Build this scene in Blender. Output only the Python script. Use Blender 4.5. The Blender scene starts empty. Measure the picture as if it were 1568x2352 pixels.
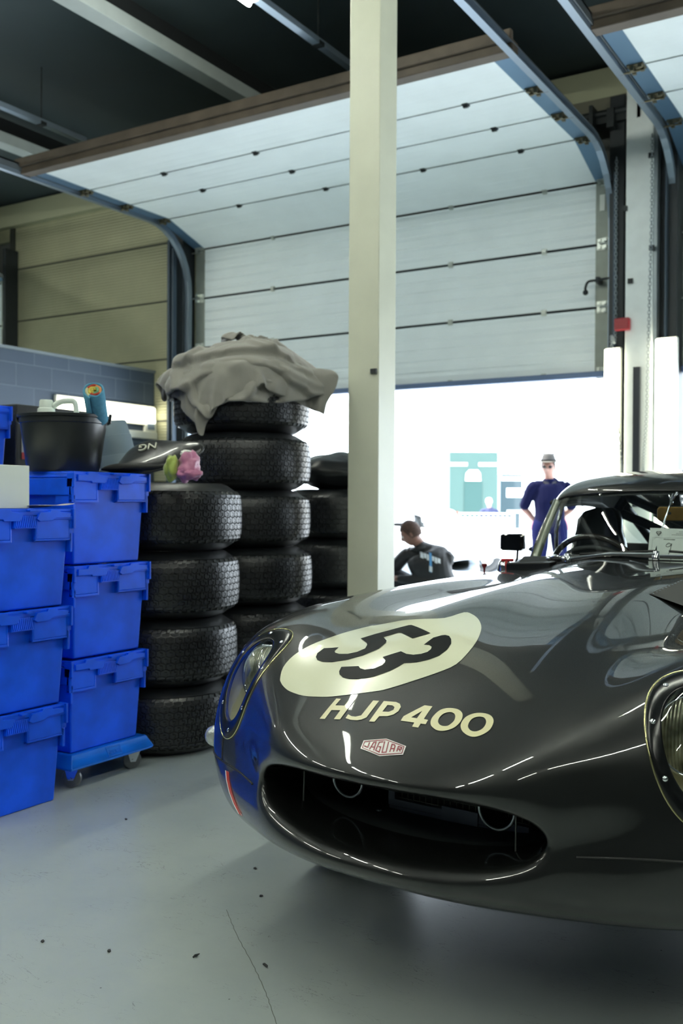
import bpy, bmesh, math, random
import numpy as np
from math import pi, sin, cos, radians, sqrt, atan2, hypot
from mathutils import Vector, Matrix
from mathutils.bvhtree import BVHTree

SC = bpy.context.scene
COL = SC.collection

# ------------------------------------------------------------------ camera
CAM_H = 1.11; YAW = radians(31.7); PITCH = radians(0.46); ROLL = radians(0.3)
cd = bpy.data.cameras.new('camera'); cam = bpy.data.objects.new('camera', cd); COL.objects.link(cam)
cam.matrix_world = Matrix.Translation((0, 0, CAM_H)) @ (Matrix.Rotation(YAW, 4, 'Z') @ Matrix.Rotation(pi/2-PITCH, 4, 'X') @ Matrix.Rotation(ROLL, 4, 'Z'))
cd.sensor_fit = 'VERTICAL'; cd.sensor_height = 36; cd.sensor_width = 24
cd.lens = 36*2260/2352
cd.clip_start = .05; cd.clip_end = 400
cd.dof.use_dof = True; cd.dof.focus_distance = 2.35; cd.dof.aperture_fstop = 5.0
SC.camera = cam

# ------------------------------------------------------------------ world, sun, exposure
SC.view_settings.view_transform = 'Standard'; SC.view_settings.look = 'None'
SC.view_settings.exposure = 0.30; SC.view_settings.gamma = 1.0
try: SC.view_settings.use_curve_mapping = False
except Exception: pass
wd = bpy.data.worlds.new('world'); SC.world = wd; wd.use_nodes = True
bg = wd.node_tree.nodes['Background']
bg.inputs['Color'].default_value = (.80, .91, 1.0, 1); bg.inputs['Strength'].default_value = 7.0
sl = bpy.data.lights.new('sun', 'SUN'); sl.energy = 17; sl.angle = radians(3); sl.color = (1, .97, .92)
so = bpy.data.objects.new('sun', sl); COL.objects.link(so)
so.rotation_euler = (radians(9), radians(-36), 0)     # high sun along the front of the building

# ------------------------------------------------------------------ helpers
def lin(c):
    return tuple((x/12.92 if x <= .04045 else ((x+.055)/1.055)**2.4) for x in [v/255 for v in c])
MATS = {}
def mat(name, rgb=(128,128,128), rough=.5, metal=0., noise=0., nscale=8., bump=0., bscale=40., spec=.5, coat=0., emit=0., ecol=None, alpha=1.0, sheen=0.):
    if name in MATS: return MATS[name]
    m = bpy.data.materials.new(name); m.use_nodes = True; MATS[name] = m
    nt = m.node_tree; b = nt.nodes['Principled BSDF']; L = nt.links
    c = lin(rgb)
    b.inputs['Base Color'].default_value = (*c, 1); b.inputs['Roughness'].default_value = rough
    b.inputs['Metallic'].default_value = metal; b.inputs['Specular IOR Level'].default_value = spec
    b.inputs['Coat Weight'].default_value = coat; b.inputs['Coat Roughness'].default_value = .03
    if sheen: b.inputs['Sheen Weight'].default_value = sheen
    if alpha < 1: b.inputs['Alpha'].default_value = alpha
    if emit:
        b.inputs['Emission Color'].default_value = (*lin(ecol or rgb), 1); b.inputs['Emission Strength'].default_value = emit
    if noise or bump:
        tc = nt.nodes.new('ShaderNodeTexCoord')
        if noise:
            n = nt.nodes.new('ShaderNodeTexNoise'); n.inputs['Scale'].default_value = nscale; n.inputs['Detail'].default_value = 6
            L.new(tc.outputs['Object'], n.inputs['Vector'])
            r = nt.nodes.new('ShaderNodeValToRGB')
            r.color_ramp.elements[0].position = .3; r.color_ramp.elements[1].position = .7
            r.color_ramp.elements[0].color = (*[x*(1-noise) for x in c], 1)
            r.color_ramp.elements[1].color = (*[min(1, x*(1+noise)) for x in c], 1)
            L.new(n.outputs['Fac'], r.inputs['Fac']); L.new(r.outputs['Color'], b.inputs['Base Color'])
            mr = nt.nodes.new('ShaderNodeMapRange'); mr.inputs['To Min'].default_value = max(0, rough-.08); mr.inputs['To Max'].default_value = min(1, rough+.08)
            L.new(n.outputs['Fac'], mr.inputs['Value']); L.new(mr.outputs['Result'], b.inputs['Roughness'])
        if bump:
            n2 = nt.nodes.new('ShaderNodeTexNoise'); n2.inputs['Scale'].default_value = bscale; n2.inputs['Detail'].default_value = 4
            L.new(tc.outputs['Object'], n2.inputs['Vector'])
            bp = nt.nodes.new('ShaderNodeBump'); bp.inputs['Strength'].default_value = bump; bp.inputs['Distance'].default_value = .01
            L.new(n2.outputs['Fac'], bp.inputs['Height']); L.new(bp.outputs['Normal'], b.inputs['Normal'])
    return m

def tag(o, label=None, cat=None, group=None, kind=None):
    if label: o['label'] = label
    if cat: o['category'] = cat
    if group: o['group'] = group
    if kind: o['kind'] = kind
    return o
def empty(name, loc=(0,0,0), rz=0., label=None, cat=None, group=None, kind=None):
    o = bpy.data.objects.new(name, None); COL.objects.link(o); o.empty_display_size = .1
    o.location = loc; o.rotation_euler = (0, 0, rz)
    return tag(o, label, cat, group, kind)

class MB:
    def __init__(s): s.v = []; s.f = []; s.mi = []; s.cur = 0
    def add(s, vs, fs):
        n = len(s.v); s.v += [tuple(v) for v in vs]
        for f in fs: s.f.append([i+n for i in f]); s.mi.append(s.cur)
        return s
    def box(s, a, b):
        (x0,y0,z0),(x1,y1,z1) = a, b
        x0,x1 = sorted((x0,x1)); y0,y1 = sorted((y0,y1)); z0,z1 = sorted((z0,z1))
        return s.add([(x0,y0,z0),(x1,y0,z0),(x1,y1,z0),(x0,y1,z0),(x0,y0,z1),(x1,y0,z1),(x1,y1,z1),(x0,y1,z1)],
              [(3,2,1,0),(4,5,6,7),(0,1,5,4),(1,2,6,5),(2,3,7,6),(3,0,4,7)])
    def hexa(s, p):   # 8 pts bottom loop, top loop
        return s.add(p, [(3,2,1,0),(4,5,6,7),(0,1,5,4),(1,2,6,5),(2,3,7,6),(3,0,4,7)])
    def prism(s, pts, ax, lo, hi):   # polygon pts (2d) extruded on axis
        def P(p, h):
            return {0:(h,p[0],p[1]),1:(p[0],h,p[1]),2:(p[0],p[1],h)}[ax]
        n = len(pts)
        return s.add([P(p,lo) for p in pts]+[P(p,hi) for p in pts],
              [list(range(n))[::-1], list(range(n,2*n))]+[(i,(i+1)%n,(i+1)%n+n,i+n) for i in range(n)])
    def tube(s, pts, r, n=10, closed=False, cap=True):
        pts = [Vector(p) for p in pts]; m = len(pts); rr = r if isinstance(r, (list,tuple)) else [r]*m
        t0 = (pts[1]-pts[0]).normalized(); up = Vector((0,0,1)) if abs(t0.z) < .9 else Vector((1,0,0))
        nx = t0.cross(up).normalized(); rings = []; prev = t0
        for i,p in enumerate(pts):
            if closed: t = (pts[(i+1)%m]-pts[i-1]).normalized()
            else:
                a = pts[max(i-1,0)]; b = pts[min(i+1,m-1)]; t = (b-a).normalized()
            ax = prev.cross(t)
            if ax.length > 1e-7:
                nx = Matrix.Rotation(prev.angle(t), 3, ax.normalized()) @ nx
            nx = (nx - t*nx.dot(t)).normalized(); prev = t; ny = t.cross(nx)
            rings.append([p+(nx*cos(2*pi*k/n)+ny*sin(2*pi*k/n))*rr[i] for k in range(n)])
        vs = [v for R in rings for v in R]; fs = []
        for i in range(m if closed else m-1):
            j = (i+1) % m
            for k in range(n): fs.append((i*n+k, i*n+(k+1)%n, j*n+(k+1)%n, j*n+k))
        if cap and not closed: fs += [list(range(n))[::-1], [(m-1)*n+k for k in range(n)]]
        return s.add(vs, fs)
    def lathe(s, prof, n=32, M=None, close=False):   # prof (r,z)
        vs = []; fs = []; m = len(prof)
        for k in range(n):
            a = 2*pi*k/n
            for r,z in prof:
                v = Vector((r*cos(a), r*sin(a), z)); vs.append(M@v if M else v)
        for k in range(n):
            q = (k+1) % n
            for i in range(m if close else m-1):
                j = (i+1) % m
                fs.append((k*m+i, q*m+i, q*m+j, k*m+j))
        return s.add(vs, fs)
    def grid(s, G, wrap=False):    # G[i][j] points
        ni, nj = len(G), len(G[0]); vs = [p for r in G for p in r]; fs = []
        for i in range(ni-1):
            for j in range(nj if wrap else nj-1):
                k = (j+1) % nj
                fs.append((i*nj+j, i*nj+k, (i+1)*nj+k, (i+1)*nj+j))
        return s.add(vs, fs)
    def sphere(s, c, r, n=16, m=10, M=None):
        rx,ry,rz = r if isinstance(r,(tuple,list)) else (r,r,r)
        G = [[Vector((rx*sin(pi*i/m)*cos(2*pi*k/n), ry*sin(pi*i/m)*sin(2*pi*k/n), rz*cos(pi*i/m))) for k in range(n)] for i in range(m+1)]
        G = [[(M@p if M else p)+Vector(c) for p in R] for R in G]
        return s.grid(G, True)
    def build(s, name, m, parent=None, smooth=False, bevel=0., seg=2, fix=True, angle=35, sub=0, solid=0.):
        me = bpy.data.meshes.new(name); me.from_pydata([tuple(v) for v in s.v], [], s.f); me.update()
        if fix:
            bm = bmesh.new(); bm.from_mesh(me)
            bmesh.ops.remove_doubles(bm, verts=bm.verts, dist=1e-6)
            bmesh.ops.recalc_face_normals(bm, faces=bm.faces); bm.to_mesh(me); bm.free()
        ms = m if isinstance(m, (list,tuple)) else [m]
        for x in ms: me.materials.append(x)
        if len(ms) > 1 and not fix:
            for p,i in zip(me.polygons, s.mi): p.material_index = i
        o = bpy.data.objects.new(name, me); COL.objects.link(o)
        if smooth:
            me.shade_smooth()
            if smooth == 'auto':
                me.set_sharp_from_angle(angle=radians(angle))
        if bevel:
            b = o.modifiers.new('bevel', 'BEVEL'); b.width = bevel; b.segments = seg; b.limit_method = 'ANGLE'; b.angle_limit = radians(40)
            me.shade_smooth(); b.harden_normals = True
        if solid:
            b = o.modifiers.new('solid', 'SOLIDIFY'); b.thickness = solid; b.offset = 0
        if sub:
            b = o.modifiers.new('sub', 'SUBSURF'); b.levels = sub; b.render_levels = sub
        if parent is not None: o.parent = parent
        return o
def xf(mb, M):
    mb.v = [tuple(M @ Vector(v)) for v in mb.v]; return mb
def copy_tree(o, parent=None):
    c = o.copy(); COL.objects.link(c)
    if parent is not None: c.parent = parent
    for ch in list(o.children): copy_tree(ch, c)
    return c
def catmull(pts, n=8, closed=False):
    P = [Vector(p) for p in pts]; out = []; m = len(P)
    for i in range(m if closed else m-1):
        p0 = P[(i-1)%m] if closed or i > 0 else P[i]*2-P[i+1]
        p1 = P[i]; p2 = P[(i+1)%m]
        p3 = P[(i+2)%m] if closed or i+2 < m else p2*2-p1
        for k in range(n):
            t = k/n
            out.append(.5*((2*p1)+(-p0+p2)*t+(2*p0-5*p1+4*p2-p3)*t*t+(-p0+3*p1-3*p2+p3)*t**3))
    if not closed: out.append(P[-1])
    return out
def spl(xs, ys, x):      # smooth 1d lookup
    if x <= xs[0]: return ys[0]
    for i in range(len(xs)-1):
        if x <= xs[i+1]:
            t = (x-xs[i])/(xs[i+1]-xs[i]); t = t*t*(3-2*t); return ys[i]*(1-t)+ys[i+1]*t
    return ys[-1]

# materials
M_steel = mat('galvanised_steel', (150,160,166), .38, .7, noise=.12, nscale=6)
M_track = mat('track_steel', (138,152,166), .38, .65)
M_dark = mat('dark_steel', (42,48,50), .5, .2, noise=.15)
M_black = mat('matt_black_plastic', (30,33,34), .55)
M_gblack = mat('gloss_black', (10,11,12), .08, coat=1)
M_chrome = mat('chrome', (225,228,230), .08, 1.)
M_white = mat('white_paint', (228,230,222), .45, noise=.03)
M_grey = mat('grey_paint', (120,128,128), .5, noise=.08)
M_rubber = mat('tyre_rubber', (24,27,30), .36, noise=.25, nscale=14, spec=.7)
# ================================================================== ROOM
DY = 8.45                      # inner face of the door wall
CEIL = 4.9
def struct(mb, name, m, **k):
    o = mb.build(name, m, **k); o['kind'] = 'structure'; return o

# floor: polished pale grey coating with scuffs
def floor_mat():
    m = bpy.data.materials.new('polished_floor'); m.use_nodes = True; nt = m.node_tree; L = nt.links; N = nt.nodes
    b = N['Principled BSDF']; tc = N.new('ShaderNodeTexCoord')
    def noise(scale, det=6, rough=.6):
        n = N.new('ShaderNodeTexNoise'); n.inputs['Scale'].default_value = scale; n.inputs['Detail'].default_value = det
        n.inputs['Roughness'].default_value = rough; L.new(tc.outputs['Object'], n.inputs['Vector']); return n
    n1 = noise(1.3); r1 = N.new('ShaderNodeValToRGB')
    r1.color_ramp.elements[0].position = .3; r1.color_ramp.elements[0].color = (*lin((158,168,168)), 1)
    r1.color_ramp.elements[1].position = .7; r1.color_ramp.elements[1].color = (*lin((176,184,178)), 1)
    L.new(n1.outputs['Fac'], r1.inputs['Fac'])
    # scuff marks: thin stretched veins, masked in patches
    mp = N.new('ShaderNodeMapping'); mp.inputs['Scale'].default_value = (3.2, 9, 1); mp.inputs['Rotation'].default_value = (0,0,.5)
    L.new(tc.outputs['Object'], mp.inputs['Vector'])
    n2 = N.new('ShaderNodeTexNoise'); n2.inputs['Scale'].default_value = 2.6; n2.inputs['Detail'].default_value = 8; n2.inputs['Distortion'].default_value = 1.2
    L.new(mp.outputs['Vector'], n2.inputs['Vector'])
    s = N.new('ShaderNodeMath'); s.operation = 'SUBTRACT'; s.inputs[1].default_value = .5; L.new(n2.outputs['Fac'], s.inputs[0])
    a = N.new('ShaderNodeMath'); a.operation = 'ABSOLUTE'; L.new(s.outputs[0], a.inputs[0])
    lt = N.new('ShaderNodeMath'); lt.operation = 'LESS_THAN'; lt.inputs[1].default_value = .0022; L.new(a.outputs[0], lt.inputs[0])
    n3 = noise(5, 3); g = N.new('ShaderNodeMapRange'); g.inputs['From Min'].default_value = .48; g.inputs['From Max'].default_value = .62; L.new(n3.outputs['Fac'], g.inputs['Value'])
    mu = N.new('ShaderNodeMath'); mu.operation = 'MULTIPLY'; L.new(lt.outputs[0], mu.inputs[0]); L.new(g.outputs[0], mu.inputs[1])
    # specks
    vo = N.new('ShaderNodeTexVoronoi'); vo.inputs['Scale'].default_value = 9; L.new(tc.outputs['Object'], vo.inputs['Vector'])
    lv = N.new('ShaderNodeMath'); lv.operation = 'LESS_THAN'; lv.inputs[1].default_value = .022; L.new(vo.outputs['Distance'], lv.inputs[0])
    mx0 = N.new('ShaderNodeMath'); mx0.operation = 'MAXIMUM'; L.new(mu.outputs[0], mx0.inputs[0]); L.new(lv.outputs[0], mx0.inputs[1])
    sc = N.new('ShaderNodeMath'); sc.operation = 'MULTIPLY'; sc.inputs[1].default_value = .65; L.new(mx0.outputs[0], sc.inputs[0])
    mx = N.new('ShaderNodeMix'); mx.data_type = 'RGBA'; L.new(sc.outputs[0], mx.inputs['Factor'])
    L.new(r1.outputs['Color'], mx.inputs[6]); mx.inputs[7].default_value = (*lin((60,64,60)), 1)
    L.new(mx.outputs[2], b.inputs['Base Color'])
    n4 = noise(1.1, 1, .4); mr = N.new('ShaderNodeMapRange'); mr.inputs['To Min'].default_value = .16; mr.inputs['To Max'].default_value = .34
    b.inputs['Roughness'].default_value = .26
    return m
struct(MB().box((-14,-7,-.12),(8,8.75,0)), 'floor', floor_mat())
# hairline crack running across the floor coating
ck = MB(); cp = catmull([(-1.67,2.117,0),(-1.545,2.004,0),(-1.418,1.90,0),(-1.311,1.806,0),(-1.214,1.712,0),(-1.05,1.56,0)], 8)
ck.tube([(p.x+.0015*sin(9*i), p.y, .0001) for i,p in enumerate(cp)], .0009, 4)
struct(ck, 'trim_1', mat('crack_line', (96,102,94), .8))
# outside ground
gm = mat('outside_concrete', (214,218,222), .8, noise=.06, nscale=3)
struct(MB().box((-60,8.75,-.14),(40,90,-.02)), 'floor_outside', gm)

M_ceil = mat('dark_ceiling_deck', (62,74,78), .85, noise=.1, nscale=2)
cb = MB()
cb.box((-14,-7,CEIL),(8,8.75,CEIL+.12))
struct(cb, 'ceiling', M_ceil)
# ceiling beams running towards the doors
M_beam = mat('beam_paint', (176,184,182), .5, noise=.05)
for i,(x0,x1) in enumerate(((-5.33,-5.17),(-8.0,-7.84),(-1.3,-1.14),(2.7,2.86))):
    b = MB().box((x0,-6.9,4.6),(x1,8.44,4.71)); b.cur = 0
    struct(b, 'ceiling_beam' if i == 0 else 'ceiling_beam', M_beam, bevel=.004)
    struct(MB().box((x0+.05,-6.9,4.71),(x1-.05,8.44,CEIL-.04)), 'ceiling_beam', mat('joist_black',(24,28,30),.8))

# insulated wall cladding by the doors
def clad_mat():
    m = mat('ribbed_cladding', (176,176,146), .5, .1, noise=.10, nscale=2.2)
    nt = m.node_tree; N = nt.nodes; L = nt.links; b = N['Principled BSDF']
    tc = N.new('ShaderNodeTexCoord'); w = N.new('ShaderNodeTexWave'); w.bands_direction = 'Z'; w.inputs['Scale'].default_value = 9.5
    L.new(tc.outputs['Object'], w.inputs['Vector'])
    bp = N.new('ShaderNodeBump'); bp.inputs['Strength'].default_value = .6; bp.inputs['Distance'].default_value = .006
    L.new(w.outputs['Fac'], bp.inputs['Height']); L.new(bp.outputs['Normal'], b.inputs['Normal'])
    return m
M_clad = clad_mat(); M_seam = mat('panel_seam', (60,64,58), .7)
HEAD = 4.45
struct(MB().box((-14,8.56,2.36),(8,8.75,HEAD)), 'wall_front_upper', mat('outer_fascia', (90,94,92), .7))
wf = MB()
wf.box((-14,8.5,HEAD),(8,8.75,CEIL))                        # lintel over all the doors
wf.box((-10.2,8.5,0),(-7.2,8.75,HEAD)); wf.box((-2.32,8.5,0),(-1.93,8.75,HEAD)); wf.box((2.75,8.5,0),(5.3,8.75,HEAD))
wo = struct(wf, 'wall_front', M_clad)
sm = MB()
for z in (1.35,2.05,2.75,3.41,4.07): sm.box((-10.2,8.492,z-.008),(-7.35,8.5,z+.008))
for x in (-10.2,-7.42): sm.box((x-.02,8.47,0),(x+.05,8.5,4.6))
o = sm.build('cladding_joint', M_seam, wo)
struct(MB().box((-14,8.40,4.60),(8,8.5,4.87)), 'trim_2', mat('pale_lintel', (190,192,162), .6))
# block partition wall on the left
def block_mat():
    m = bpy.data.materials.new('painted_blockwork'); m.use_nodes = True; nt = m.node_tree; N = nt.nodes; L = nt.links; b = N['Principled BSDF']
    tc = N.new('ShaderNodeTexCoord'); mp = N.new('ShaderNodeMapping'); mp.inputs['Rotation'].default_value = (0, 0, 0)
    sx = N.new('ShaderNodeSeparateXYZ'); cx = N.new('ShaderNodeCombineXYZ')
    L.new(tc.outputs['Object'], sx.inputs[0]); L.new(sx.outputs['Y'], cx.inputs['X']); L.new(sx.outputs['Z'], cx.inputs['Y'])
    br = N.new('ShaderNodeTexBrick'); br.inputs['Scale'].default_value = 1; br.inputs['Brick Width'].default_value = .45; br.inputs['Row Height'].default_value = .225
    br.inputs['Mortar Size'].default_value = .006; br.inputs['Mortar Smooth'].default_value = .3
    br.inputs['Color1'].default_value = (*lin((72,86,104)),1); br.inputs['Color2'].default_value = (*lin((62,76,94)),1); br.inputs['Mortar'].default_value = (*lin((92,106,122)),1)
    L.new(cx.outputs[0], br.inputs['Vector']); L.new(br.outputs['Color'], b.inputs['Base Color']); b.inputs['Roughness'].default_value = .6
    bp = N.new('ShaderNodeBump'); bp.invert = True; bp.inputs['Strength'].default_value = .5; bp.inputs['Distance'].default_value = .01
    L.new(br.outputs['Fac'], bp.inputs['Height']); L.new(bp.outputs['Normal'], b.inputs['Normal'])
    return m
M_block = block_mat()
struct(MB().box((-7.98,-7,0),(-7.78,8.49,2.60)), 'wall_left', M_block)
struct(MB().box((-8.0,-7,2.60),(-7.76,8.49,2.63)), 'trim_3', mat('pale_cap', (120,130,136), .5))
struct(MB().box((-14.2,-7,0),(-14,8.75,CEIL)), 'wall_left_far', M_clad)
struct(MB().box((8,-7,0),(8.2,8.75,CEIL)), 'wall_right', mat('right_wall_paint', (78,86,88), .6, noise=.05))
struct(MB().box((-14,-7.2,0),(8,-7,CEIL)), 'wall_back', mat('back_wall_paint', (62,68,70), .6, noise=.05))

# ------------------------------------------------------------------ sectional doors
M_panel = mat('door_panel', (240,248,250), .38, noise=.03, nscale=3)
M_gap = mat('panel_gap', (28,36,40), .7)
M_stile = mat('end_stile', (140,146,138), .45, .3, noise=.1)
M_hinge = mat('hinge_steel', (190,196,190), .35, .8)
M_seal = mat('brown_seal', (88,78,68), .6, noise=.2)
def path_frame(p0, p1):
    d = Vector((0, p1[0]-p0[0], p1[1]-p0[1])); L_ = d.length; d.normalize(); n = Vector((0, -d.z, d.y))   # n: towards the room
    if n.y > 0 or n.z > 0: pass
    return d, n, L_
def panel(x0, x1, p0, p1, door, ribs=5, rd=.005):
    """one door section between (y,z) points p0 (lower) and p1 (upper); inner face on the line p0-p1"""
    d = Vector((0, p1[0]-p0[0], p1[1]-p0[1])); Ln = d.length; d.normalize()
    n = Vector((0, d.z, -d.y)); n = -n if n.y+n.z > 0 else n          # inner normal: faces the room / the floor
    O = Vector((0, *p0)); g = .012
    prof = []
    # shallow ribs
    k = ribs; a = g
    step = (Ln-2*g)/k
    for i in range(k):
        s0 = g+i*step
        prof += [(s0, 0), (s0+step*.55, 0), (s0+step*.82, -rd), (s0+step*.92, -rd)]
    prof.append((Ln-g, 0))
    mb = MB()
    G = [[O+d*s+n*h+Vector((x,0,0)) for s,h in prof] for x in (x0,x1)]
    mb.grid(G)
    T = .042
    c = [O+d*g-n*T, O+d*(Ln-g)-n*T]
    mb.add([c[0]+Vector((x0,0,0)), c[0]+Vector((x1,0,0)), c[1]+Vector((x1,0,0)), c[1]+Vector((x0,0,0))], [(0,1,2,3)])
    q0, q1 = O+d*g, O+d*(Ln-g)
    for A,B in ((q0,c[0]),(q1,c[1])):
        mb.add([A+Vector((x0,0,0)), A+Vector((x1,0,0)), B+Vector((x1,0,0)), B+Vector((x0,0,0))], [(0,1,2,3)])
    for x in (x0,x1):
        mb.add([q0+Vector((x,0,0)), q1+Vector((x,0,0)), c[1]+Vector((x,0,0)), c[0]+Vector((x,0,0))], [(0,1,2,3)])
    o = mb.build('door_section', M_panel, door)
    # dark joint strip behind the seam
    jb = MB(); jb.add([O+d*(-g)-n*.012+Vector((x0,0,0)), O+d*(-g)-n*.012+Vector((x1,0,0)), O+d*g-n*.012+Vector((x1,0,0)), O+d*g-n*.012+Vector((x0,0,0))], [(0,1,2,3)])
    jb.build('joint_strip', M_gap, o)
    return o, d, n
def obox(mb, O, ax, ay, az, lo, hi):
    P = []
    for z in (lo[2],hi[2]):
        for x,y in ((lo[0],lo[1]),(hi[0],lo[1]),(hi[0],hi[1]),(lo[0],hi[1])):
            P.append(O+ax*x+ay*y+az*z)
    return mb.hexa(P)
PTS = [(8.45,2.26),(8.45,2.829),(8.45,3.372),(8.45,3.915),(7.862,4.1),(7.298,4.1),(6.755,4.1),(6.135,4.1)]
def make_door(n, x0, x1, hx):
    dr = empty('door_%d' % n, ((x0+x1)/2, 8.45, 0), kind='structure')
    off = Vector((-(x0+x1)/2, -8.45, 0))
    def P(name, mb, m, par=dr, **k):
        mb.v = [tuple(Vector(v)+off) for v in mb.v]; return mb.build(name, m, par, **k)
    X = Vector((1,0,0))
    for i in range(len(PTS)-1):
        o, d, nn = panel(x0+off.x, x1+off.x, (PTS[i][0]-8.45, PTS[i][1]), (PTS[i+1][0]-8.45, PTS[i+1][1]), dr, rd=.009 if i < 3 else .0022)
        O = Vector((0, *PTS[i])); Ln = (Vector((0,*PTS[i+1]))-O).length
        st = MB()
        for xa,xb in ((x0,x0+.125),(x1-.135,x1)):
            obox(st, O, X, d, nn, (xa,.012,.0),(xb,Ln-.012,.004))
        P('end_stile', st, mat('stile_shade_blue', (98,130,158), .35, .5) if i >= 3 else M_stile)  # upper stiles: bluish bracket shadow put into the stile colour
        hg = MB()
        for x in hx:
            obox(hg, O, X, d, nn, (x-.024,-.026,0),(x+.024,.026,.010)); obox(hg, O, X, d, nn, (x-.02,-.012,.012),(x+.02,.012,.024))
        if i > 0 or True: P('hinge', hg, M_hinge if i < 4 else M_dark, bevel=.002)
        # end roller brackets with bolts
        rb = MB()
        for s,xe in ((1,x0+.01),(-1,x1-.01)):
            obox(rb, O, X, d, nn, (xe, -.05, .004),(xe+s*.11,.05,.012))
            for q in (-.03,.03):
                obox(rb, O, X, d, nn, (xe+s*.02,q-.014,.012),(xe+s*.045,q+.014,.045)); obox(rb, O, X, d, nn, (xe+s*.075,q-.014,.012),(xe+s*.1,q+.014,.03))
            rb.tube([O+X*(xe+s*.08)+nn*.035, O+X*(xe-s*.055)+nn*.035], .008, 8)
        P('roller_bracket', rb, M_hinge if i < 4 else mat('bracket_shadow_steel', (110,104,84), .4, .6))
    # top seal and bottom seal
    sb = MB(); sb.box((x0-.06,6.03,4.065),(x1+.06,6.14,4.145)); sb.box((x0-.06,6.0,4.12),(x1+.06,6.05,4.20)); P('top_seal', sb, M_seal, bevel=.01)
    sb = MB(); sb.box((x0,8.40,2.22),(x1,8.50,2.272)); P('bottom_seal', sb, mat('bottom_seal_blue', (96,116,150), .5), bevel=.01)
    return dr
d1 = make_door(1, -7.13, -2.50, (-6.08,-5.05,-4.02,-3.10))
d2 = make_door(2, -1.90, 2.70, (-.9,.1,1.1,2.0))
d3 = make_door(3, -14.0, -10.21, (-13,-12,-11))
# window sticker and slide bolt on door one
o = MB().box((-2.60+4.815,-.012,3.66),(-2.555+4.815,-.006,3.80)).build('notice_sticker', M_white, d1)
pb = MB(); pb.tube(catmull([(-2.40,8.33,3.05),(-2.58,8.33,3.04),(-2.66,8.33,3.035),(-2.685,8.33,2.99),(-2.685,8.33,2.96)],5), .011, 8)
pb.sphere((-2.685,8.33,2.945), .024); pb.box((-2.6,8.33,3.02),(-2.57,8.45,3.07))
xf(pb, Matrix.Translation((4.815,-8.45,0))); pb.build('slide_bolt_handle', M_dark, d1, smooth='auto')

# tracks
def make_track(name, X, side, label, yend=4.95):
    t = empty(name, (X, 8.3, 0), label=label, cat='door track', group='overhead door tracks')
    path = [(8.36,0.02),(8.36,3.4)] + [(8.36-.62*(1-cos(a)), 3.43+.66*sin(a)) for a in [i*pi/16 for i in range(9)]] + [(7.5,4.09),(yend,4.09)]
    def sweep(w0, w1, h0, h1):
        G = []
        m = len(path)
        for i,(y,z) in enumerate(path):
            a = path[max(0,i-1)]; b = path[min(m-1,i+1)]; d = Vector((0,b[0]-a[0],b[1]-a[1])).normalized(); nn = Vector((0,-d.z,d.y))
            if i == 0: nn = Vector((0,-1,0))
            O = Vector((0, y-8.3, z))
            G.append([O+Vector((w0,0,0))+nn*h0, O+Vector((w1,0,0))+nn*h0, O+Vector((w1,0,0))+nn*h1, O+Vector((w0,0,0))+nn*h1])
        return G
    mb = MB()
    mb.grid(sweep(-.03*side, -.024*side, -.03, .03), True)      # web
    mb.grid(sweep(-.03*side, .022*side, .026, .032), True)
    mb.grid(sweep(-.03*side, .022*side, -.032, -.026), True)
    mb.build('rail', M_track, t)
    # angle iron above the straight part
    mb = MB(); mb.box((-.045*side, yend-8.3, 4.14),(.0,7.3-8.3,4.155)); mb.box((-.045*side,yend-8.3,4.09),(-.036*side,7.3-8.3,4.155)); mb.build('angle_rail', mat('angle_steel', (96,104,110), .45, .5), t)
    for y in (yend+.15,): MB().box((-.055*side, y-8.3-.015, 4.15),(-.03*side, y-8.3+.015, CEIL-.02)).build('hanger', M_dark, t)
    return t
make_track('door_track', -2.46, 1, 'steel overhead track at the right side of the large raised door')
make_track('door_track', -7.165, -1, 'steel overhead track at the left side of the large raised door')
make_track('door_track', -1.95, -1, 'steel overhead track beside the right-hand door, right of the white column')
# jamb channels and springs between the doors
jb = MB()
for x0,x1 in ((-2.46,-2.335),(-2.03,-1.90)): jb.box((x0,8.25,0),(x1,8.5,4.55))
for x0,x1 in ((-7.40,-7.19),(2.75,2.9),(-10.15,-10.1)): jb.box((x0,8.3,0),(x1,8.5,4.3))
struct(jb, 'trim_4', mat('dark_jamb', (46,52,56), .5, .2, noise=.1), bevel=.004)
jb = MB()
for x in (-2.40,-1.98,-7.25): jb.box((x-.01,8.2,0),(x+.005,8.26,3.9))
jb.box((-7.33,8.2,0),(-7.30,8.3,4.0))
struct(jb, 'trim_5', mat('jamb_angle', (70,84,98), .5, .3))
# dark beam end and bracket work at the head of the column
mb = MB(); mb.box((-3.0,8.2,4.32),(-1.9,8.38,4.42)); mb.box((-2.46,8.15,4.26),(-2.40,8.4,4.42)); mb.box((-3.2,8.1,4.22),(-2.6,8.16,4.26)); mb.tube([(-3.1,8.2,4.40),(-1.5,8.2,4.40)], .03, 10)
for x in (-2.9,-2.6,-2.2): mb.box((x,8.12,4.28),(x+.03,8.3,4.46))
struct(mb, 'trim_6', M_dark)
struct(MB().box((-3.2,8.36,4.44),(-1.9,8.40,4.60)), 'trim_7', mat('taupe_plate', (120,118,102), .6))
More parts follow.
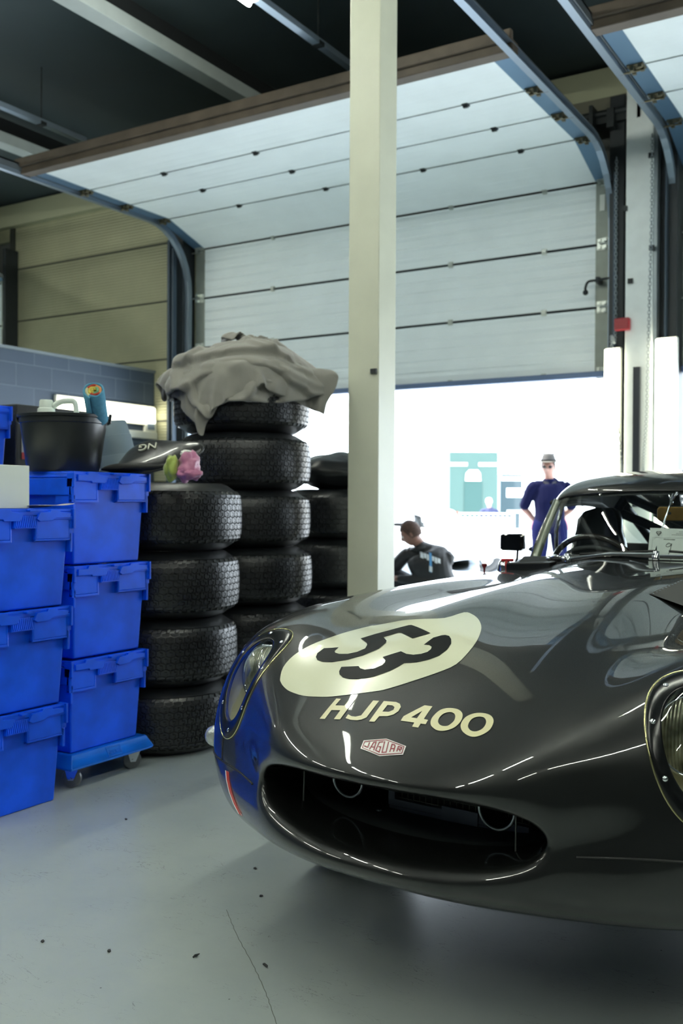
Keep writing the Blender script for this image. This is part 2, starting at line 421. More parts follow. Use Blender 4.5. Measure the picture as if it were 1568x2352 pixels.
# white column between the doors, with its fittings
colm = tag(MB().box((-2.285,8.12,0),(-2.065,8.36,4.6)).build('steel_column', mat('column_paint', (244,250,250), .5, noise=.04), bevel=.006), 'white steel column between the two raised doors, behind the car roof', 'column')
struct(MB().box((-2.065,8.14,0),(-2.035,8.34,4.6)), 'trim_8', M_steel)
bt = MB()
for x,z in ((-2.08,3.95),(-2.07,3.2),(-2.24,2.95),(-2.29,3.55)): bt.box((x-.02,8.10,z-.02),(x+.02,8.125,z+.02))
bt.build('fixing_bolt', M_dark, colm)
struct(MB().box((-2.205,8.08,1.1),(-2.15,8.118,2.24)), 'trim_9', mat('dark_slot_channel', (52,56,64), .4))
al = empty('fire_alarm_sounder', (-2.30,8.10,2.6), label='small red square alarm sounder on the dark jamb beside the white column', cat='alarm')
MB().box((-.062,-.03,-.05),(.062,.03,.05)).build('housing', mat('alarm_red', (160,22,38), .35), al, bevel=.01)
mb = MB(); mb.lathe([(.0,-.052),(.022,-.05),(.028,-.04),(.034,-.03),(.034,-.028)], 20, Matrix.Rotation(pi/2,4,'X').inverted() if False else Matrix.Rotation(-pi/2,4,'X')@Matrix.Scale(-1,4,(0,0,1)))
mb.build('sounder_ring', mat('alarm_dark_red', (120,20,34), .4), al, smooth=True)
# tall fluorescent fittings standing on the jambs
M_tube = mat('lit_diffuser', (255,250,225), .5, emit=7.0, ecol=(255,250,222))
def jamb_light(x0, x1, zt, label):
    t = empty('fluorescent_light', ((x0+x1)/2, 8.13, zt-1.55), label=label, cat='light fitting', group='upright lit fittings beside the white column')
    w = (x1-x0)/2
    MB().box((-w,.0,0),(w,.06,1.55)).build('backplate', M_white, t, bevel=.004)
    pr = [(-w*.95,.0),(-w*.95,-.03),(-w*.7,-.06),(0,-.07),(w*.7,-.06),(w*.95,-.03),(w*.95,.0)]
    MB().prism(pr, 2, .02, 1.53).build('diffuser', M_tube, t)
jamb_light(-2.45,-2.325,2.42,'lit upright fluorescent fitting on the left side of the white column')
jamb_light(-2.035,-1.87,2.47,'lit upright fluorescent fitting on the right side of the white column')
# hand chains
def chain(pts, label, n):
    P = catmull(pts, n); mb = MB()
    for i in range(0, len(P)-1):
        a,b = P[i],P[i+1]; c = (a+b)/2; d = (b-a)
        if d.length < 1e-5: continue
        q = d.normalized(); s = Vector((1,0,0)) if i%2 else Vector((0,1,0)); s = (s-q*s.dot(q)).normalized()
        ring = [c+q*(d.length*.72*cos(t))+s*(.011*sin(t)) for t in [2*pi*k/8 for k in range(8)]]
        mb.tube(ring, .0028, 5, closed=True)
    tag(mb.build('hand_chain', M_steel, smooth=True), label, 'chain')
chain([(-2.06,8.06,4.1),(-2.06,8.06,3.4),(-2.075,8.06,2.6),(-2.085,8.06,1.9),(-2.11,8.06,1.45),(-2.10,8.06,1.32)], 'steel door chain hanging down the right edge of the white column', 28)
chain([(-2.375,8.16,4.0),(-2.375,8.16,3.3),(-2.375,8.16,2.5),(-2.375,8.05,2.45),(-2.29,8.05,1.5),(-2.28,8.05,1.32)], 'steel door chain hanging down the dark jamb left of the white column', 28)

# foreground pillar
pc_ = tag(MB().box((-2.712,4.45,0),(-2.527,4.635,CEIL-.045)).build('support_pillar', mat('cream_pillar_paint', (214,216,196), .42, noise=.045, nscale=5, bump=.05, bscale=25), bevel=.006), 'cream square pillar standing in front of the doors, behind the nose of the car', 'pillar')
nb = MB(); nb.box((-2.57,4.437,1.79),(-2.535,4.45,1.815)); nb.build('metal_tag', M_dark, pc_)

# ceiling lighting trunking
M_lamp = mat('lit_tube', (255,248,225), .5, emit=100.0, ecol=(250,255,242))
def trunk(X, y0, y1, lamps, label, z=4.4):
    t = empty('lighting_trunking', (X, (y0+y1)/2, z), label=label, cat='trunking', group='lighting trunking under the ceiling')
    yc = (y0+y1)/2
    mb = MB(); mb.box((-.03,y0-yc,-.02),(.03,y1-yc,.02)); mb.box((-.022,y0-yc,.02),(.022,y1-yc,.03)); mb.build('channel', mat('trunk_steel', (160,176,192), .3, .6), t)
    y = y1-.5
    while y > y0:
        mb = MB(); mb.tube([(0,y-yc,.0),(0,y-yc,CEIL-z-.02)], .006, 6); mb.box((-.035,y-yc-.03,-.025),(.035,y-yc+.03,.004)); y -= 1.6
        mb.build('drop_rod', M_dark, t)
    for (a,b) in lamps:
        f = MB(); f.box((-.05,a-yc,-.055),(.05,b-yc,-.02)); fo = f.build('batten', M_white, t)
        g = MB(); g.tube([(0,a-yc+.03,-.075),(0,b-yc-.03,-.075)], .018, 8); g.build('lamp_tube', M_lamp, fo)
def lamps(y, n, L=1.45, gap=.5): return [(y-(i+1)*L-i*gap, y-i*L-i*gap) for i in range(n)]
trunk(-6.72, -6.5, 6.4, lamps(2.2,3), 'left-hand lighting trunking under the dark ceiling')
trunk(-3.86, -6.5, 6.4, lamps(5.12,5), 'lighting trunking with lit tubes above the tyre stacks')
trunk(-.9, -6.5, 5.0, lamps(3.6,4), 'lighting trunking with lit tubes above the car')
trunk(2.3, -6.5, 5.0, lamps(3.6,4), 'right-hand lighting trunking beyond the picture edge')
trunk(-10.6, -2.0, 8.0, lamps(6.4,2), 'added unseen lighting trunking with lit tubes, brightening the neighbouring bay')  # added out of view to light the cladding and far-left door
# low white lit panel and white shelf on the block wall
lp = empty('wall_light_box', (-7.77, 7.82, 2.10), label='long bright light box on the grey block wall behind the bucket', cat='light fitting')
MB().box((0,-.80,-.085),(.06,.62,.09)).build('lit_panel', M_tube, lp, bevel=.01)
MB().box((-.005,-.82,-.105),(.03,.64,.11)).build('casing', M_white, lp)
# ================================================================== CAR
# body control stations; each: list of 12 half-section points (u,v,w) from top centre to bottom centre
def body_stations():
    S=[]
    lipu=[0,.10,.19,.263,.320,.352,.364,.354,.316,.24,.12,0]
    lipw=[.535,.534,.531,.523,.510,.489,.466,.440,.416,.400,.391,.389]
    S.append([(u*.90,.16+.5*u*u,.463+(w-.463)*.86) for u,w in zip(lipu,lipw)])
    S.append([(u*.95,.07+.6*u*u,.463+(w-.463)*.92) for u,w in zip(lipu,lipw)])
    S.append([(u*.985,.018+.72*u*u,w) for u,w in zip(lipu,lipw)])
    # outer lip
    S.append([(0,.0,.560),(.105,.006,.559),(.20,.028,.556),(.278,.060,.549),(.340,.095,.532),(.384,.125,.508),(.401,.14,.474),(.391,.125,.436),(.345,.09,.402),(.26,.05,.377),(.13,.012,.364),(0,.005,.361)])
    S.append([(0,.055,.600),(.11,.060,.600),(.22,.075,.602),(.315,.100,.603),(.395,.150,.588),(.470,.195,.552),(.512,.215,.495),(.508,.20,.44),(.44,.15,.385),(.33,.09,.345),(.16,.05,.333),(0,.045,.332)])
    S.append([(0,.165,.656),(.12,.165,.657),(.24,.165,.654),(.345,.175,.648),(.45,.215,.642),(.550,.265,.605),(.618,.28,.535),(.622,.255,.450),(.55,.22,.365),(.42,.17,.315),(.21,.13,.300),(0,.12,.298)])
    S.append([(0,.33,.724),(.13,.325,.726),(.25,.315,.722),(.365,.310,.716),(.475,.320,.726),(.590,.345,.703),(.682,.345,.618),(.712,.325,.480),(.655,.30,.350),(.52,.26,.290),(.27,.24,.275),(0,.23,.272)])
    S.append([(0,.52,.787),(.14,.515,.790),(.255,.505,.782),(.37,.490,.770),(.48,.475,.783),(.61,.47,.782),(.728,.46,.700),(.768,.44,.515),(.72,.42,.340),(.60,.40,.270),(.30,.38,.255),(0,.37,.252)])
    S.append([(0,.75,.837),(.15,.75,.841),(.26,.745,.828),(.37,.735,.800),(.48,.72,.806),(.62,.71,.818),(.745,.70,.745),(.792,.69,.560),(.765,.68,.350),(.64,.66,.255),(.32,.65,.24),(0,.64,.235)])
    S.append([(0,1.02,.869),(.155,1.02,.873),(.25,1.02,.857),(.35,1.02,.817),(.47,1.0,.810),(.62,1.0,.833),(.76,1.0,.770),(.815,1.0,.600),(.79,1.0,.36),(.67,1.0,.24),(.34,1.0,.22),(0,1.0,.215)])
    S.append([(0,1.35,.893),(.16,1.35,.898),(.25,1.35,.880),(.35,1.35,.834),(.47,1.35,.822),(.62,1.35,.846),(.765,1.35,.785),(.826,1.35,.620),(.805,1.35,.37),(.70,1.35,.23),(.35,1.35,.21),(0,1.35,.205)])
    S.append([(0,1.65,.903),(.17,1.65,.909),(.27,1.65,.894),(.38,1.65,.856),(.50,1.65,.838),(.63,1.65,.849),(.765,1.67,.79),(.828,1.68,.63),(.81,1.68,.37),(.70,1.68,.22),(.35,1.68,.20),(0,1.68,.195)])
    S.append([(0,1.86,.915),(.18,1.87,.918),(.30,1.88,.905),(.43,1.90,.880),(.54,1.93,.860),(.64,1.95,.850),(.765,1.97,.79),(.828,1.97,.63),(.81,1.97,.37),(.70,1.97,.22),(.35,1.97,.20),(0,1.97,.195)])
    S.append([(0,1.96,.90),(.18,1.97,.90),(.31,1.98,.89),(.45,2.01,.875),(.565,2.04,.860),(.65,2.08,.850),(.765,2.10,.79),(.828,2.10,.63),(.81,2.10,.37),(.70,2.10,.22),(.35,2.10,.20),(0,2.10,.195)])
    # cabin trough
    S.append([(0,2.04,.70),(.18,2.05,.70),(.33,2.07,.70),(.50,2.11,.72),(.60,2.16,.80),(.655,2.22,.848),(.765,2.25,.79),(.826,2.25,.63),(.81,2.25,.37),(.70,2.25,.22),(.35,2.25,.20),(0,2.25,.195)])
    S.append([(0,2.2,.38),(.18,2.2,.38),(.36,2.2,.38),(.55,2.25,.44),(.62,2.4,.74),(.66,2.5,.847),(.765,2.5,.79),(.822,2.5,.63),(.805,2.5,.37),(.70,2.5,.22),(.35,2.5,.20),(0,2.5,.195)])
    S.append([(0,2.8,.38),(.18,2.8,.38),(.36,2.8,.38),(.55,2.8,.44),(.62,2.8,.74),(.66,2.8,.855),(.765,2.8,.80),(.822,2.8,.64),(.805,2.8,.38),(.70,2.8,.23),(.35,2.8,.21),(0,2.8,.205)])
    S.append([(0,3.0,.60),(.18,3.0,.60),(.36,3.0,.60),(.50,3.0,.64),(.60,3.0,.80),(.66,3.0,.868),(.765,3.05,.81),(.82,3.05,.65),(.80,3.05,.39),(.70,3.05,.25),(.35,3.05,.23),(0,3.05,.22)])
    S.append([(0,3.3,.93),(.18,3.3,.93),(.33,3.3,.92),(.46,3.3,.90),(.56,3.3,.885),(.65,3.3,.87),(.75,3.3,.82),(.80,3.3,.66),(.78,3.3,.42),(.66,3.3,.29),(.33,3.3,.27),(0,3.3,.26)])
    S.append([(0,3.8,.84),(.17,3.8,.84),(.31,3.8,.835),(.43,3.8,.825),(.52,3.8,.815),(.60,3.8,.80),(.69,3.8,.76),(.73,3.8,.64),(.71,3.8,.47),(.60,3.8,.37),(.30,3.8,.34),(0,3.8,.33)])
    S.append([(0,4.2,.73),(.15,4.2,.73),(.26,4.2,.727),(.36,4.2,.72),(.45,4.19,.71),(.52,4.17,.70),(.58,4.15,.67),(.60,4.14,.60),(.58,4.15,.53),(.48,4.17,.48),(.24,4.19,.45),(0,4.2,.44)])
    S.append([(0,4.36,.62),(.1,4.36,.62),(.18,4.36,.62),(.24,4.35,.615),(.30,4.34,.61),(.34,4.33,.60),(.37,4.32,.59),(.38,4.32,.575),(.37,4.32,.56),(.31,4.33,.545),(.15,4.35,.53),(0,4.36,.53)])
    return S

def _bmat(n, m, periodic):
    # returns m*? evaluation matrix of uniform cubic b-spline
    segs = n if periodic else n-1
    T=np.linspace(0,segs,m,endpoint=not periodic)
    M=np.zeros((m,n))
    for r,t in enumerate(T):
        k=min(int(t),segs-1); f=t-k
        b=[(1-f)**3/6,(3*f**3-6*f*f+4)/6,(-3*f**3+3*f*f+3*f+1)/6,f**3/6]
        for q in range(4):
            idx=k-1+q
            if periodic: M[r,idx%n]+=b[q]
            elif idx<0: M[r,0]+=2*b[q]; M[r,1]-=b[q]
            elif idx>n-1: M[r,n-1]+=2*b[q]; M[r,n-2]-=b[q]
            else: M[r,idx]+=b[q]
    return M
def body_surface(mi, mj, lam=.85, it=2):
    S=body_stations()
    P=np.array([s+[(-u,v,w) for u,v,w in s[-2:0:-1]] for s in S],float)   # ni x 22
    ni,nj=P.shape[:2]
    Ai=_bmat(ni,ni,False); Aj=_bmat(nj,nj,True)
    Cn=P.copy()
    for _ in range(it):
        E=np.einsum('ab,bjc->ajc',Ai,Cn); E=np.einsum('kj,ajc->akc',Aj,E)
        Cn=Cn+lam*(P-E)
    Bi=_bmat(ni,mi,False); Bj=_bmat(nj,mj,True)
    return np.einsum('kj,ajc->akc',Bj,np.einsum('ab,bjc->ajc',Bi,Cn))
TH = radians(36)
RT = Vector((cos(YAW), sin(YAW), 0)); FW = Vector((-sin(YAW), cos(YAW), 0))
CN = RT*.04+FW*1.99
car = empty('racing_car', CN, YAW-TH, label='dark grey racing sports car with number 53 roundel on the bonnet, parked on the floor', cat='car')
def cv(p): return Vector((-p[0], p[1], p[2]))
def paint():
    m = bpy.data.materials.new('gunmetal_paint'); m.use_nodes = True; nt = m.node_tree; N = nt.nodes; L = nt.links; b = N['Principled BSDF']
    b.inputs['Base Color'].default_value = (*lin((22,24,23)),1); b.inputs['Metallic'].default_value = .45; b.inputs['Roughness'].default_value = .38
    b.inputs['Coat Weight'].default_value = 1; b.inputs['Coat Roughness'].default_value = .015; b.inputs['Coat IOR'].default_value = 1.5
    tc = N.new('ShaderNodeTexCoord'); n = N.new('ShaderNodeTexNoise'); n.inputs['Scale'].default_value = 900; n.inputs['Detail'].default_value = 1
    L.new(tc.outputs['Object'], n.inputs['Vector'])
    r = N.new('ShaderNodeMapRange'); r.inputs['From Min'].default_value = .35; r.inputs['From Max'].default_value = .65; r.inputs['To Min'].default_value = .3; r.inputs['To Max'].default_value = .46
    L.new(n.outputs['Fac'], r.inputs['Value']); L.new(r.outputs['Result'], b.inputs['Roughness'])
    return m
M_paint = paint()
BI, BJ = 211, 176
BG = body_surface(BI, BJ)
def bvh_of(G):
    vs = [cv(p) for r in G for p in r]; ni, nj = G.shape[:2]; fs = []
    for i in range(ni-1):
        for j in range(nj): fs.append((i*nj+j, i*nj+(j+1)%nj, (i+1)*nj+(j+1)%nj, (i+1)*nj+j))
    return BVHTree.FromPolygons(vs, fs), vs, fs
BVH, BV, BF = bvh_of(BG)
def drop(u, v, off=.0012):      # point on the bonnet above plan position (u,v)
    loc, nn, _, _ = BVH.ray_cast(Vector((-u, v, 3)), Vector((0,0,-1)))
    if nn.z < 0: nn = -nn
    return loc+nn*off
# head lamp cover frames
HC = (.586,.313,.645)
def hl_frame(side):           # side +1: u positive
    c = Vector((-side*HC[0], HC[1], HC[2]))
    a = Vector((side*.10,.175,.275)).normalized(); n = Vector((-side*.45,-.75,.42)); n = (n-a*n.dot(a)).normalized(); b = a.cross(n).normalized()
    if b.x*(-side) < 0: b = -b        # b points outboard
    return c,a,b,n
def hl_shape(t, k=1.0):
    ca, sa = cos(t), sin(t); L_ = .172 if ca > 0 else .150
    return L_*ca*k, .104*sa*(1+.10*ca)*k
def on_body(c,a,b,n,x,y,off=0.):
    o = c+a*x+b*y+n*.4; loc, nn, _, _ = BVH.ray_cast(o, -n)
    if nn.dot(n) < 0: nn = -nn
    return loc+nn*off, nn
HF = {s: hl_frame(s) for s in (1,-1)}
def in_lamp(p):
    for s in (1,-1):
        c,a,b,n = HF[s]; d = p-c
        if d.dot(n) < -.16: continue
        x, y = d.dot(a), d.dot(b)
        L_ = .172 if x > 0 else .150
        if (x/L_)**2+(y/(.104*(1+.10*x/L_)))**2 < .84**2: return True
    return False
bm_ = MB(); fs = []
for f in BF:
    c = (BV[f[0]]+BV[f[1]]+BV[f[2]]+BV[f[3]])/4
    if c.y < .7 and c.z > .4 and in_lamp(c): continue
    fs.append(f)
bm_.v = [tuple(v) for v in BV]; bm_.f = fs
M_int = mat('cockpit_black', (26,29,31), .6)
body = bm_.build('body_shell', [M_paint, M_int], car, smooth=True, fix=False)
bmx = bmesh.new(); bmx.from_mesh(body.data); bmesh.ops.recalc_face_normals(bmx, faces=bmx.faces); bmx.to_mesh(body.data); bmx.free()
for p in body.data.polygons:
    c = p.center
    if 2.02 < c.y < 3.15 and abs(c.x) < .63 and c.z > .3: p.material_index = 1
# tail cap
tl = [BV[(BI-1)*BJ+j] for j in range(BJ)]
MB().add(tl, [list(range(BJ))]).build('tail_panel', M_paint, car)
# air intake duct
dm = MB(); ring = BG[0]
G = []
for k,(v,sx,sz) in enumerate(((None,1,1),(.26,.97,.95),(.42,1.0,1.02),(.60,1.0,1.1))):
    G.append([cv((p[0]*sx, (p[1] if v is None else v+.25*p[0]**2), .463+(p[2]-.463)*sz)) for p in ring])
dm.grid(G, True); dm.add(G[-1], [list(range(BJ))])
dm.build('intake_duct', mat('duct_black', (58,64,64), .5), car, smooth='auto')
DEC = {
 'roundel': [(0.4067,0.239),(0.4261,0.2739),(0.4283,0.3168),(0.4159,0.3715),(0.3981,0.4281),(0.3792,0.4924),(0.3514,0.5541),(0.3422,0.5569),(0.2895,0.5905),(0.2193,0.5951),(0.1556,0.6076),(0.1288,0.6632),(0.1013,0.6554),(0.0675,0.6264),(0.036,0.5842),(0.0164,0.5452),(-0.0012,0.4944),(-0.0125,0.4347),(-0.0139,0.3688),(0.0119,0.3244),(0.0605,0.2679),(0.0927,0.2365),(0.1112,0.2246),(0.1558,0.205),(0.2083,0.1863),(0.2447,0.181),(0.2884,0.1812),(0.3393,0.1948),(0.3716,0.2107),(0.3943,0.2264)],
 'five': [(0.3367,0.3872),(0.3721,0.3718),(0.3727,0.3449),(0.3645,0.3278),(0.3507,0.3161),(0.3303,0.3116),(0.3029,0.3136),(0.2673,0.3296),(0.2381,0.3544),(0.2174,0.392),(0.2183,0.4248),(0.2247,0.438),(0.2477,0.4584),(0.2218,0.489),(0.2126,0.4875),(0.1618,0.4603),(0.1328,0.4993),(0.2183,0.5451),(0.2259,0.544),(0.289,0.4785),(0.3113,0.4475),(0.273,0.4202),(0.2642,0.4091),(0.2567,0.3896),(0.2673,0.3694),(0.287,0.357),(0.3113,0.3542),(0.3263,0.3582),(0.3336,0.3654)],
 'three': [(0.218,0.3059),(0.2624,0.2963),(0.2553,0.2777),(0.2453,0.2657),(0.2274,0.2552),(0.2073,0.2525),(0.187,0.2554),(0.1645,0.2645),(0.1502,0.2739),(0.1258,0.3029),(0.1159,0.3245),(0.1117,0.3418),(0.0839,0.3528),(0.0613,0.3719),(0.0472,0.3949),(0.0439,0.426),(0.0508,0.4585),(0.0643,0.4822),(0.0784,0.4972),(0.091,0.4999),(0.0993,0.495),(0.1121,0.4769),(0.1143,0.4354),(0.1009,0.4378),(0.0888,0.4305),(0.0842,0.4191),(0.0852,0.4045),(0.0949,0.3918),(0.1112,0.3827),(0.1309,0.3823),(0.1517,0.3906),(0.1818,0.3556),(0.1649,0.3421),(0.1606,0.3338),(0.16,0.3213),(0.1713,0.3049),(0.1921,0.2947),(0.208,0.2981)],
 'H': [(0.1926,0.1813),(0.1801,0.1821),(0.1794,0.1594),(0.1563,0.1622),(0.1577,0.1854),(0.1432,0.1862),(0.1374,0.1199),(0.1532,0.1185),(0.156,0.1465),(0.1785,0.1439),(0.1761,0.1158),(0.1899,0.1148)],
 'J': [(0.098,0.1918),(0.0832,0.1939),(0.0783,0.137),(0.086,0.129),(0.0953,0.1247),(0.1105,0.1234),(0.1267,0.1259),(0.1283,0.1381),(0.1164,0.1341),(0.1059,0.1345),(0.095,0.1407)],
 'P': [(0.0719,0.1957),(0.0414,0.1989),(0.0292,0.195),(0.0208,0.186),(0.0175,0.1714),(0.0222,0.1588),(0.0326,0.1509),(0.0516,0.1469),(0.051,0.128),(0.0646,0.1267)],
 'Ph': [(0.0552,0.1851),(0.0426,0.186),(0.0346,0.1818),(0.0315,0.173),(0.0381,0.1646),(0.0535,0.162)],
 '4': [(-0.0301,0.202),(-0.05,0.2018),(-0.0541,0.1592),(-0.0653,0.1581),(-0.0675,0.1446),(-0.0555,0.1441),(-0.0569,0.1319),(-0.0419,0.132),(-0.0396,0.1444),(-0.0057,0.1438),(-0.0038,0.1586)],
 '4h': [(-0.0356,0.1833),(-0.0378,0.158),(-0.023,0.1584)],
 '0': [(-0.0922,0.2036),(-0.1104,0.203),(-0.125,0.1955),(-0.1338,0.184),(-0.1381,0.1678),(-0.1352,0.1506),(-0.1258,0.1395),(-0.1135,0.1335),(-0.099,0.1338),(-0.0824,0.1427),(-0.0736,0.1547),(-0.0698,0.1693),(-0.0719,0.1878),(-0.0789,0.1983)],
 '0h': [(-0.0981,0.1904),(-0.1094,0.1891),(-0.1181,0.1808),(-0.1229,0.1667),(-0.1203,0.1546),(-0.1156,0.1489),(-0.1054,0.1474),(-0.0957,0.1516),(-0.0887,0.1599),(-0.0859,0.1724),(-0.0888,0.1841)],
 'O': [(-0.1652,0.2015),(-0.184,0.2013),(-0.1974,0.1947),(-0.2071,0.1814),(-0.2102,0.16),(-0.2023,0.1436),(-0.1894,0.1338),(-0.1741,0.1338),(-0.1575,0.1415),(-0.1464,0.153),(-0.1413,0.1663),(-0.142,0.1835),(-0.1513,0.1953)],
 'Oh': [(-0.1711,0.1904),(-0.182,0.189),(-0.1912,0.1796),(-0.1948,0.1662),(-0.1919,0.1545),(-0.1834,0.1476),(-0.1725,0.148),(-0.1624,0.1556),(-0.158,0.1658),(-0.1575,0.1782),(-0.1624,0.1864)],
 'badge': [(0.0417,0.0736),(-0.0064,0.0881),(-0.0611,0.0785),(-0.0672,0.0571),(-0.0195,0.0425),(0.0351,0.0526)],
 'bring': [(0.0381,0.0714),(-0.0076,0.0856),(-0.0588,0.0765),(-0.0641,0.0586),(-0.0184,0.0446),(0.0324,0.0543)],
 'bringh': [(0.0353,0.0698),(-0.0085,0.0835),(-0.0572,0.0752),(-0.0618,0.06),(-0.0173,0.0465),(0.0306,0.0552)],
 'bJ0': [(0.0257,0.0709),(0.0221,0.0595),(0.0251,0.0598),(0.0308,0.0618),(0.0306,0.0592),(0.0244,0.0571),(0.0183,0.0565),(0.0226,0.0703)],
 'bA0': [(0.0111,0.0531),(0.0132,0.0712),(0.0109,0.0722),(0.0034,0.0535),(0.0005,0.0532),(0.0098,0.0765),(0.0165,0.0735),(0.0142,0.0541)],
 'bA1': [(0.012,0.0589),(0.0041,0.0595),(0.0057,0.0623),(0.0137,0.0617)],
 'bG0': [(-0.0043,0.0796),(0.0042,0.0763),(-0.0012,0.0534),(-0.015,0.0492),(-0.0089,0.066),(-0.0019,0.0651),(-0.0036,0.0623),(-0.0073,0.0628),(-0.0109,0.0529),(-0.0037,0.0551),(0.0008,0.074),(-0.0066,0.0769)],
 'bU0': [(-0.0063,0.08),(-0.0191,0.0502),(-0.0299,0.0531),(-0.0185,0.0802),(-0.0157,0.0803),(-0.0263,0.0552),(-0.0204,0.0536),(-0.0092,0.0798)],
 'bB0': [(-0.0371,0.0562),(-0.0304,0.0746),(-0.0342,0.0746),(-0.0369,0.0722),(-0.0417,0.0588),(-0.0445,0.0585),(-0.0394,0.0729),(-0.0343,0.0774),(-0.0265,0.0775),(-0.0343,0.0564)],
 'bB1': [(-0.0333,0.0636),(-0.041,0.0648),(-0.0393,0.0676),(-0.0316,0.0663)],
 'bR0': [(-0.0513,0.0605),(-0.0477,0.0718),(-0.0536,0.0712),(-0.0542,0.0694),(-0.047,0.0682),(-0.0487,0.0655),(-0.0578,0.0671),(-0.0554,0.0737),(-0.0439,0.0748),(-0.0485,0.0609)],
 'bR1': [(-0.0512,0.0667),(-0.0564,0.0616),(-0.0581,0.063),(-0.0529,0.0681)],
}
# ---- painted markings, laid on the bonnet
def decal(name, outer, hole=None, m=None, off=.001, parent=car, step=.014, label=None):
    bm = bmesh.new(); es = []
    for lp in (outer, hole):
        if not lp: continue
        vs = [bm.verts.new((p[0], p[1], 0)) for p in lp]
        for i in range(len(vs)): es.append(bm.edges.new((vs[i], vs[(i+1)%len(vs)])))
    bmesh.ops.triangle_fill(bm, use_beauty=True, use_dissolve=False, edges=es)
    us = [p[0] for p in outer]; vv = [p[1] for p in outer]
    for lo, hi, ax in ((min(us), max(us), 0), (min(vv), max(vv), 1)):
        x = math.floor(lo/step)*step+step
        while x < hi:
            co = (x,0,0) if ax == 0 else (0,x,0); no = (1,0,0) if ax == 0 else (0,1,0)
            bmesh.ops.bisect_plane(bm, geom=bm.verts[:]+bm.edges[:]+bm.faces[:], dist=1e-6, plane_co=co, plane_no=no)
            x += step
    for v in bm.verts: v.co = drop(v.co.x, v.co.y, off)
    bmesh.ops.recalc_face_normals(bm, faces=bm.faces)
    if sum(f.normal.z for f in bm.faces) < 0: bmesh.ops.reverse_faces(bm, faces=bm.faces)
    me = bpy.data.meshes.new(name); bm.to_mesh(me); bm.free(); me.materials.append(m); me.shade_smooth()
    o = bpy.data.objects.new(name, me); COL.objects.link(o); o.parent = parent
    if label: o['label'] = label
    return o
def smooth_loop(l, n=4): return [(p.x,p.y) for p in catmull([(a,b,0) for a,b in l], n, True)]
M_cream = mat('cream_vinyl', (226,228,198), .22, coat=.8)
M_ltr = mat('pale_yellow_paint', (226,220,176), .3, coat=.6)
M_num = mat('black_vinyl', (12,15,16), .4, spec=.08)
rd = decal('number_roundel', smooth_loop(DEC['roundel'],3), None, M_cream, .0010, label='cream painted number roundel on the bonnet')
decal('number_five', DEC['five'], None, M_num, .0019, rd); decal('number_three', DEC['three'], None, M_num, .0019, rd)
for k,h in (('H',None),('J',None),('P','Ph'),('4','4h'),('0','0h'),('O','Oh')):
    o = DEC[k]
    if k in '0O': decal('registration_character', smooth_loop(o,3), smooth_loop(DEC[h],3), M_ltr, .0012)
    else: decal('registration_character', o, DEC[h] if h else None, M_ltr, .0012)
M_bw = mat('badge_white', (238,236,232), .25, coat=.6); M_br = mat('badge_red', (128,22,34), .3)
bd = decal('nose_badge', DEC['badge'], None, M_bw, .0012, step=.01, label='white and red six-sided badge on the nose')
decal('badge_border', DEC['bring'], DEC['bringh'], M_br, .0019, bd, step=.01)
for k in ('bJ0','bA0','bA1','bG0','bU0','bB0','bB1','bR0','bR1'): decal('badge_letter', DEC[k], None, M_br, .0019, bd, step=.01)
# ---- seams
M_line = mat('shut_line', (14,16,17), .6)
def side_pt(ang, w, off=0.):
    d = Vector((cos(ang), sin(ang), 0)); o = Vector((0,.75,w))+d*3
    r = BVH.ray_cast(o, -d)
    if r[0] is None: return None
    nn = r[1] if r[1].dot(d) > 0 else -r[1]
    return r[0]+nn*off
for s in (1,-1):
    P = []
    for i in range(60):
        ang = radians(-90 + s*(33.5+i*1.0)); p = side_pt(ang, .442, .0004)
        if p: P.append(p)
    MB().tube(P, .0026, 6).build('shut_line', M_line, car, smooth=True)
    c,a,b,n = HF[s]
    x0,y0 = hl_shape(pi*(.86 if s > 0 else 1.14), 1.02)
    x0,y0 = hl_shape(pi-.15, 1.02)
    p0,_ = on_body(c,a,b,n,x0,y0); q0 = Vector((p0.x+s*.012, p0.y-.03, .444)); P = []
    for i in range(14):
        t = i/13; q = p0.lerp(q0, t); r = BVH.find_nearest(q)
        nn = r[1]; P.append(r[0]+(nn if nn.y < 0 else -nn)*.0003)
    MB().tube(P, .0016, 6).build('shut_line', M_line, car, smooth=True)
# red and white stripe sticker low on the nose
sp = [(.560,.235,.425),(.552,.225,.405),(.535,.212,.380),(.512,.198,.358),(.485,.185,.340)]
for w_, m_, off in ((.010,M_bw,.0010),(.0062,mat('tow_red',(170,52,48),.4),.0018)):
    G = []
    for k,q in enumerate(sp):
        r = BVH.find_nearest(Vector((-q[0],q[1],q[2]))); nn = r[1] if r[1].y < 0 else -r[1]
        G.append([r[0]+nn*off+Vector((w_,0,0))*(1 if e else -1)+Vector((0,0,-.002 if e else .002)) for e in (0,1)])
    MB().grid(G).build('tow_stripe', m_, car)
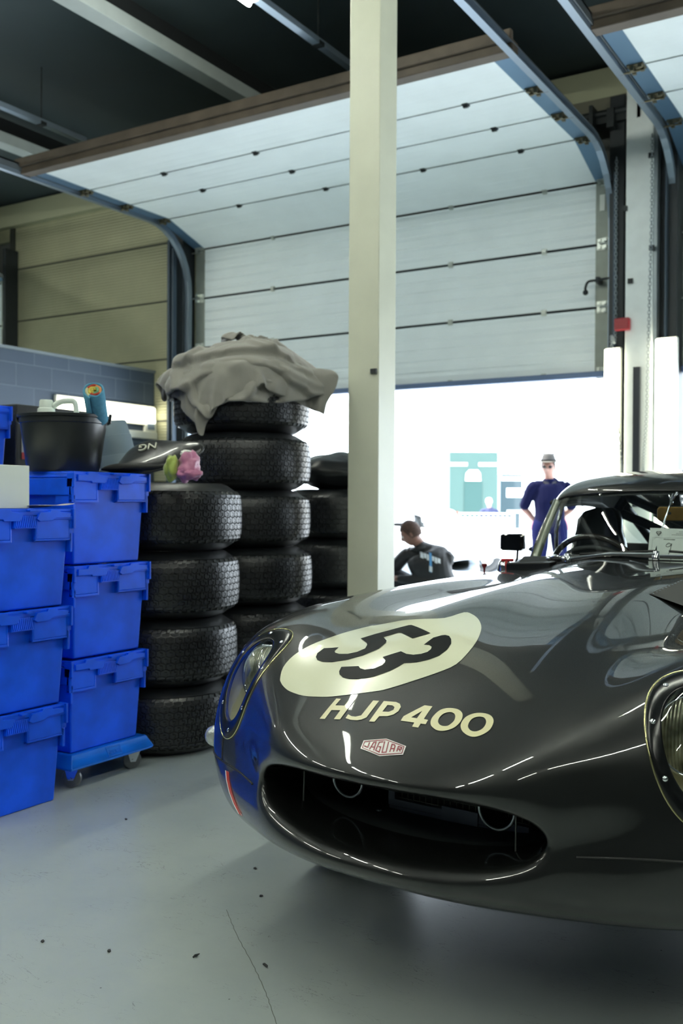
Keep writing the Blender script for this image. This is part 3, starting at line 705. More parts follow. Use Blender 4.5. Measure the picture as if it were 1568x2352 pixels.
# ---- faired headlamps
def glassy(name, tint=(1,1,1), rough=.0, fac=None):
    m = bpy.data.materials.new(name); m.use_nodes = True; nt = m.node_tree; N = nt.nodes; L = nt.links
    for x in list(N): N.remove(x)
    o = N.new('ShaderNodeOutputMaterial'); t = N.new('ShaderNodeBsdfTransparent'); g = N.new('ShaderNodeBsdfGlossy'); mx = N.new('ShaderNodeMixShader')
    lw = N.new('ShaderNodeLayerWeight'); lw.inputs['Blend'].default_value = .5
    pw = N.new('ShaderNodeMath'); pw.operation = 'POWER'; pw.inputs[1].default_value = 4.5; L.new(lw.outputs['Facing'], pw.inputs[0])
    f = N.new('ShaderNodeMath'); f.operation = 'MULTIPLY_ADD'; f.inputs[1].default_value = .93; f.inputs[2].default_value = .06; L.new(pw.outputs[0], f.inputs[0])
    t.inputs['Color'].default_value = (*tint,1); g.inputs['Roughness'].default_value = rough
    L.new(f.outputs[0], mx.inputs['Fac']); L.new(t.outputs[0], mx.inputs[1]); L.new(g.outputs[0], mx.inputs[2]); L.new(mx.outputs[0], o.inputs['Surface'])
    return m
M_cover = glassy('clear_cover', (.93,.95,.95))
M_bucket = mat('lamp_recess_paint', (206,202,172), .35, .2)
def lens_mat():
    m = mat('ribbed_lens', (196,198,168), .12, .45, coat=1)
    nt = m.node_tree; N = nt.nodes; L = nt.links; b = N['Principled BSDF']; tc = N.new('ShaderNodeTexCoord')
    w = N.new('ShaderNodeTexWave'); w.bands_direction = 'X'; w.inputs['Scale'].default_value = 42; w.inputs['Distortion'].default_value = .4
    L.new(tc.outputs['Object'], w.inputs['Vector'])
    bp = N.new('ShaderNodeBump'); bp.inputs['Strength'].default_value = .8; bp.inputs['Distance'].default_value = .004
    L.new(w.outputs['Fac'], bp.inputs['Height']); L.new(bp.outputs['Normal'], b.inputs['Normal'])
    w2 = N.new('ShaderNodeTexNoise'); w2.inputs['Scale'].default_value = 16; L.new(tc.outputs['Object'], w2.inputs['Vector'])
    r = N.new('ShaderNodeValToRGB'); r.color_ramp.elements[0].color = (*lin((92,96,76)),1); r.color_ramp.elements[1].color = (*lin((214,214,186)),1); r.color_ramp.elements[0].position = .35; r.color_ramp.elements[1].position = .62
    L.new(w2.outputs['Fac'], r.inputs['Fac']); L.new(r.outputs['Color'], b.inputs['Base Color'])
    return m
M_lens = lens_mat()
NT = 72
for s in (1,-1):
    c,a,b,n = HF[s]
    def ring(k, off):
        R = []
        for i in range(NT):
            x,y = hl_shape(2*pi*i/NT, k); p,nn = on_body(c,a,b,n,x,y); R.append(p+nn*off)
        return R
    hb = MB().grid([ring(k,o) for k,o in ((1.0,-.002),(.992,.0025),(.975,.004),(.90,.0048),(.75,.0048),(.715,.003),(.71,-.004))], True).build('headlamp_bezel', mat('bezel_black', (14,16,17), .22, spec=.45), car, smooth=True)
    MB().tube(ring(1.008,.001), .0022, 6, closed=True).build('bezel_trim', mat('brass_trim',(206,200,150),.15,.9), hb, smooth=True)
    for ang in (.35, 1.15, 2.2, 3.3, 4.2, 5.0, 5.75):
        x,y = hl_shape(ang, .87); p,nn = on_body(c,a,b,n,x,y,.0048)
        Mq = Matrix.Translation(p) @ nn.to_track_quat('Z','Y').to_matrix().to_4x4()
        sc_ = MB().lathe([(0,.0022),(.003,.0020),(.0052,.0008),(.006,-.001)], 12, Mq).build('bezel_screw', M_chrome, hb, smooth=True)
    G = [ring(k,o) for k,o in ((.735,.0035),(.65,.006),(.55,.0085),(.4,.010),(.25,.011),(.1,.0115),(.01,.0116))]
    MB().grid(G, True).build('headlamp_cover', M_cover, car, smooth=True)
    # recess behind the cover
    def deep(k, dd):
        R = []
        for i in range(NT):
            x,y = hl_shape(2*pi*i/NT, k); p,nn = on_body(c,a,b,n,x,y); R.append(p-n*dd)
        return R
    G = [deep(k,d_) for k,d_ in ((.90,.003),(.895,.02),(.88,.045),(.80,.075),(.66,.098),(.45,.115),(.2,.125),(.01,.127))]
    MB().grid(G, True).build('headlamp_recess', M_bucket, car, smooth=True)
    lc = Vector((-s*.560,.366,.650)); dr_ = Vector((-s*.03,-1,.12)).normalized()
    Mq = dr_.to_track_quat('Z','Y').to_matrix().to_4x4()
    lo = MB().lathe([(0,.026),(.022,.0245),(.045,.020),(.066,.011),(.079,.0)], 40).build('headlamp_lens', M_lens, car, smooth=True)
    lo.matrix_local = Matrix.Translation(lc)@Mq
    MB().lathe([(.077,.0),(.080,.005),(.085,.004),(.087,-.004),(.087,-.03)], 40).build('lamp_rim', M_chrome, lo, smooth=True)
    MB().lathe([(.083,-.03),(.06,-.07),(0,-.085)], 32).build('lamp_bowl', M_dark, lo, smooth=True)
    # side indicator lamp
    ip = Vector((-s*.728,.385,.462)); ax = Vector((-s*.93,-.36,.05)).normalized()
    Mi = Matrix.Translation(ip)@ax.to_track_quat('Z','Y').to_matrix().to_4x4()
    io = MB().lathe([(.038,-.03),(.038,.006),(.034,.012),(.030,.014)], 28, Mi).build('indicator_base', M_chrome, car, smooth='auto')
    MB().lathe([(.030,.010),(.031,.022),(.028,.036),(.020,.048),(.010,.054),(0,.056)], 28, Mi).build('indicator_lens', mat('clear_faceted_lens', (200,205,205), .12, .6, bump=.6, bscale=60), io, smooth=True)
    Mr = Matrix.Translation(ip+Vector((0,.02,.034)))@ax.to_track_quat('Z','Y').to_matrix().to_4x4()
    MB().lathe([(.022,-.02),(.024,.01),(.018,.026),(0,.030)], 20, Mr).build('red_side_lens', mat('red_lens', (120,30,24), .15, coat=1), io, smooth=True)
# ---- intake fittings
for u in (.183,-.198):
    MB().tube([Vector((-u+.041*cos(t), .215, .474+.041*sin(t))) for t in [2*pi*i/40 for i in range(40)]], .0036, 8, closed=True).build('duct_ring', mat('ring_alloy',(190,198,204),.25,.8), car, smooth=True)
    MB().lathe([(.040,.0),(.039,.16),(0,.17)], 28, Matrix.Translation((-u,.212,.474))@Matrix.Rotation(-pi/2,4,'X')).build('duct_pipe', M_black, car, smooth=True)
for u0,u1 in ((.298,.275),(-.250,-.266)):
    MB().tube([(-u0,.20,.535),(-u1,.165,.398)], .0018, 6).build('intake_stay', mat('stay_grey', (150,154,150), .4, .5), car, smooth=True)
rm = MB()
for i in range(21): rm.box((-.085+i*.016,.292,.425),(-.0838+i*.016,.294,.53))
for i in range(7): rm.box((-.10,.290,.430+i*.0155),(.24,.292,.4312+i*.0155))
ro = rm.build('radiator_mesh', mat('mesh_wire', (120,122,112), .5, .4), car)
fm = MB(); fm.box((-.115,.282,.412),(.24,.298,.427)); fm.box((-.115,.285,.402),(.24,.29,.410)); fm.box((-.115,.282,.42),(-.098,.298,.53)); fm.box((.03,.278,.406),(.12,.284,.436))
fm.build('radiator_frame', mat('radiator_alloy', (124,130,146), .45, .5), car)
MB().box((-.12,.31,.40),(.25,.36,.53)).build('radiator_core', M_black, car)
for u,v_,w_ in ((.235,.20,.400),(.12,.25,.40)): MB().lathe([(0,.008),(.006,.007),(.0075,.002),(.009,0)],10,Matrix.Translation((-u,v_,w_))).build('duct_bolt', M_steel, car)
# ---- bonnet vents and riveted panel
def strip(name, pts, w0, w1, m, off=.0012, parent=car):
    G = [[drop(u+w0,v,off), drop(u+w1,v,off)] for u,v in pts]
    return MB().grid(G).build(name, m, parent, smooth=True)
for s in (1,-1):
    for k in range(5):
        strip('bonnet_louvre', [(s*(.49-.0*k), 1.16+.07*k+.012*q) for q in range(5)], -.05, .05, M_gblack, .0016) if k > 5 else None
    strip('bonnet_vent', [(s*(.480-.035*q/10), 1.2+.034*q) for q in range(11)], -.012, .014, M_line, .0012)
    rp = [(s*(-.226), 1.06+.05*q) for q in range(10)]
strip('riveted_panel', [(-.42, 1.06+.03*q) for q in range(18)], -.0, .19, mat('panel_bronze_grey', (66,62,54), .42, .3), .0016)
rv = MB()
for q in range(18):
    p = drop(-.236+.006*(q/18), 1.075+.029*q, .002); rv.sphere(p, (.0032,.0032,.0018), 6, 4)
rv.build('rivet_row', M_steel, car, smooth=True)['kind'] = 'stuff'
# ---- windscreen, roof, cabin
base = [(0,1.91,.922),(.17,1.918,.920),(.33,1.945,.912),(.47,1.99,.896),(.56,2.045,.876),(.605,2.085,.862)]
head = [(0,2.055,1.166),(.16,2.063,1.164),(.30,2.085,1.158),(.42,2.12,1.150),(.50,2.165,1.140),(.545,2.21,1.128)]
def sym(l): return [(-u,v,w) for u,v,w in l[:0:-1]]+l
bl = catmull([cv(p) for p in sym(base)], 5); hl_ = catmull([cv(p) for p in sym(head)], 5)
G = [[p.lerp(q, t)+Vector((0,-.012*sin(pi*t),0)) for p,q in zip(bl,hl_)] for t in [i/6 for i in range(7)]]
MB().grid(G).build('windscreen', glassy('windscreen_glass', (.90,.95,.93)), car, smooth=True)
MB().tube([p+Vector((0,-.004,.0)) for p in bl], .011, 8).build('windscreen_seal', M_black, car, smooth=True)
for s in (1,-1):
    P0 = Vector((-s*.600,2.082,.855)); P1 = Vector((-s*.543,2.212,1.135)); mb = MB()
    G = []
    for t in [i/8 for i in range(9)]:
        p = P0.lerp(P1,t)+Vector((0,-.010*sin(pi*t),0)); k = 1-.25*t
        G.append([p+Vector((s*.036*k,-.024*k,0)), p+Vector((s*.016*k,-.034*k,0)), p+Vector((-s*.010*k,-.022*k,0)), p+Vector((-s*.022*k,.012*k,0)), p+Vector((-s*.010*k,.042*k,0)), p+Vector((s*.014*k,.020*k,0))])
    mb.grid(G, True); mb.build('windscreen_pillar', mat('pillar_grey_paint', (112,120,104), .28, .35, coat=1), car, smooth=True)
    MB().tube([P0+Vector((-s*.018,.0,0)), P0.lerp(P1,.5)+Vector((-s*.016,-.012,0)), P1+Vector((-s*.010,0,0))], .006, 6).build('pillar_bead', M_chrome, car, smooth=True)
    MB().tube([(-s*.60,2.33,.86),(-s*.592,2.31,1.0),(-s*.560,2.30,1.118)], .009, 8).build('quarter_light_bar', M_chrome, car, smooth=True)
    MB().tube([(-s*.57,2.22,1.12),(-s*.585,2.5,1.128),(-s*.59,2.8,1.12),(-s*.60,3.02,1.06),(-s*.63,3.12,.88)], .013, 8).build('window_surround', M_black, car, smooth=True)
rows = [[(0,2.055,1.166),(.15,2.062,1.165),(.30,2.083,1.159),(.43,2.12,1.150),(.52,2.175,1.138),(.556,2.215,1.122)],
        [(0,2.085,1.198),(.15,2.09,1.197),(.30,2.11,1.19),(.43,2.145,1.178),(.525,2.20,1.158),(.572,2.245,1.120)],
        [(0,2.20,1.232),(.15,2.205,1.231),(.30,2.22,1.226),(.43,2.25,1.214),(.53,2.29,1.190),(.584,2.33,1.122)],
        [(0,2.45,1.262),(.15,2.45,1.260),(.30,2.45,1.254),(.43,2.46,1.240),(.53,2.47,1.212),(.592,2.48,1.128)],
        [(0,2.75,1.262),(.15,2.75,1.260),(.30,2.75,1.252),(.43,2.75,1.236),(.53,2.75,1.205),(.595,2.75,1.122)],
        [(0,3.05,1.235),(.15,3.05,1.232),(.30,3.05,1.222),(.42,3.05,1.200),(.52,3.05,1.160),(.60,3.05,1.060)],
        [(0,3.35,1.165),(.14,3.35,1.160),(.28,3.35,1.145),(.40,3.35,1.115),(.50,3.35,1.06),(.60,3.35,.93)],
        [(0,3.75,1.02),(.13,3.75,1.015),(.25,3.75,1.0),(.36,3.75,.97),(.45,3.75,.92),(.54,3.75,.83)],
        [(0,4.1,.83),(.11,4.1,.825),(.22,4.1,.815),(.31,4.1,.80),(.38,4.1,.77),(.44,4.1,.72)]]
def net(rows, mi, mj):
    P = np.array([sym(r) for r in rows], float); ni,nj = P.shape[:2]; Ai = _bmat(ni,ni,False); Aj = _bmat(nj,nj,False); Cn = P.copy()
    for _ in range(3): Cn = Cn+.85*(P-np.einsum('kj,ajc->akc',Aj,np.einsum('ab,bjc->ajc',Ai,Cn)))
    return np.einsum('kj,ajc->akc',_bmat(nj,mj,False),np.einsum('ab,bjc->ajc',_bmat(ni,mi,False),Cn))
RG = net(rows, 65, 45)
hb_ = MB().grid([[cv(p) for p in r] for r in RG]); keep = []; qg = []; hg_ = []
for f in hb_.f:
    c = sum((Vector(hb_.v[i]) for i in f), Vector())/4
    if abs(c.x) > .50 and 3.0 < c.y < 3.62 and c.z > .90: qg.append(f)
    elif abs(c.x) < .36 and 3.22 < c.y < 3.92: hg_.append(f)
    else: keep.append(f)
def faces_mb(fl):
    m_ = MB(); ids = sorted({i for f in fl for i in f}); mp = {i:k for k,i in enumerate(ids)}; m_.v = [hb_.v[i] for i in ids]; m_.f = [[mp[i] for i in f] for f in fl]; return m_
gl_ = glassy('side_glass', (.85,.9,.9))
faces_mb([f for f in qg if hb_.v[f[0]][0] > 0]).build('quarter_window', gl_, car, smooth=True); faces_mb([f for f in qg if hb_.v[f[0]][0] <= 0]).build('quarter_window', gl_, car, smooth=True)
faces_mb(hg_).build('rear_screen', gl_, car, smooth=True)
ro_ = faces_mb(keep).build('hard_top', M_paint, car, smooth=True)
md = ro_.modifiers.new('thick','SOLIDIFY'); md.thickness = .012; md.offset = -1 if True else 1
GL = [[cv(p)+Vector((0,0,-.022)) for p in r] for r in RG[2:38]]
MB().grid(GL).build('head_lining', M_int, car, smooth=True)
# roll cage
M_cage = mat('cage_black', (40,46,52), .38, .2)
def cage(pts, r=.021, nm='cage_tube'):
    return MB().tube(catmull([cv(p) for p in pts], 8), r, 12).build(nm, M_cage, car, smooth=True)
cage([(.53,2.72,.45),(.53,2.73,.85),(.50,2.74,1.05),(.42,2.74,1.165),(.28,2.74,1.195),(-.28,2.74,1.195),(-.42,2.74,1.165),(-.50,2.74,1.05),(-.53,2.73,.85),(-.53,2.72,.45)], nm='roll_hoop')
cage([(.44,2.74,1.15),(0,2.73,.955),(-.48,2.72,.74)], nm='cage_diagonal')
cage([(.46,2.75,1.12),(.42,3.1,.90),(.40,3.3,.72)], nm='cage_backstay'); cage([(-.46,2.75,1.12),(-.42,3.1,.90),(-.40,3.3,.72)], nm='cage_backstay')
cage([(.50,2.74,1.09),(.22,2.86,.94),(.05,2.9,.72)], nm='cage_brace')
# bulkhead, dash, seats
bk = MB().box((-.66,3.02,.30),(.66,3.05,.93)).build('rear_bulkhead', M_int, car, bevel=.008)
dsh = MB(); pr = [(1.95,.885),(2.0,.905),(2.12,.90),(2.2,.87),(2.21,.72),(2.0,.70)]
dsh.prism(pr, 0, -.60, .60); dsh.build('dashboard', M_int, car, bevel=.01)
binn = MB(); binn.tube([Vector((-.36+.115*cos(t), 2.14, .895+.045*sin(t))) for t in [pi*i/12 for i in range(13)]], .012, 8); binn.build('instrument_hood', M_int, car, smooth=True)
def seat(u):
    G = []
    for k,(w,hw,dv,vv) in enumerate(((.50,.115,.05,2.50),(.62,.12,.08,2.50),(.78,.125,.09,2.52),(.90,.12,.08,2.535),(.95,.11,.08,2.55),(1.00,.095,.085,2.555),(1.05,.09,.085,2.56),(1.085,.07,.06,2.565),(1.10,.035,.03,2.57))):
        R = []
        for q in range(9):
            t = (q-4)/4; x = hw*t; y = vv-dv*abs(t)**2.2
            R.append(Vector((-u+x, y, w)))
        for q in range(9):
            t = (4-q)/4; x = hw*1.04*t; y = vv+.035-dv*abs(t)**2.2*.8
            R.append(Vector((-u+x, y, w)))
        G.append(R)
    mb = MB().grid(G, True); mb.add(G[-1], [list(range(18))]); o = mb.build('seat_back', mat('seat_shell_black', (34,38,42), .3, coat=.5), car, smooth=True)
    mb = MB(); mb.hexa([Vector((-u+x,y,z)) for x,y,z in ((-.12,2.2,.42),(.12,2.2,.42),(.12,2.53,.42),(-.12,2.53,.42),(-.12,2.2,.56),(.12,2.2,.56),(.12,2.53,.52),(-.12,2.53,.52))])
    mb.build('seat_cushion', M_int, o, bevel=.03, seg=3)
seat(.475)
# steering wheel
swM = Matrix.Translation((-.375,2.22,.805))@Matrix.Rotation(radians(-68),4,'X')
sw = MB().tube([swM@Vector((.195*cos(t),.195*sin(t),0)) for t in [2*pi*i/48 for i in range(48)]], .0125, 10, closed=True).build('steering_wheel', mat('wheel_rim_dark', (46,40,36), .25, coat=1), car, smooth=True)
sp_ = MB()
for a_ in (pi/2+2*pi/3, pi/2-2*pi/3, pi/2):
    sp_.tube([swM@Vector((0,0,-.02)), swM@Vector((.19*cos(a_),.19*sin(a_),0))], .007, 6)
sp_.lathe([(.0,.01),(.035,.006),(.04,-.02),(.02,-.03),(.018,-.25)], 16, swM); sp_.build('wheel_spokes', M_steel, sw, smooth='auto')
# mirror, rod, card
mr_ = MB(); pts = [(x,z) for x,z in ((-.10,-.018),(-.092,-.026),(.092,-.026),(.10,-.018),(.10,.018),(.092,.026),(-.092,.026),(-.10,.018))]
mr_.prism([(p[0]+.022, p[1]+1.080) for p in pts], 1, 2.055, 2.075)
mo = mr_.build('rear_view_mirror', mat('bronze_back', (120,92,44), .35, .7, noise=.3, nscale=12), car, bevel=.004)
MB().prism([(p[0]*1.04+.022, p[1]*1.12+1.080) for p in pts], 1, 2.074, 2.082).build('mirror_frame', M_black, mo, bevel=.002)
ms = MB(); ms.lathe([(0,0),(.006,.0),(.006,.003),(0,.003)],8,Matrix.Translation((-.03,2.055,1.082))@Matrix.Rotation(pi/2,4,'X')); ms.lathe([(0,0),(.006,.0),(.006,.003),(0,.003)],8,Matrix.Translation((.03,2.055,1.082))@Matrix.Rotation(pi/2,4,'X')); ms.build('mirror_screw', M_dark, mo)
MB().tube([(-.012,2.04,1.155),(-.045,1.99,1.0),(-.055,1.965,.93)], .0038, 8).build('screen_stay', M_chrome, car, smooth=True)
kn = MB(); kn.sphere((-.018,2.035,1.125),(.008,.008,.012),10,6); kn.tube([(-.016,2.035,1.13),(.006,2.03,1.16)],.004,6); kn.tube([(-.02,2.035,1.13),(-.028,2.035,1.152)],.0035,6); kn.build('stay_clamp', M_chrome, car, smooth=True)
# paper card behind the screen
cdE = empty('number_card', (-.0,1.968,.880), label='white A5 paper card with a handwritten 9 behind the windscreen', cat='card')
cdE.parent = None
cdE.matrix_world = car.matrix_basis @ Matrix.Translation((-.0,1.964,.895)) @ Matrix.Rotation(radians(-14),4,'X') 
car_mw = Matrix.Translation(CN)@Matrix.Rotation(YAW-TH,4,'Z')
cdE.matrix_world = car_mw @ Matrix.Translation((.005,1.965,.912)) @ Matrix.Rotation(radians(-13),4,'X') @ Matrix.Rotation(radians(4),4,'Z')
MB().box((-.085,0,0),(.105,.0008,.118)).build('sheet', mat('card_white', (226,230,226), .7), cdE)
M_ink = mat('grey_ink', (96,100,100), .7); M_ink2 = mat('black_ink', (36,38,40), .7)
def line(mb, x0, x1, z, h): mb.box((x0,-.0006,z),(x1,.0,z+h))
b_ = MB()
for x0,x1,z in ((.02,.10,.106),(.01,.10,.099),(-.005,.10,.094)):
    x = x0
    while x < x1: line(b_, x, x+.0055, z, .0012); x += .0072
b_.build('printed_lines', M_ink, cdE)
b_ = MB()
for x0,x1,z0,z1 in ((-.073,-.0722,0,.083),(.058,.0588,0,.083),(-.073,.0588,.0822,.083),(.066,.0668,0,.083)): b_.box((x0,-.0006,z0),(x1,0,z1))
b_.build('printed_box', mat('pale_ink',(170,175,176),.7), cdE)
b_ = MB(); b_.prism([(-.060,.106),(-.044,.106),(-.042,.100),(-.052,.088),(-.062,.100)], 1, -.0006, 0); b_.build('printed_shield', M_ink2, cdE)
b_ = MB(); b_.prism([(-.058,.103),(-.046,.103),(-.0465,.100),(-.0575,.100)], 1, -.0009, -.0006); b_.prism([(-.057,.0975),(-.047,.0975),(-.052,.094)], 1, -.0009, -.0006); b_.build('shield_mark', M_white, cdE)
b_ = MB(); b_.tube(catmull([(-.004,-.001,.058),(-.012,-.001,.063),(-.020,-.001,.058),(-.022,-.001,.051),(-.014,-.001,.049),(-.005,-.001,.056),(-.003,-.001,.062),(-.005,-.001,.045),(-.010,-.001,.025),(-.014,-.001,.010)],6), .0009, 5); b_.build('handwritten_nine', M_ink2, cdE)
def text(name, body, size, M, m, parent, ext=.0004, bold=0.):
    cu = bpy.data.curves.new(name, 'FONT'); cu.body = body; cu.size = size; cu.extrude = ext; cu.offset = bold; cu.align_x = 'CENTER'
    o = bpy.data.objects.new(name+'_tmp', cu); COL.objects.link(o); dg = bpy.context.evaluated_depsgraph_get(); dg.update()
    me = bpy.data.meshes.new_from_object(o.evaluated_get(dg)); bpy.data.objects.remove(o)
    me.transform(M); me.materials.clear(); me.materials.append(m); p = bpy.data.objects.new(name, me); COL.objects.link(p); p.parent = parent
    return p
text('card_heading', 'PITLANE NUMBER', .0052, Matrix.Translation((-.012,-.0008,.0745))@Matrix.Rotation(pi/2,4,'X'), M_ink, cdE)
# wipers
for u0,v0,u1,v1 in ((.36,1.895,.02,1.862),(.02,1.875,-.34,1.90)):
    q0, q1 = drop(u0,v0,.012), drop(u1,v1,.016)
    w = MB().tube([q0, (q0+q1)/2+Vector((0,0,.012)), q1+Vector((0,0,.004))], .0045, 6).build('wiper_arm', M_steel, car, smooth=True)
    MB().tube([q0+Vector((.04,.02,.016)), q1+Vector((.0,.02,.014))], .005, 6).build('wiper_blade', M_black, w, smooth=True)
    MB().lathe([(0,.03),(.012,.028),(.014,.0)],12,Matrix.Translation(q0-Vector((0,0,.012)))).build('wiper_spindle', M_chrome, w, smooth=True)
# scuttle trim: black strip at the base of the screen
G = []
for i in range(31):
    u = .62-1.24*i/30; vb = 1.885+.42*(abs(u)**2.4)
    G.append([drop(u, vb-.05, .002), drop(u, vb+.004, .003)])
MB().grid(G).build('scuttle_strip', M_gblack, car, smooth=True)
# wing mirror on its stalk, cut-off pulls
wm = Vector((-.705,2.13,.955))
mb = MB(); G = []
for k,(s_,y_) in enumerate(((.3,.045),(.75,.035),(1.0,.008),(1.0,-.018),(.86,-.024))):
    G.append([wm+Vector((.052*s_*x, y_*-1 if False else y_, .036*s_*z)) for x,z in ((-1,-.8),(-.8,-1),(.8,-1),(1,-.75),(.98,.8),(.8,1),(-.8,.92),(-1,.75))])
mb.grid(G, True); mb.add(G[0],[list(range(8))]); mb.add(G[-1],[list(range(8))]); wo_ = mb.build('wing_mirror', M_gblack, car, smooth='auto')
MB().tube([wm+Vector((.02,.0,-.03)), wm+Vector((.008,.02,-.07)), Vector((-.69,2.10,.852))], .005, 8).build('mirror_stalk', M_black, wo_, smooth=True)
lt_ = MB().lathe([(0,.05),(.016,.046),(.024,.035),(.028,.02),(.030,.0)],16,Matrix.Translation((-.672,1.985,.842))).build('chrome_boss', M_chrome, car, smooth=True)
rt_ = MB(); rt_.tube([(-.655,1.965,.845),(-.655,1.965,.885)],.005,8); rt_.tube([(-.675,1.965,.887),(-.625,1.965,.889)],.006,8); rt_.build('red_cut_off_handle', mat('bright_red',(170,28,30),.35), car, smooth=True)
rp_ = MB(); rp_.lathe([(0,.052),(.010,.05),(.011,.044),(.004,.03),(.003,.0)],12,Matrix.Translation((-.688,1.84,.828))); rp_.build('red_pull_knob', mat('dark_red',(110,24,28),.3), car, smooth=True)
bx_ = MB(); bx_.hexa([Vector(p) for p in ((-.64,1.93,.845),(-.42,1.86,.862),(-.42,1.93,.868),(-.64,2.04,.85),(-.64,1.93,.878),(-.42,1.86,.892),(-.42,1.93,.895),(-.64,2.04,.882))]); bx_.build('scuttle_box', mat('satin_black',(16,18,19),.5,spec=.2), car, bevel=.006)
lc_ = MB(); q = drop(.395,1.87,.012); lc_.tube([q+Vector((-.03,0,.01)),q+Vector((.0,-.01,.022)),q+Vector((.03,.0,.012))],.006,8); lc_.sphere(q+Vector((-.03,0,.01)),.011,10,6); lc_.sphere(q+Vector((.03,0,.012)),.010,10,6); lc_.build('chrome_link', M_chrome, car, smooth=True)
# road wheels
def wheel(u, v):
    M = Matrix.Translation((-u, v, .33))@Matrix.Rotation(pi/2,4,'Y')
    o = MB().lathe([(.20,-.09),(.25,-.105),(.30,-.10),(.325,-.08),(.33,0),(.325,.08),(.30,.10),(.25,.105),(.20,.09)], 48, M).build('road_wheel', M_rubber, car, smooth=True)
    h = MB().lathe([(.20,.09),(.195,.07),(.19,-.07),(.20,-.09)], 36, M).build('wheel_rim', M_steel, o, smooth=True)
    s_ = MB()
    for k in range(16):
        a_ = 2*pi*k/16; s_.tube([M@Vector((.03*cos(a_),.03*sin(a_),.05)), M@Vector((.19*cos(a_+.25),.19*sin(a_+.25),.0))], .004, 5)
        s_.tube([M@Vector((.03*cos(a_),.03*sin(a_),-.05)), M@Vector((.19*cos(a_+.25),.19*sin(a_+.25),.0))], .004, 5)
    s_.lathe([(0,.07),(.03,.065),(.035,0),(.03,-.065),(0,-.07)],16,M); s_.build('spokes_and_hub', M_chrome, o, smooth=True)
for s in (1,-1): wheel(s*.62,.86); wheel(s*.62,3.28)
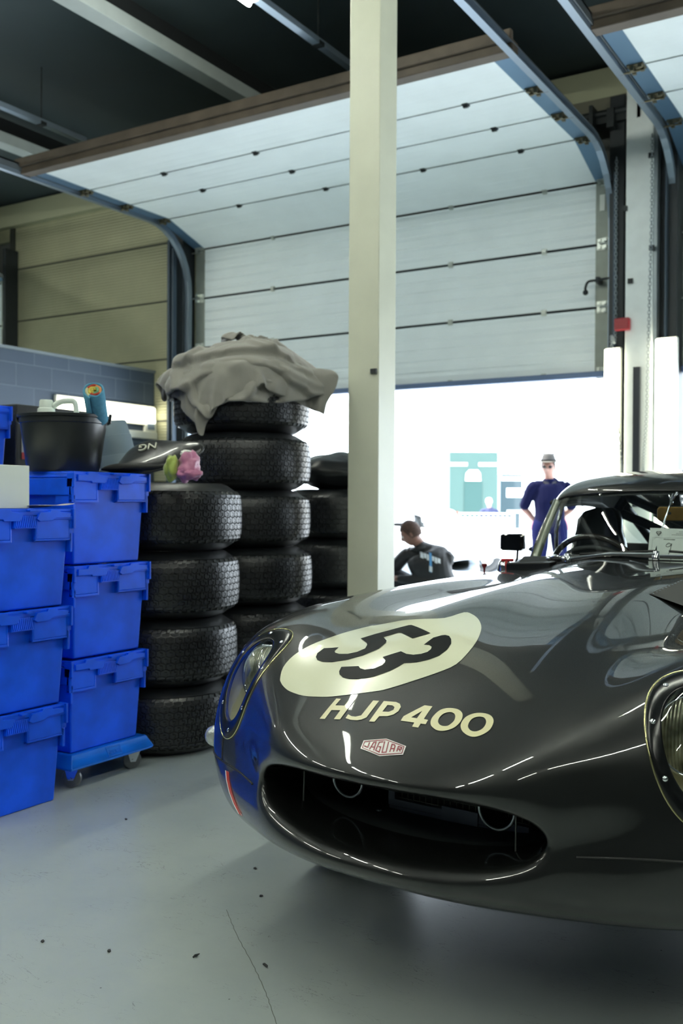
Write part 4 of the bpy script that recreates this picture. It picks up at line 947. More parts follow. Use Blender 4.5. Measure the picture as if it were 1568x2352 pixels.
# draped fabric sheets of the car cover: rows, columns, then step lists in millimetres for x, y and z
SHEETS = [
 (31,37,[
  [[-157,5,4,12,13,0,7,23,22,22,1,22,26,26,24,27,25,14,19,19,-6,22,25,22,29,21,15,16,18,18,7,12,14,18,22,25,8],
   [-181,1,1,8,26,19,5,16,20,22,12,21,23,25,25,26,25,23,16,18,3,26,26,13,27,20,22,18,13,17,5,20,19,16,18,23,9],
   [-191,-12,-5,14,25,28,19,6,20,19,20,20,22,25,25,24,25,25,20,10,22,25,25,21,19,22,17,21,13,11,8,20,19,19,18,20,11],
   [-190,3,-18,-4,25,25,23,20,11,16,21,21,23,26,21,25,26,25,24,20,23,23,22,27,23,14,18,19,13,13,17,15,16,15,23,18,18],
   [-206,12,11,-11,-1,23,23,20,17,15,21,18,26,27,23,20,27,26,22,30,25,19,31,20,13,18,20,20,16,17,8,20,19,15,25,22,24],
   [-224,10,13,9,10,1,21,16,23,18,17,18,27,24,27,25,26,24,26,24,23,27,22,16,19,22,20,18,27,20,-7,24,26,21,24,32,25],
   [-244,8,10,8,14,18,14,16,18,23,20,19,25,25,27,26,26,25,25,25,24,22,16,20,19,25,20,23,35,-5,11,29,26,33,31,35,14],
   [-262,3,14,3,11,24,21,19,16,20,23,22,25,26,26,26,26,26,25,25,24,20,17,16,24,21,28,29,17,2,20,22,39,37,36,27,12],
   [-278,10,11,0,18,12,18,25,20,21,22,25,26,26,25,26,25,27,25,22,22,21,23,17,20,24,27,37,-6,27,21,19,43,36,34,33,11],
   [-292,8,13,17,-1,22,8,27,22,22,23,25,26,26,26,25,26,26,25,21,19,21,22,20,24,26,25,30,9,22,25,26,40,33,26,30,14],
   [-277,-12,2,21,4,12,16,33,19,19,23,23,26,31,27,21,25,27,24,22,15,20,23,26,24,28,24,27,12,27,27,29,33,28,26,26,21],
   [-296,8,4,3,8,18,19,24,23,22,23,16,28,36,23,23,24,26,22,21,17,15,26,27,28,26,28,16,27,27,27,25,27,27,24,25,23],
   [-310,3,10,12,7,13,23,26,22,20,27,14,31,32,23,28,19,28,13,20,24,15,25,23,34,28,22,25,25,29,19,29,21,26,24,24,24],
   [-340,11,11,16,14,14,26,26,25,19,24,23,28,27,27,29,20,22,17,10,25,21,23,23,36,28,25,26,27,15,27,19,25,25,25,24,18],
   [-350,8,8,13,20,24,22,26,24,27,19,26,28,23,28,30,27,12,21,12,20,27,26,23,32,25,31,19,15,32,16,20,24,25,25,22,13],
   [-343,5,3,9,17,23,25,24,26,24,24,25,27,24,29,28,26,12,16,14,29,32,32,22,22,24,24,14,30,19,32,21,17,18,24,19,4],
   [-361,3,5,15,23,24,25,25,24,26,21,25,26,29,28,25,25,21,6,23,26,38,34,16,18,28,11,27,21,27,39,26,18,14,6,8,8],
   [-376,6,19,9,20,19,24,30,25,22,25,24,27,29,26,24,23,25,24,8,28,36,30,21,24,13,23,17,20,27,31,27,17,7,7,3,10],
   [-391,12,9,12,19,24,22,24,31,25,25,26,27,26,24,22,24,25,23,23,21,34,31,26,20,11,19,21,22,22,28,28,9,3,16,15,18],
   [-407,8,11,16,20,18,21,30,32,28,26,26,25,25,25,23,22,23,25,24,26,30,27,24,24,18,18,21,23,25,21,14,13,18,21,10,5],
   [-421,7,12,16,26,23,21,17,34,34,25,24,27,25,24,23,24,23,23,23,26,28,30,21,23,24,20,21,21,25,26,19,10,8,14,11,11],
   [-439,16,13,19,20,23,24,20,29,36,19,27,29,26,25,26,24,20,22,24,24,28,31,24,16,22,20,22,20,24,22,13,16,22,9,11,9],
   [-438,7,12,17,21,25,24,23,30,28,20,30,27,26,26,22,26,27,25,23,20,25,29,24,21,16,19,21,23,24,22,19,8,15,23,8,5],
   [-451,13,13,17,19,26,25,24,29,24,23,28,26,25,27,31,24,21,25,24,22,26,27,17,23,21,17,20,21,21,23,24,15,10,19,12,8],
   [-461,4,13,25,26,24,25,25,24,25,24,27,25,26,28,26,25,26,27,27,19,29,27,19,6,27,22,18,21,22,19,26,19,13,6,10,11],
   [-469,20,18,10,19,26,28,25,18,29,24,25,25,27,27,27,27,27,28,27,21,25,26,15,11,22,23,21,18,22,24,12,21,15,21,14,8],
   [-451,15,-1,10,17,28,34,21,11,28,29,26,24,28,27,27,30,27,27,26,22,20,25,19,13,18,21,22,14,18,20,25,14,16,12,16,13],
   [-439,1,5,7,12,29,33,31,7,24,24,30,25,27,27,28,29,27,27,29,21,16,18,21,18,22,16,17,10,17,16,20,23,19,16,5,10],
   [-443,3,10,5,19,28,34,26,5,11,30,33,27,29,28,26,26,28,29,20,22,12,23,20,27,15,21,10,24,8,12,8,23,20,16,17,8],
   [-446,17,9,-1,21,29,34,9,4,26,22,34,33,30,21,28,27,23,25,31,1,21,25,28,26,10,24,11,34,-14,13,18,8,20,16,17,12],
   [-428,13,-11,3,30,31,22,-1,25,21,23,29,31,27,27,24,27,29,29,21,-1,19,26,26,20,23,21,24,18,18,-15,2,16,15,14,15,15]],
  [[-358,4,4,-9,-4,-18,-20,8,11,-8,-25,12,16,5,-6,6,5,-9,-16,12,27,13,9,22,20,15,22,21,21,20,25,20,5,-19,-14,6,27],
   [-369,1,-3,12,4,-9,-21,-11,17,0,-20,4,11,-5,7,6,-2,5,-24,26,23,-2,2,29,24,21,17,18,24,19,23,19,3,-19,-16,11,27],
   [-353,-10,-11,-6,22,2,-13,-21,7,4,-8,-6,11,-6,3,9,2,9,-16,24,12,6,7,20,26,17,19,17,22,21,20,19,-8,-13,-12,16,25],
   [-334,-16,-2,-13,-8,20,-9,-10,-20,18,-6,-10,10,1,-3,6,7,8,-5,20,2,21,22,8,15,18,18,18,23,20,6,11,3,-16,-3,20,17],
   [-322,-14,-7,-5,-13,-3,11,-10,-14,-2,6,-12,6,-1,-13,17,11,7,13,-6,15,31,24,10,15,11,17,16,22,22,-8,-7,18,-16,6,22,4],
   [-313,-14,0,-4,-10,-15,-2,-3,-2,-12,1,-3,6,-10,-11,11,25,14,6,10,13,24,27,16,8,9,13,17,25,6,-21,8,8,-11,22,13,-2],
   [-301,-17,2,-2,-8,-11,-11,-7,-5,1,-4,3,1,-7,-1,12,17,14,12,13,16,20,20,18,10,8,11,22,25,-38,-8,15,8,2,17,7,17],
   [-289,-19,-4,9,-10,-10,-16,0,-7,-3,0,-1,5,4,6,11,11,10,12,18,16,15,18,18,13,10,16,30,-26,-27,11,8,5,9,13,23,7],
   [-277,-14,-17,-13,12,-3,-14,-1,-4,-2,0,3,5,7,8,11,9,11,10,17,16,16,15,18,16,11,20,11,-29,-11,9,6,10,8,8,12,0],
   [-262,-16,-14,-10,-9,3,-3,-4,0,1,1,3,7,7,8,12,10,11,9,15,17,17,18,14,14,11,19,-5,-12,5,-2,6,11,5,9,4,10],
   [-264,1,-16,-2,-17,3,-1,8,-2,1,1,2,8,7,9,11,9,11,9,12,19,21,15,9,15,6,20,-11,8,7,1,2,4,6,8,8,8],
   [-248,-7,-9,-9,-4,4,2,4,3,2,1,2,7,8,0,17,10,15,10,8,18,22,8,13,11,9,1,7,7,9,0,5,8,8,13,11,11],
   [-227,-12,-5,-7,-4,4,5,7,4,2,-1,0,8,4,3,12,25,6,22,7,6,19,-1,20,10,8,7,4,9,5,4,5,13,11,16,16,14],
   [-224,-1,7,-6,-2,0,6,4,9,1,1,1,5,4,8,17,9,1,22,22,0,13,-3,20,12,10,11,7,4,4,0,8,19,14,19,20,8],
   [-215,3,2,1,4,5,4,5,3,9,0,3,4,3,11,17,8,-2,5,23,16,7,3,18,9,13,11,7,2,3,5,16,18,18,16,13,-8],
   [-190,0,0,6,7,6,2,1,5,3,7,1,5,6,11,11,10,-4,-1,21,24,11,11,6,12,12,6,-5,9,13,18,19,15,10,12,3,-17],
   [-171,1,1,12,11,5,-1,-2,2,6,3,6,5,12,9,5,7,1,0,11,28,16,13,9,8,2,3,2,10,16,23,17,10,10,14,-12,-17],
   [-143,1,-1,-7,4,7,9,9,1,3,8,5,8,11,7,6,6,3,4,8,19,21,16,9,3,1,6,5,9,14,16,16,13,5,-20,-2,1],
   [-118,-4,-10,-5,4,14,9,2,5,7,6,9,7,7,9,11,8,5,-1,5,21,21,17,5,2,0,10,12,9,8,14,14,-2,-5,14,5,1],
   [-100,-10,-7,-1,-1,20,-3,15,3,11,7,7,9,9,11,12,9,5,4,8,16,17,12,5,1,2,13,11,8,8,11,-11,14,16,11,3,-1],
   [-82,-10,-7,-3,7,1,6,16,9,15,8,3,11,13,10,11,12,11,7,11,11,7,11,12,0,3,8,8,8,5,-2,8,15,13,13,0,3],
   [-68,-2,-6,-1,5,7,5,9,13,17,-3,10,14,11,10,11,13,7,10,10,11,7,13,4,8,2,5,5,4,5,-2,9,24,18,0,2,1],
   [-42,-3,-1,0,5,8,6,6,11,3,3,16,12,11,11,7,12,5,11,7,15,8,8,7,3,9,4,3,7,8,4,15,12,10,7,3,-1],
   [-17,6,1,-3,2,7,5,5,2,2,9,18,12,10,6,8,10,10,5,11,5,9,11,5,4,9,10,6,2,3,6,10,19,15,9,5,-1],
   [-25,11,11,6,8,9,8,5,2,3,11,13,11,9,7,8,12,1,6,-3,19,5,10,20,-14,5,18,14,4,4,3,9,8,10,16,1,2],
   [-2,1,9,14,13,10,11,8,6,1,7,11,10,6,8,7,5,6,-2,4,16,5,6,21,-7,6,3,18,16,5,6,3,7,13,14,2,-8],
   [-4,13,19,15,13,12,12,17,7,-1,2,8,10,7,5,7,15,7,-1,-7,-2,18,1,19,3,3,4,6,20,19,6,12,-1,3,10,4,-2],
   [8,21,18,17,14,14,16,2,17,-3,3,10,9,9,8,4,7,5,1,-3,-11,25,2,14,6,-5,19,1,26,17,9,8,2,8,4,-8,-8],
   [28,22,17,15,16,17,14,-10,16,-2,11,15,13,13,12,3,-2,-6,-2,-18,18,12,1,17,15,-11,15,14,16,31,9,5,1,3,5,0,-19],
   [51,16,12,19,14,20,-1,4,11,-7,16,21,14,7,22,7,-2,-20,-21,5,21,11,3,8,13,2,9,19,3,30,25,7,-9,3,2,1,-16],
   [67,10,18,21,5,13,15,12,-17,12,17,20,6,7,7,9,4,-17,0,13,4,15,7,5,9,7,10,8,16,7,20,19,-3,-3,-7,2,-12]],
  [[-331,27,28,22,16,18,20,13,13,10,14,11,7,9,9,8,10,15,18,-3,-21,-14,-9,-7,-3,-4,-11,-8,-9,-5,-3,-3,-9,-9,-7,-9,-8],
   [-324,31,33,24,21,18,17,17,14,15,13,9,5,8,10,7,12,14,18,-11,-18,-12,-9,-4,-2,-5,-11,-9,-6,-5,-1,-5,-11,-9,-4,-7,-9],
   [-308,32,33,24,22,20,18,18,16,14,14,11,4,9,10,10,10,11,16,-15,-9,-7,-8,-8,-4,-6,-10,-8,-7,-8,-3,-4,-11,-6,-4,-7,-9],
   [-284,28,27,25,26,21,19,17,18,14,15,13,8,11,13,9,6,7,11,-12,-6,-5,-5,-4,-7,-11,-7,-6,-8,-11,-10,-3,-7,-5,-6,-7,-10],
   [-262,24,23,26,29,23,20,17,16,17,14,16,12,17,17,5,1,4,-2,-1,-4,-6,2,-5,-13,-8,-7,-7,-11,-15,-4,-13,3,-5,-6,-7,-12],
   [-245,21,27,31,24,25,21,17,16,16,17,17,13,19,19,4,-2,-1,5,-10,-4,1,-7,-20,2,-1,-6,-11,-9,-15,-11,-1,0,-2,-5,-5,-12],
   [-229,20,34,34,23,18,21,20,18,16,21,14,13,15,6,6,9,-1,0,-2,-6,-9,-17,-9,-4,4,-5,-9,-7,-8,-3,-6,3,1,-4,-3,-16],
   [-212,21,36,38,24,16,16,19,21,20,19,15,10,9,6,7,6,1,-1,-5,-4,-9,-13,-13,-4,-2,3,-17,8,-7,-10,2,8,1,-2,-10,-11],
   [-195,24,31,33,16,24,24,18,22,20,17,13,12,8,8,3,6,-4,2,-10,-8,-5,2,-12,-11,-3,-6,5,-8,2,-10,3,6,2,-1,-6,-18],
   [-174,22,27,29,25,5,34,26,21,17,15,13,9,9,7,2,-1,1,3,-9,-8,-5,1,1,-13,-4,-7,10,-14,-15,6,5,3,4,-10,-1,-18],
   [-151,21,21,24,21,14,31,23,21,19,14,13,4,8,8,0,-7,3,9,0,-10,-3,1,4,-14,0,-8,5,-23,-5,-1,4,6,-4,0,-3,-14],
   [-140,25,24,23,20,15,28,19,15,17,14,20,-6,11,1,-2,1,1,15,16,-8,-10,4,-3,-8,-3,3,-22,-4,-4,0,-8,-3,-1,0,-3,-9],
   [-129,25,25,24,22,23,15,6,16,20,14,21,-7,21,-19,4,7,16,4,18,9,-12,8,-15,-5,-3,-10,-9,-7,2,-19,0,-14,-1,-3,-8,-6],
   [-116,25,23,23,22,23,8,12,3,23,18,12,4,13,-2,1,23,24,0,-3,14,-6,8,-16,-6,-8,-9,-8,-2,-23,2,-23,-10,-3,-5,-12,-20],
   [-117,27,28,28,21,15,15,10,12,9,20,10,6,12,9,4,15,30,15,-8,-1,4,5,-16,-6,-12,-4,-13,-20,0,-22,-25,-16,-3,-9,-10,-22],
   [-124,32,32,31,25,14,12,14,11,17,9,15,3,11,13,11,6,30,23,-4,-3,10,-1,-11,-15,-13,-11,-14,-2,-27,-19,-22,-21,-20,1,-17,-21],
   [-118,37,36,26,16,13,16,18,17,8,18,9,10,6,11,14,9,16,27,16,-5,9,-1,-20,-17,-3,-23,-6,-16,-23,-15,-19,-20,-22,-23,-25,-22],
   [-100,34,26,27,21,19,15,12,17,15,8,12,9,8,10,12,14,13,12,27,12,3,-13,-13,-8,-20,-14,-22,-18,-16,-26,-19,-18,-23,-21,-28,-25],
   [-80,27,27,26,24,2,17,27,17,12,10,8,9,11,11,14,12,10,17,16,13,0,-8,-6,-16,-24,-24,-22,-16,-16,-20,-18,-21,-29,-24,-23,-21],
   [-65,26,28,24,22,4,12,20,25,14,10,9,6,8,11,13,15,14,15,12,6,2,-5,-15,-18,-14,-26,-21,-16,-11,-23,-24,-24,-26,-19,-26,-27],
   [-52,27,29,26,11,8,12,11,29,18,13,3,5,7,10,11,13,12,13,13,7,1,-7,-15,-17,-15,-20,-16,-17,-17,-19,-19,-32,-33,-21,-21,-26],
   [-37,25,26,21,15,5,11,6,33,22,5,11,0,2,4,9,14,19,12,10,8,-7,-3,-17,-15,-18,-18,-17,-19,-16,-20,-26,-25,-14,-27,-25,-27],
   [-33,26,25,21,16,7,7,15,23,20,15,5,-2,2,2,18,8,3,7,6,12,0,-9,-15,-15,-14,-18,-19,-15,-13,-17,-19,-31,-21,-18,-27,-30],
   [-28,23,24,23,15,6,12,14,23,27,-6,9,2,2,3,0,8,16,-1,5,4,-3,-5,-13,-15,-11,-13,-17,-20,-20,-15,-22,-16,-9,-25,-25,-30],
   [-24,25,22,17,12,11,8,12,26,23,4,-1,8,2,-3,10,3,-7,2,0,7,-7,-5,2,-23,-13,-6,-11,-17,-21,-22,-17,-14,-14,-18,-25,-25],
   [-33,20,19,20,19,10,9,3,21,20,13,8,5,2,1,-5,-11,-6,1,7,5,-2,-5,5,-19,-10,-18,-4,-7,-16,-15,-26,-7,-21,-16,-24,-23],
   [-54,23,23,22,18,12,8,7,11,26,15,6,10,0,-5,-10,0,-1,-6,-8,5,4,-14,2,-9,-6,-14,-13,-6,-5,-15,-7,-21,-22,-25,-20,-22],
   [-77,28,23,23,21,14,15,3,6,21,23,4,6,3,-7,-9,-7,-1,-3,-6,-2,1,-15,2,-1,-11,5,-24,7,-17,-14,-12,-14,-17,-23,-24,-20],
   [-92,27,24,22,18,16,15,1,21,21,8,7,4,1,-2,-9,-6,-10,-8,-3,3,-5,-16,7,7,-16,3,-9,-9,12,-23,-21,-16,-19,-22,-22,-25],
   [-105,25,21,20,17,17,10,16,23,4,9,11,3,3,2,1,-7,-19,-19,-6,19,-10,-13,-1,6,-6,3,0,-4,-9,-5,-21,-29,-18,-21,-22,-27],
   [-120,22,19,21,12,17,16,26,2,11,11,10,0,-3,-1,0,-4,-21,16,-17,7,-1,-3,5,-9,8,-1,-2,4,-24,-17,-13,-24,-24,-23,-25,-29]],
 ]),
 (27,40,[
  [[-310,16,18,22,18,4,-4,11,22,5,-11,3,21,20,24,25,26,25,26,8,23,8,27,26,26,25,22,15,11,21,6,14,1,6,16,15,20,16,14,16],
   [-316,13,21,16,17,19,10,-6,19,14,4,-3,18,13,18,23,27,22,22,15,22,14,24,26,25,25,19,10,20,6,13,-1,17,18,19,19,17,22,13,11],
   [-321,9,22,12,18,22,19,11,-8,16,11,9,16,10,14,21,22,24,13,25,25,11,24,26,24,21,17,22,17,3,13,9,20,5,19,22,23,16,18,11],
   [-316,-2,22,24,9,17,20,22,10,-6,13,15,13,18,16,15,20,22,8,22,21,17,24,24,23,20,21,15,22,7,15,11,10,12,18,23,18,19,22,14],
   [-311,10,-2,25,24,17,11,16,17,6,4,11,22,18,13,24,6,20,13,18,8,24,24,24,22,25,18,20,20,6,3,13,21,15,18,23,21,23,19,22],
   [-324,19,11,17,25,17,22,16,15,8,5,6,19,22,4,25,20,2,17,17,15,12,24,24,23,25,17,22,15,-5,15,22,15,18,22,21,16,22,22,17],
   [-327,20,13,27,20,18,11,21,26,13,9,3,5,27,2,21,22,2,14,22,9,10,24,25,24,22,19,24,-6,15,20,14,20,17,19,15,19,22,22,25],
   [-327,17,24,25,30,6,24,8,22,23,9,15,2,12,5,18,16,6,17,7,10,19,24,25,20,19,26,5,14,17,13,22,6,20,16,20,22,25,23,26],
   [-323,17,18,23,25,21,24,23,1,21,21,10,18,-4,3,16,16,15,-2,20,10,21,17,23,23,18,15,15,16,16,15,3,20,17,21,24,25,24,19,22],
   [-312,14,11,21,24,23,23,22,22,6,15,16,13,23,-1,10,7,7,10,3,29,15,10,21,19,25,11,13,21,10,7,15,19,19,24,25,26,25,14,21],
   [-318,23,20,5,16,23,23,26,26,14,8,13,20,9,25,16,10,-10,10,15,8,13,16,23,32,2,7,21,14,19,9,15,20,25,23,23,26,15,20,10],
   [-327,23,24,23,1,20,22,23,26,24,24,17,7,2,23,23,-9,-21,35,24,2,3,34,29,12,3,17,24,13,5,18,17,19,18,24,18,22,15,22,-3],
   [-335,24,21,24,7,23,22,23,24,21,19,20,22,9,12,13,-10,14,25,22,-15,36,4,39,5,-5,12,28,14,19,15,8,18,25,17,19,18,15,8,17],
   [-341,26,18,26,12,21,21,21,23,19,21,15,21,16,15,6,33,-39,17,63,13,9,16,21,3,-7,39,23,5,9,0,21,18,13,22,20,7,12,16,20],
   [-347,24,26,26,15,20,22,24,9,19,20,24,22,17,4,24,18,-41,27,-12,95,18,-17,18,10,24,31,10,-4,9,20,10,14,24,15,5,14,22,23,22],
   [-338,12,24,29,24,21,16,19,10,17,20,23,13,7,25,10,34,27,-49,5,77,0,-3,58,13,27,-6,9,6,25,-1,17,13,9,8,22,21,23,24,23],
   [-330,18,12,21,18,22,28,15,26,25,14,18,11,16,17,0,17,68,-97,34,55,-6,22,59,14,20,-8,1,4,22,4,24,7,12,21,25,25,18,21,22],
   [-329,19,22,22,4,17,28,14,28,23,6,33,2,18,25,2,-8,39,-45,34,58,3,20,56,-4,24,20,13,-20,14,0,11,20,23,22,21,19,21,23,22],
   [-334,18,15,24,23,9,25,17,27,26,26,3,8,23,28,-5,-30,4,7,12,77,52,14,22,0,32,0,-7,16,12,-6,24,30,0,20,23,26,21,19,16],
   [-346,18,25,15,22,22,24,22,20,25,24,19,13,19,5,17,-12,0,-22,8,44,57,44,33,43,-28,17,25,-2,-3,13,26,-8,21,22,19,15,19,16,23],
   [-348,19,19,19,20,26,26,22,22,23,27,17,14,16,1,5,18,6,-7,18,57,43,7,11,70,-8,-1,-3,26,3,15,-5,8,10,20,9,19,24,25,23],
   [-347,19,20,17,20,27,26,22,26,24,20,22,15,12,18,16,17,-12,6,-14,25,98,21,-17,55,15,1,-3,-3,-5,10,28,3,13,14,15,22,21,22,23],
   [-347,19,22,18,19,26,26,24,23,25,24,20,23,18,2,21,5,19,-7,-2,26,62,52,8,-31,26,37,9,-6,4,-7,11,13,8,17,18,19,21,21,16],
   [-349,24,22,21,19,22,25,25,27,24,23,24,24,17,22,-7,23,40,23,8,-1,35,2,27,3,-20,13,25,12,16,-12,8,11,18,7,20,23,18,20,16],
   [-341,15,23,25,20,23,22,25,28,24,26,24,17,19,-3,15,30,23,25,-4,16,30,11,16,13,-35,50,-32,23,19,21,1,5,14,21,16,15,15,16,16],
   [-334,20,12,25,25,24,23,25,25,19,24,29,23,20,4,11,37,-13,36,22,35,-11,14,0,19,3,10,0,-9,20,23,-6,9,15,19,15,15,15,16,12],
   [-335,19,21,24,23,24,23,24,24,25,23,24,23,17,6,24,35,-10,21,4,28,-1,20,4,10,25,22,7,-14,11,14,20,-15,6,6,13,17,17,17,19]],
  [[-292,-10,-11,-1,1,7,18,12,1,14,23,3,-15,-15,-14,2,8,1,7,2,2,0,-5,-6,-2,10,18,23,-9,-1,-19,-7,-25,-17,-6,-3,3,7,6,4],
   [-277,-10,-5,-5,-3,10,5,24,8,8,18,10,-16,-17,-17,-5,12,10,9,4,0,2,-1,-4,-6,9,16,16,-2,-16,-11,-14,-13,-14,-9,-1,3,1,7,10],
   [-262,-17,-5,3,-2,14,6,4,24,6,13,16,-15,-18,-10,-4,14,8,6,4,0,0,4,-2,-7,7,15,8,0,-22,-11,-12,-9,-10,-8,0,-1,3,4,9],
   [-264,-2,-4,1,8,1,14,2,14,24,4,6,-1,-11,-4,1,7,8,1,2,-3,3,1,0,-10,9,11,12,-7,-13,-17,-11,-11,-8,-3,0,-8,2,7,11],
   [-252,-4,1,1,4,6,7,8,3,25,22,4,2,-8,1,5,1,5,-5,4,-9,-1,-3,-1,5,4,12,10,-11,-14,-11,-12,-11,-5,0,-4,-13,6,8,6],
   [-241,-3,1,11,2,1,9,0,9,7,24,25,2,-5,7,4,-11,11,-6,6,-9,-7,-2,-6,10,5,12,-1,-10,-12,-11,-12,-2,-1,-8,-15,5,6,5,-17],
   [-220,-4,-5,3,7,18,1,2,-3,10,7,25,24,-2,3,0,-2,-2,8,-7,0,-9,-6,-2,7,10,3,0,-11,-13,-12,0,-1,-16,-11,4,6,4,-10,-5],
   [-200,-8,2,-3,-4,5,2,20,6,-4,11,15,27,15,3,-9,8,-3,5,-6,-2,-9,-3,3,4,9,-4,-2,-17,-9,1,-6,-21,-5,2,5,5,-3,-9,-2],
   [-180,-12,2,-8,-3,12,1,-3,18,11,4,6,20,14,20,-2,5,-1,-3,5,-6,-5,0,-6,4,9,-5,-17,-8,4,-16,-21,1,4,3,1,-2,-6,4,-3],
   [-191,19,-9,9,-4,0,3,3,5,15,11,6,6,11,15,4,18,-14,14,6,-6,-6,0,-3,-2,5,-13,-9,3,-22,-20,5,4,4,2,-2,-6,-4,1,4],
   [-171,4,1,11,-7,-4,1,1,2,15,13,21,14,7,2,2,16,10,6,-17,8,-1,-7,-16,2,5,-7,1,-19,-16,-3,7,-1,-7,0,8,-6,3,2,-11],
   [-154,4,1,7,4,-1,-4,-2,1,8,11,8,15,25,1,6,-6,29,1,-10,2,-11,-12,1,20,-10,-27,6,3,-20,0,8,-9,3,-7,-2,3,4,-11,-14],
   [-135,-1,-5,9,16,-8,-8,11,2,9,8,3,12,12,12,2,-3,7,4,14,2,-4,-2,-1,10,-29,1,3,-28,2,5,-9,6,-7,0,2,0,-9,-13,-11],
   [-118,3,-7,11,-1,0,-4,-4,11,-1,10,18,12,-5,5,34,-25,18,-17,12,8,15,-12,5,-7,-11,0,12,-20,-2,-3,-3,-2,0,1,0,-13,-9,-10,-4],
   [-103,7,-3,-3,11,-4,-4,-7,9,2,10,11,8,4,6,22,-7,0,4,-27,28,8,-11,-3,15,-4,-13,1,-9,7,-6,2,2,-7,6,-16,-6,-4,-6,-9],
   [-82,-5,1,5,1,3,-7,-1,6,5,14,13,3,0,3,4,-12,-23,26,-6,10,3,7,10,-2,-21,12,-8,11,-14,8,-6,0,8,-15,-2,1,-9,-8,-5],
   [-62,-11,8,-11,0,0,12,-9,4,5,2,16,8,1,18,-8,-5,-20,12,19,-26,19,-4,16,-12,-6,10,1,6,5,-2,-26,15,-5,-1,-2,-6,2,-6,-5],
   [-56,-1,2,-1,2,6,-3,-4,4,15,-12,20,22,3,-5,-14,-23,12,9,4,-8,2,-11,17,10,-9,8,-1,-9,2,13,-7,-2,-4,-2,3,5,1,-6,-5],
   [-39,-2,-3,-1,4,-11,10,-4,3,7,4,2,29,-24,-12,13,8,-10,26,26,-13,8,-38,6,-13,8,28,-4,1,-1,-11,0,5,5,-3,4,2,1,-3,-3],
   [-22,0,1,-3,3,-2,-3,0,3,8,3,-3,25,-4,8,-33,31,-5,24,5,-34,12,5,11,-2,-21,16,15,4,-25,10,-16,20,2,-5,3,0,1,-6,1],
   [4,0,-1,-1,-1,-2,-1,-1,4,2,5,-3,-6,-10,36,-29,29,12,7,7,-17,3,9,10,3,-31,21,-15,17,-4,8,-12,4,-2,8,-10,1,2,2,0],
   [27,1,-1,-2,-1,-2,-1,0,0,3,-1,-2,6,-6,-8,19,26,-13,-8,10,28,-11,31,1,-44,0,1,4,-15,-7,11,22,2,-5,-6,5,1,4,1,0],
   [51,1,-1,-3,-2,-1,-2,-1,1,-1,4,-3,-5,-6,-7,21,14,4,3,-1,20,-32,64,-3,-21,-9,-5,6,-3,-15,-2,21,-16,-5,-7,2,10,8,11,3],
   [81,0,-2,-6,-5,-1,-1,0,1,0,-2,-7,-8,-3,8,-12,45,-8,1,5,5,13,-20,27,-7,-3,-9,-9,-1,13,-11,-6,-1,-4,7,5,7,8,9,10],
   [104,2,1,-6,-6,-6,-1,2,4,-3,-3,-11,0,-3,-5,-8,19,9,-6,-4,2,13,7,5,7,-12,3,12,-1,-27,-5,13,-16,14,4,8,9,5,8,9],
   [115,4,12,-4,-5,-8,-6,0,2,4,-9,-7,-11,-10,-19,-1,12,33,-6,5,-6,0,17,3,-7,13,-19,-15,25,-16,-2,-7,8,13,11,6,8,7,7,6],
   [129,11,5,0,-1,-3,-6,-4,-1,-1,-8,-11,-11,-5,-8,-28,16,32,-9,-2,16,17,1,-30,22,-2,-30,3,4,-2,22,-14,-2,15,16,5,10,9,10,10]],
  [[-79,18,18,16,19,26,10,6,13,5,4,-2,6,15,15,7,2,14,6,2,-11,-2,0,-1,-4,-4,-8,-7,6,-14,11,-9,-6,-13,-18,-20,-18,-18,-21,-19],
   [-63,14,15,19,19,15,21,4,7,15,3,-5,9,19,17,9,-5,3,2,-1,2,-4,-6,3,4,-3,-7,-16,-8,9,-2,-14,-7,-9,-15,-16,-17,-10,-20,-21],
   [-46,16,12,15,19,5,18,19,1,12,9,-6,9,18,15,13,-15,6,-3,3,-2,1,-4,4,8,-6,-13,-4,-9,13,-19,-18,-3,-13,-12,-13,-8,-16,-14,-19],
   [-33,21,11,8,14,19,6,9,6,6,21,6,3,7,0,19,6,-8,5,-15,12,-1,7,6,7,-11,-8,-17,8,-8,-12,-9,-13,-13,-13,-9,-8,-9,-14,-18],
   [-29,23,20,9,5,6,22,5,18,0,4,23,-2,10,9,-5,22,-13,13,-19,12,7,7,6,-10,2,-12,-9,5,-12,-20,-11,-5,-13,-18,-7,4,-12,-16,-13],
   [-25,15,21,9,11,17,-2,19,8,23,2,2,10,12,9,0,4,3,13,-16,6,13,5,4,-6,1,-12,-1,-6,-21,-10,-2,-18,-18,-6,2,-19,-12,-11,1],
   [-17,16,21,9,18,1,12,8,11,10,19,7,8,4,10,5,-6,20,-1,-1,0,16,10,2,-3,-7,-8,-3,-21,-8,-4,-20,-15,-4,-4,-21,-17,-10,3,-9],
   [-3,17,6,12,8,22,1,15,8,12,13,7,12,6,4,12,-14,26,-10,2,13,21,12,-3,-3,-17,3,-22,-1,-8,-22,-9,-11,-8,-21,-14,-11,-5,3,-8],
   [9,16,9,13,12,1,8,14,23,0,11,21,-12,25,6,-3,-2,14,4,-12,21,20,14,6,-10,-14,-11,-1,-9,-19,-6,-15,-12,-19,-15,-9,-6,-2,-11,-4],
   [25,6,16,1,7,11,11,13,11,12,7,15,16,-1,13,10,-9,18,-16,4,10,25,17,-1,-10,-4,-6,-10,-15,-2,-10,-22,-17,-15,-9,-8,-4,-5,-9,-5],
   [28,10,13,13,18,10,9,5,6,7,19,5,1,12,1,20,-1,-12,-15,30,22,9,3,12,6,-18,-7,-14,3,-6,-21,-21,-12,-4,-11,-9,-4,-21,-6,-2],
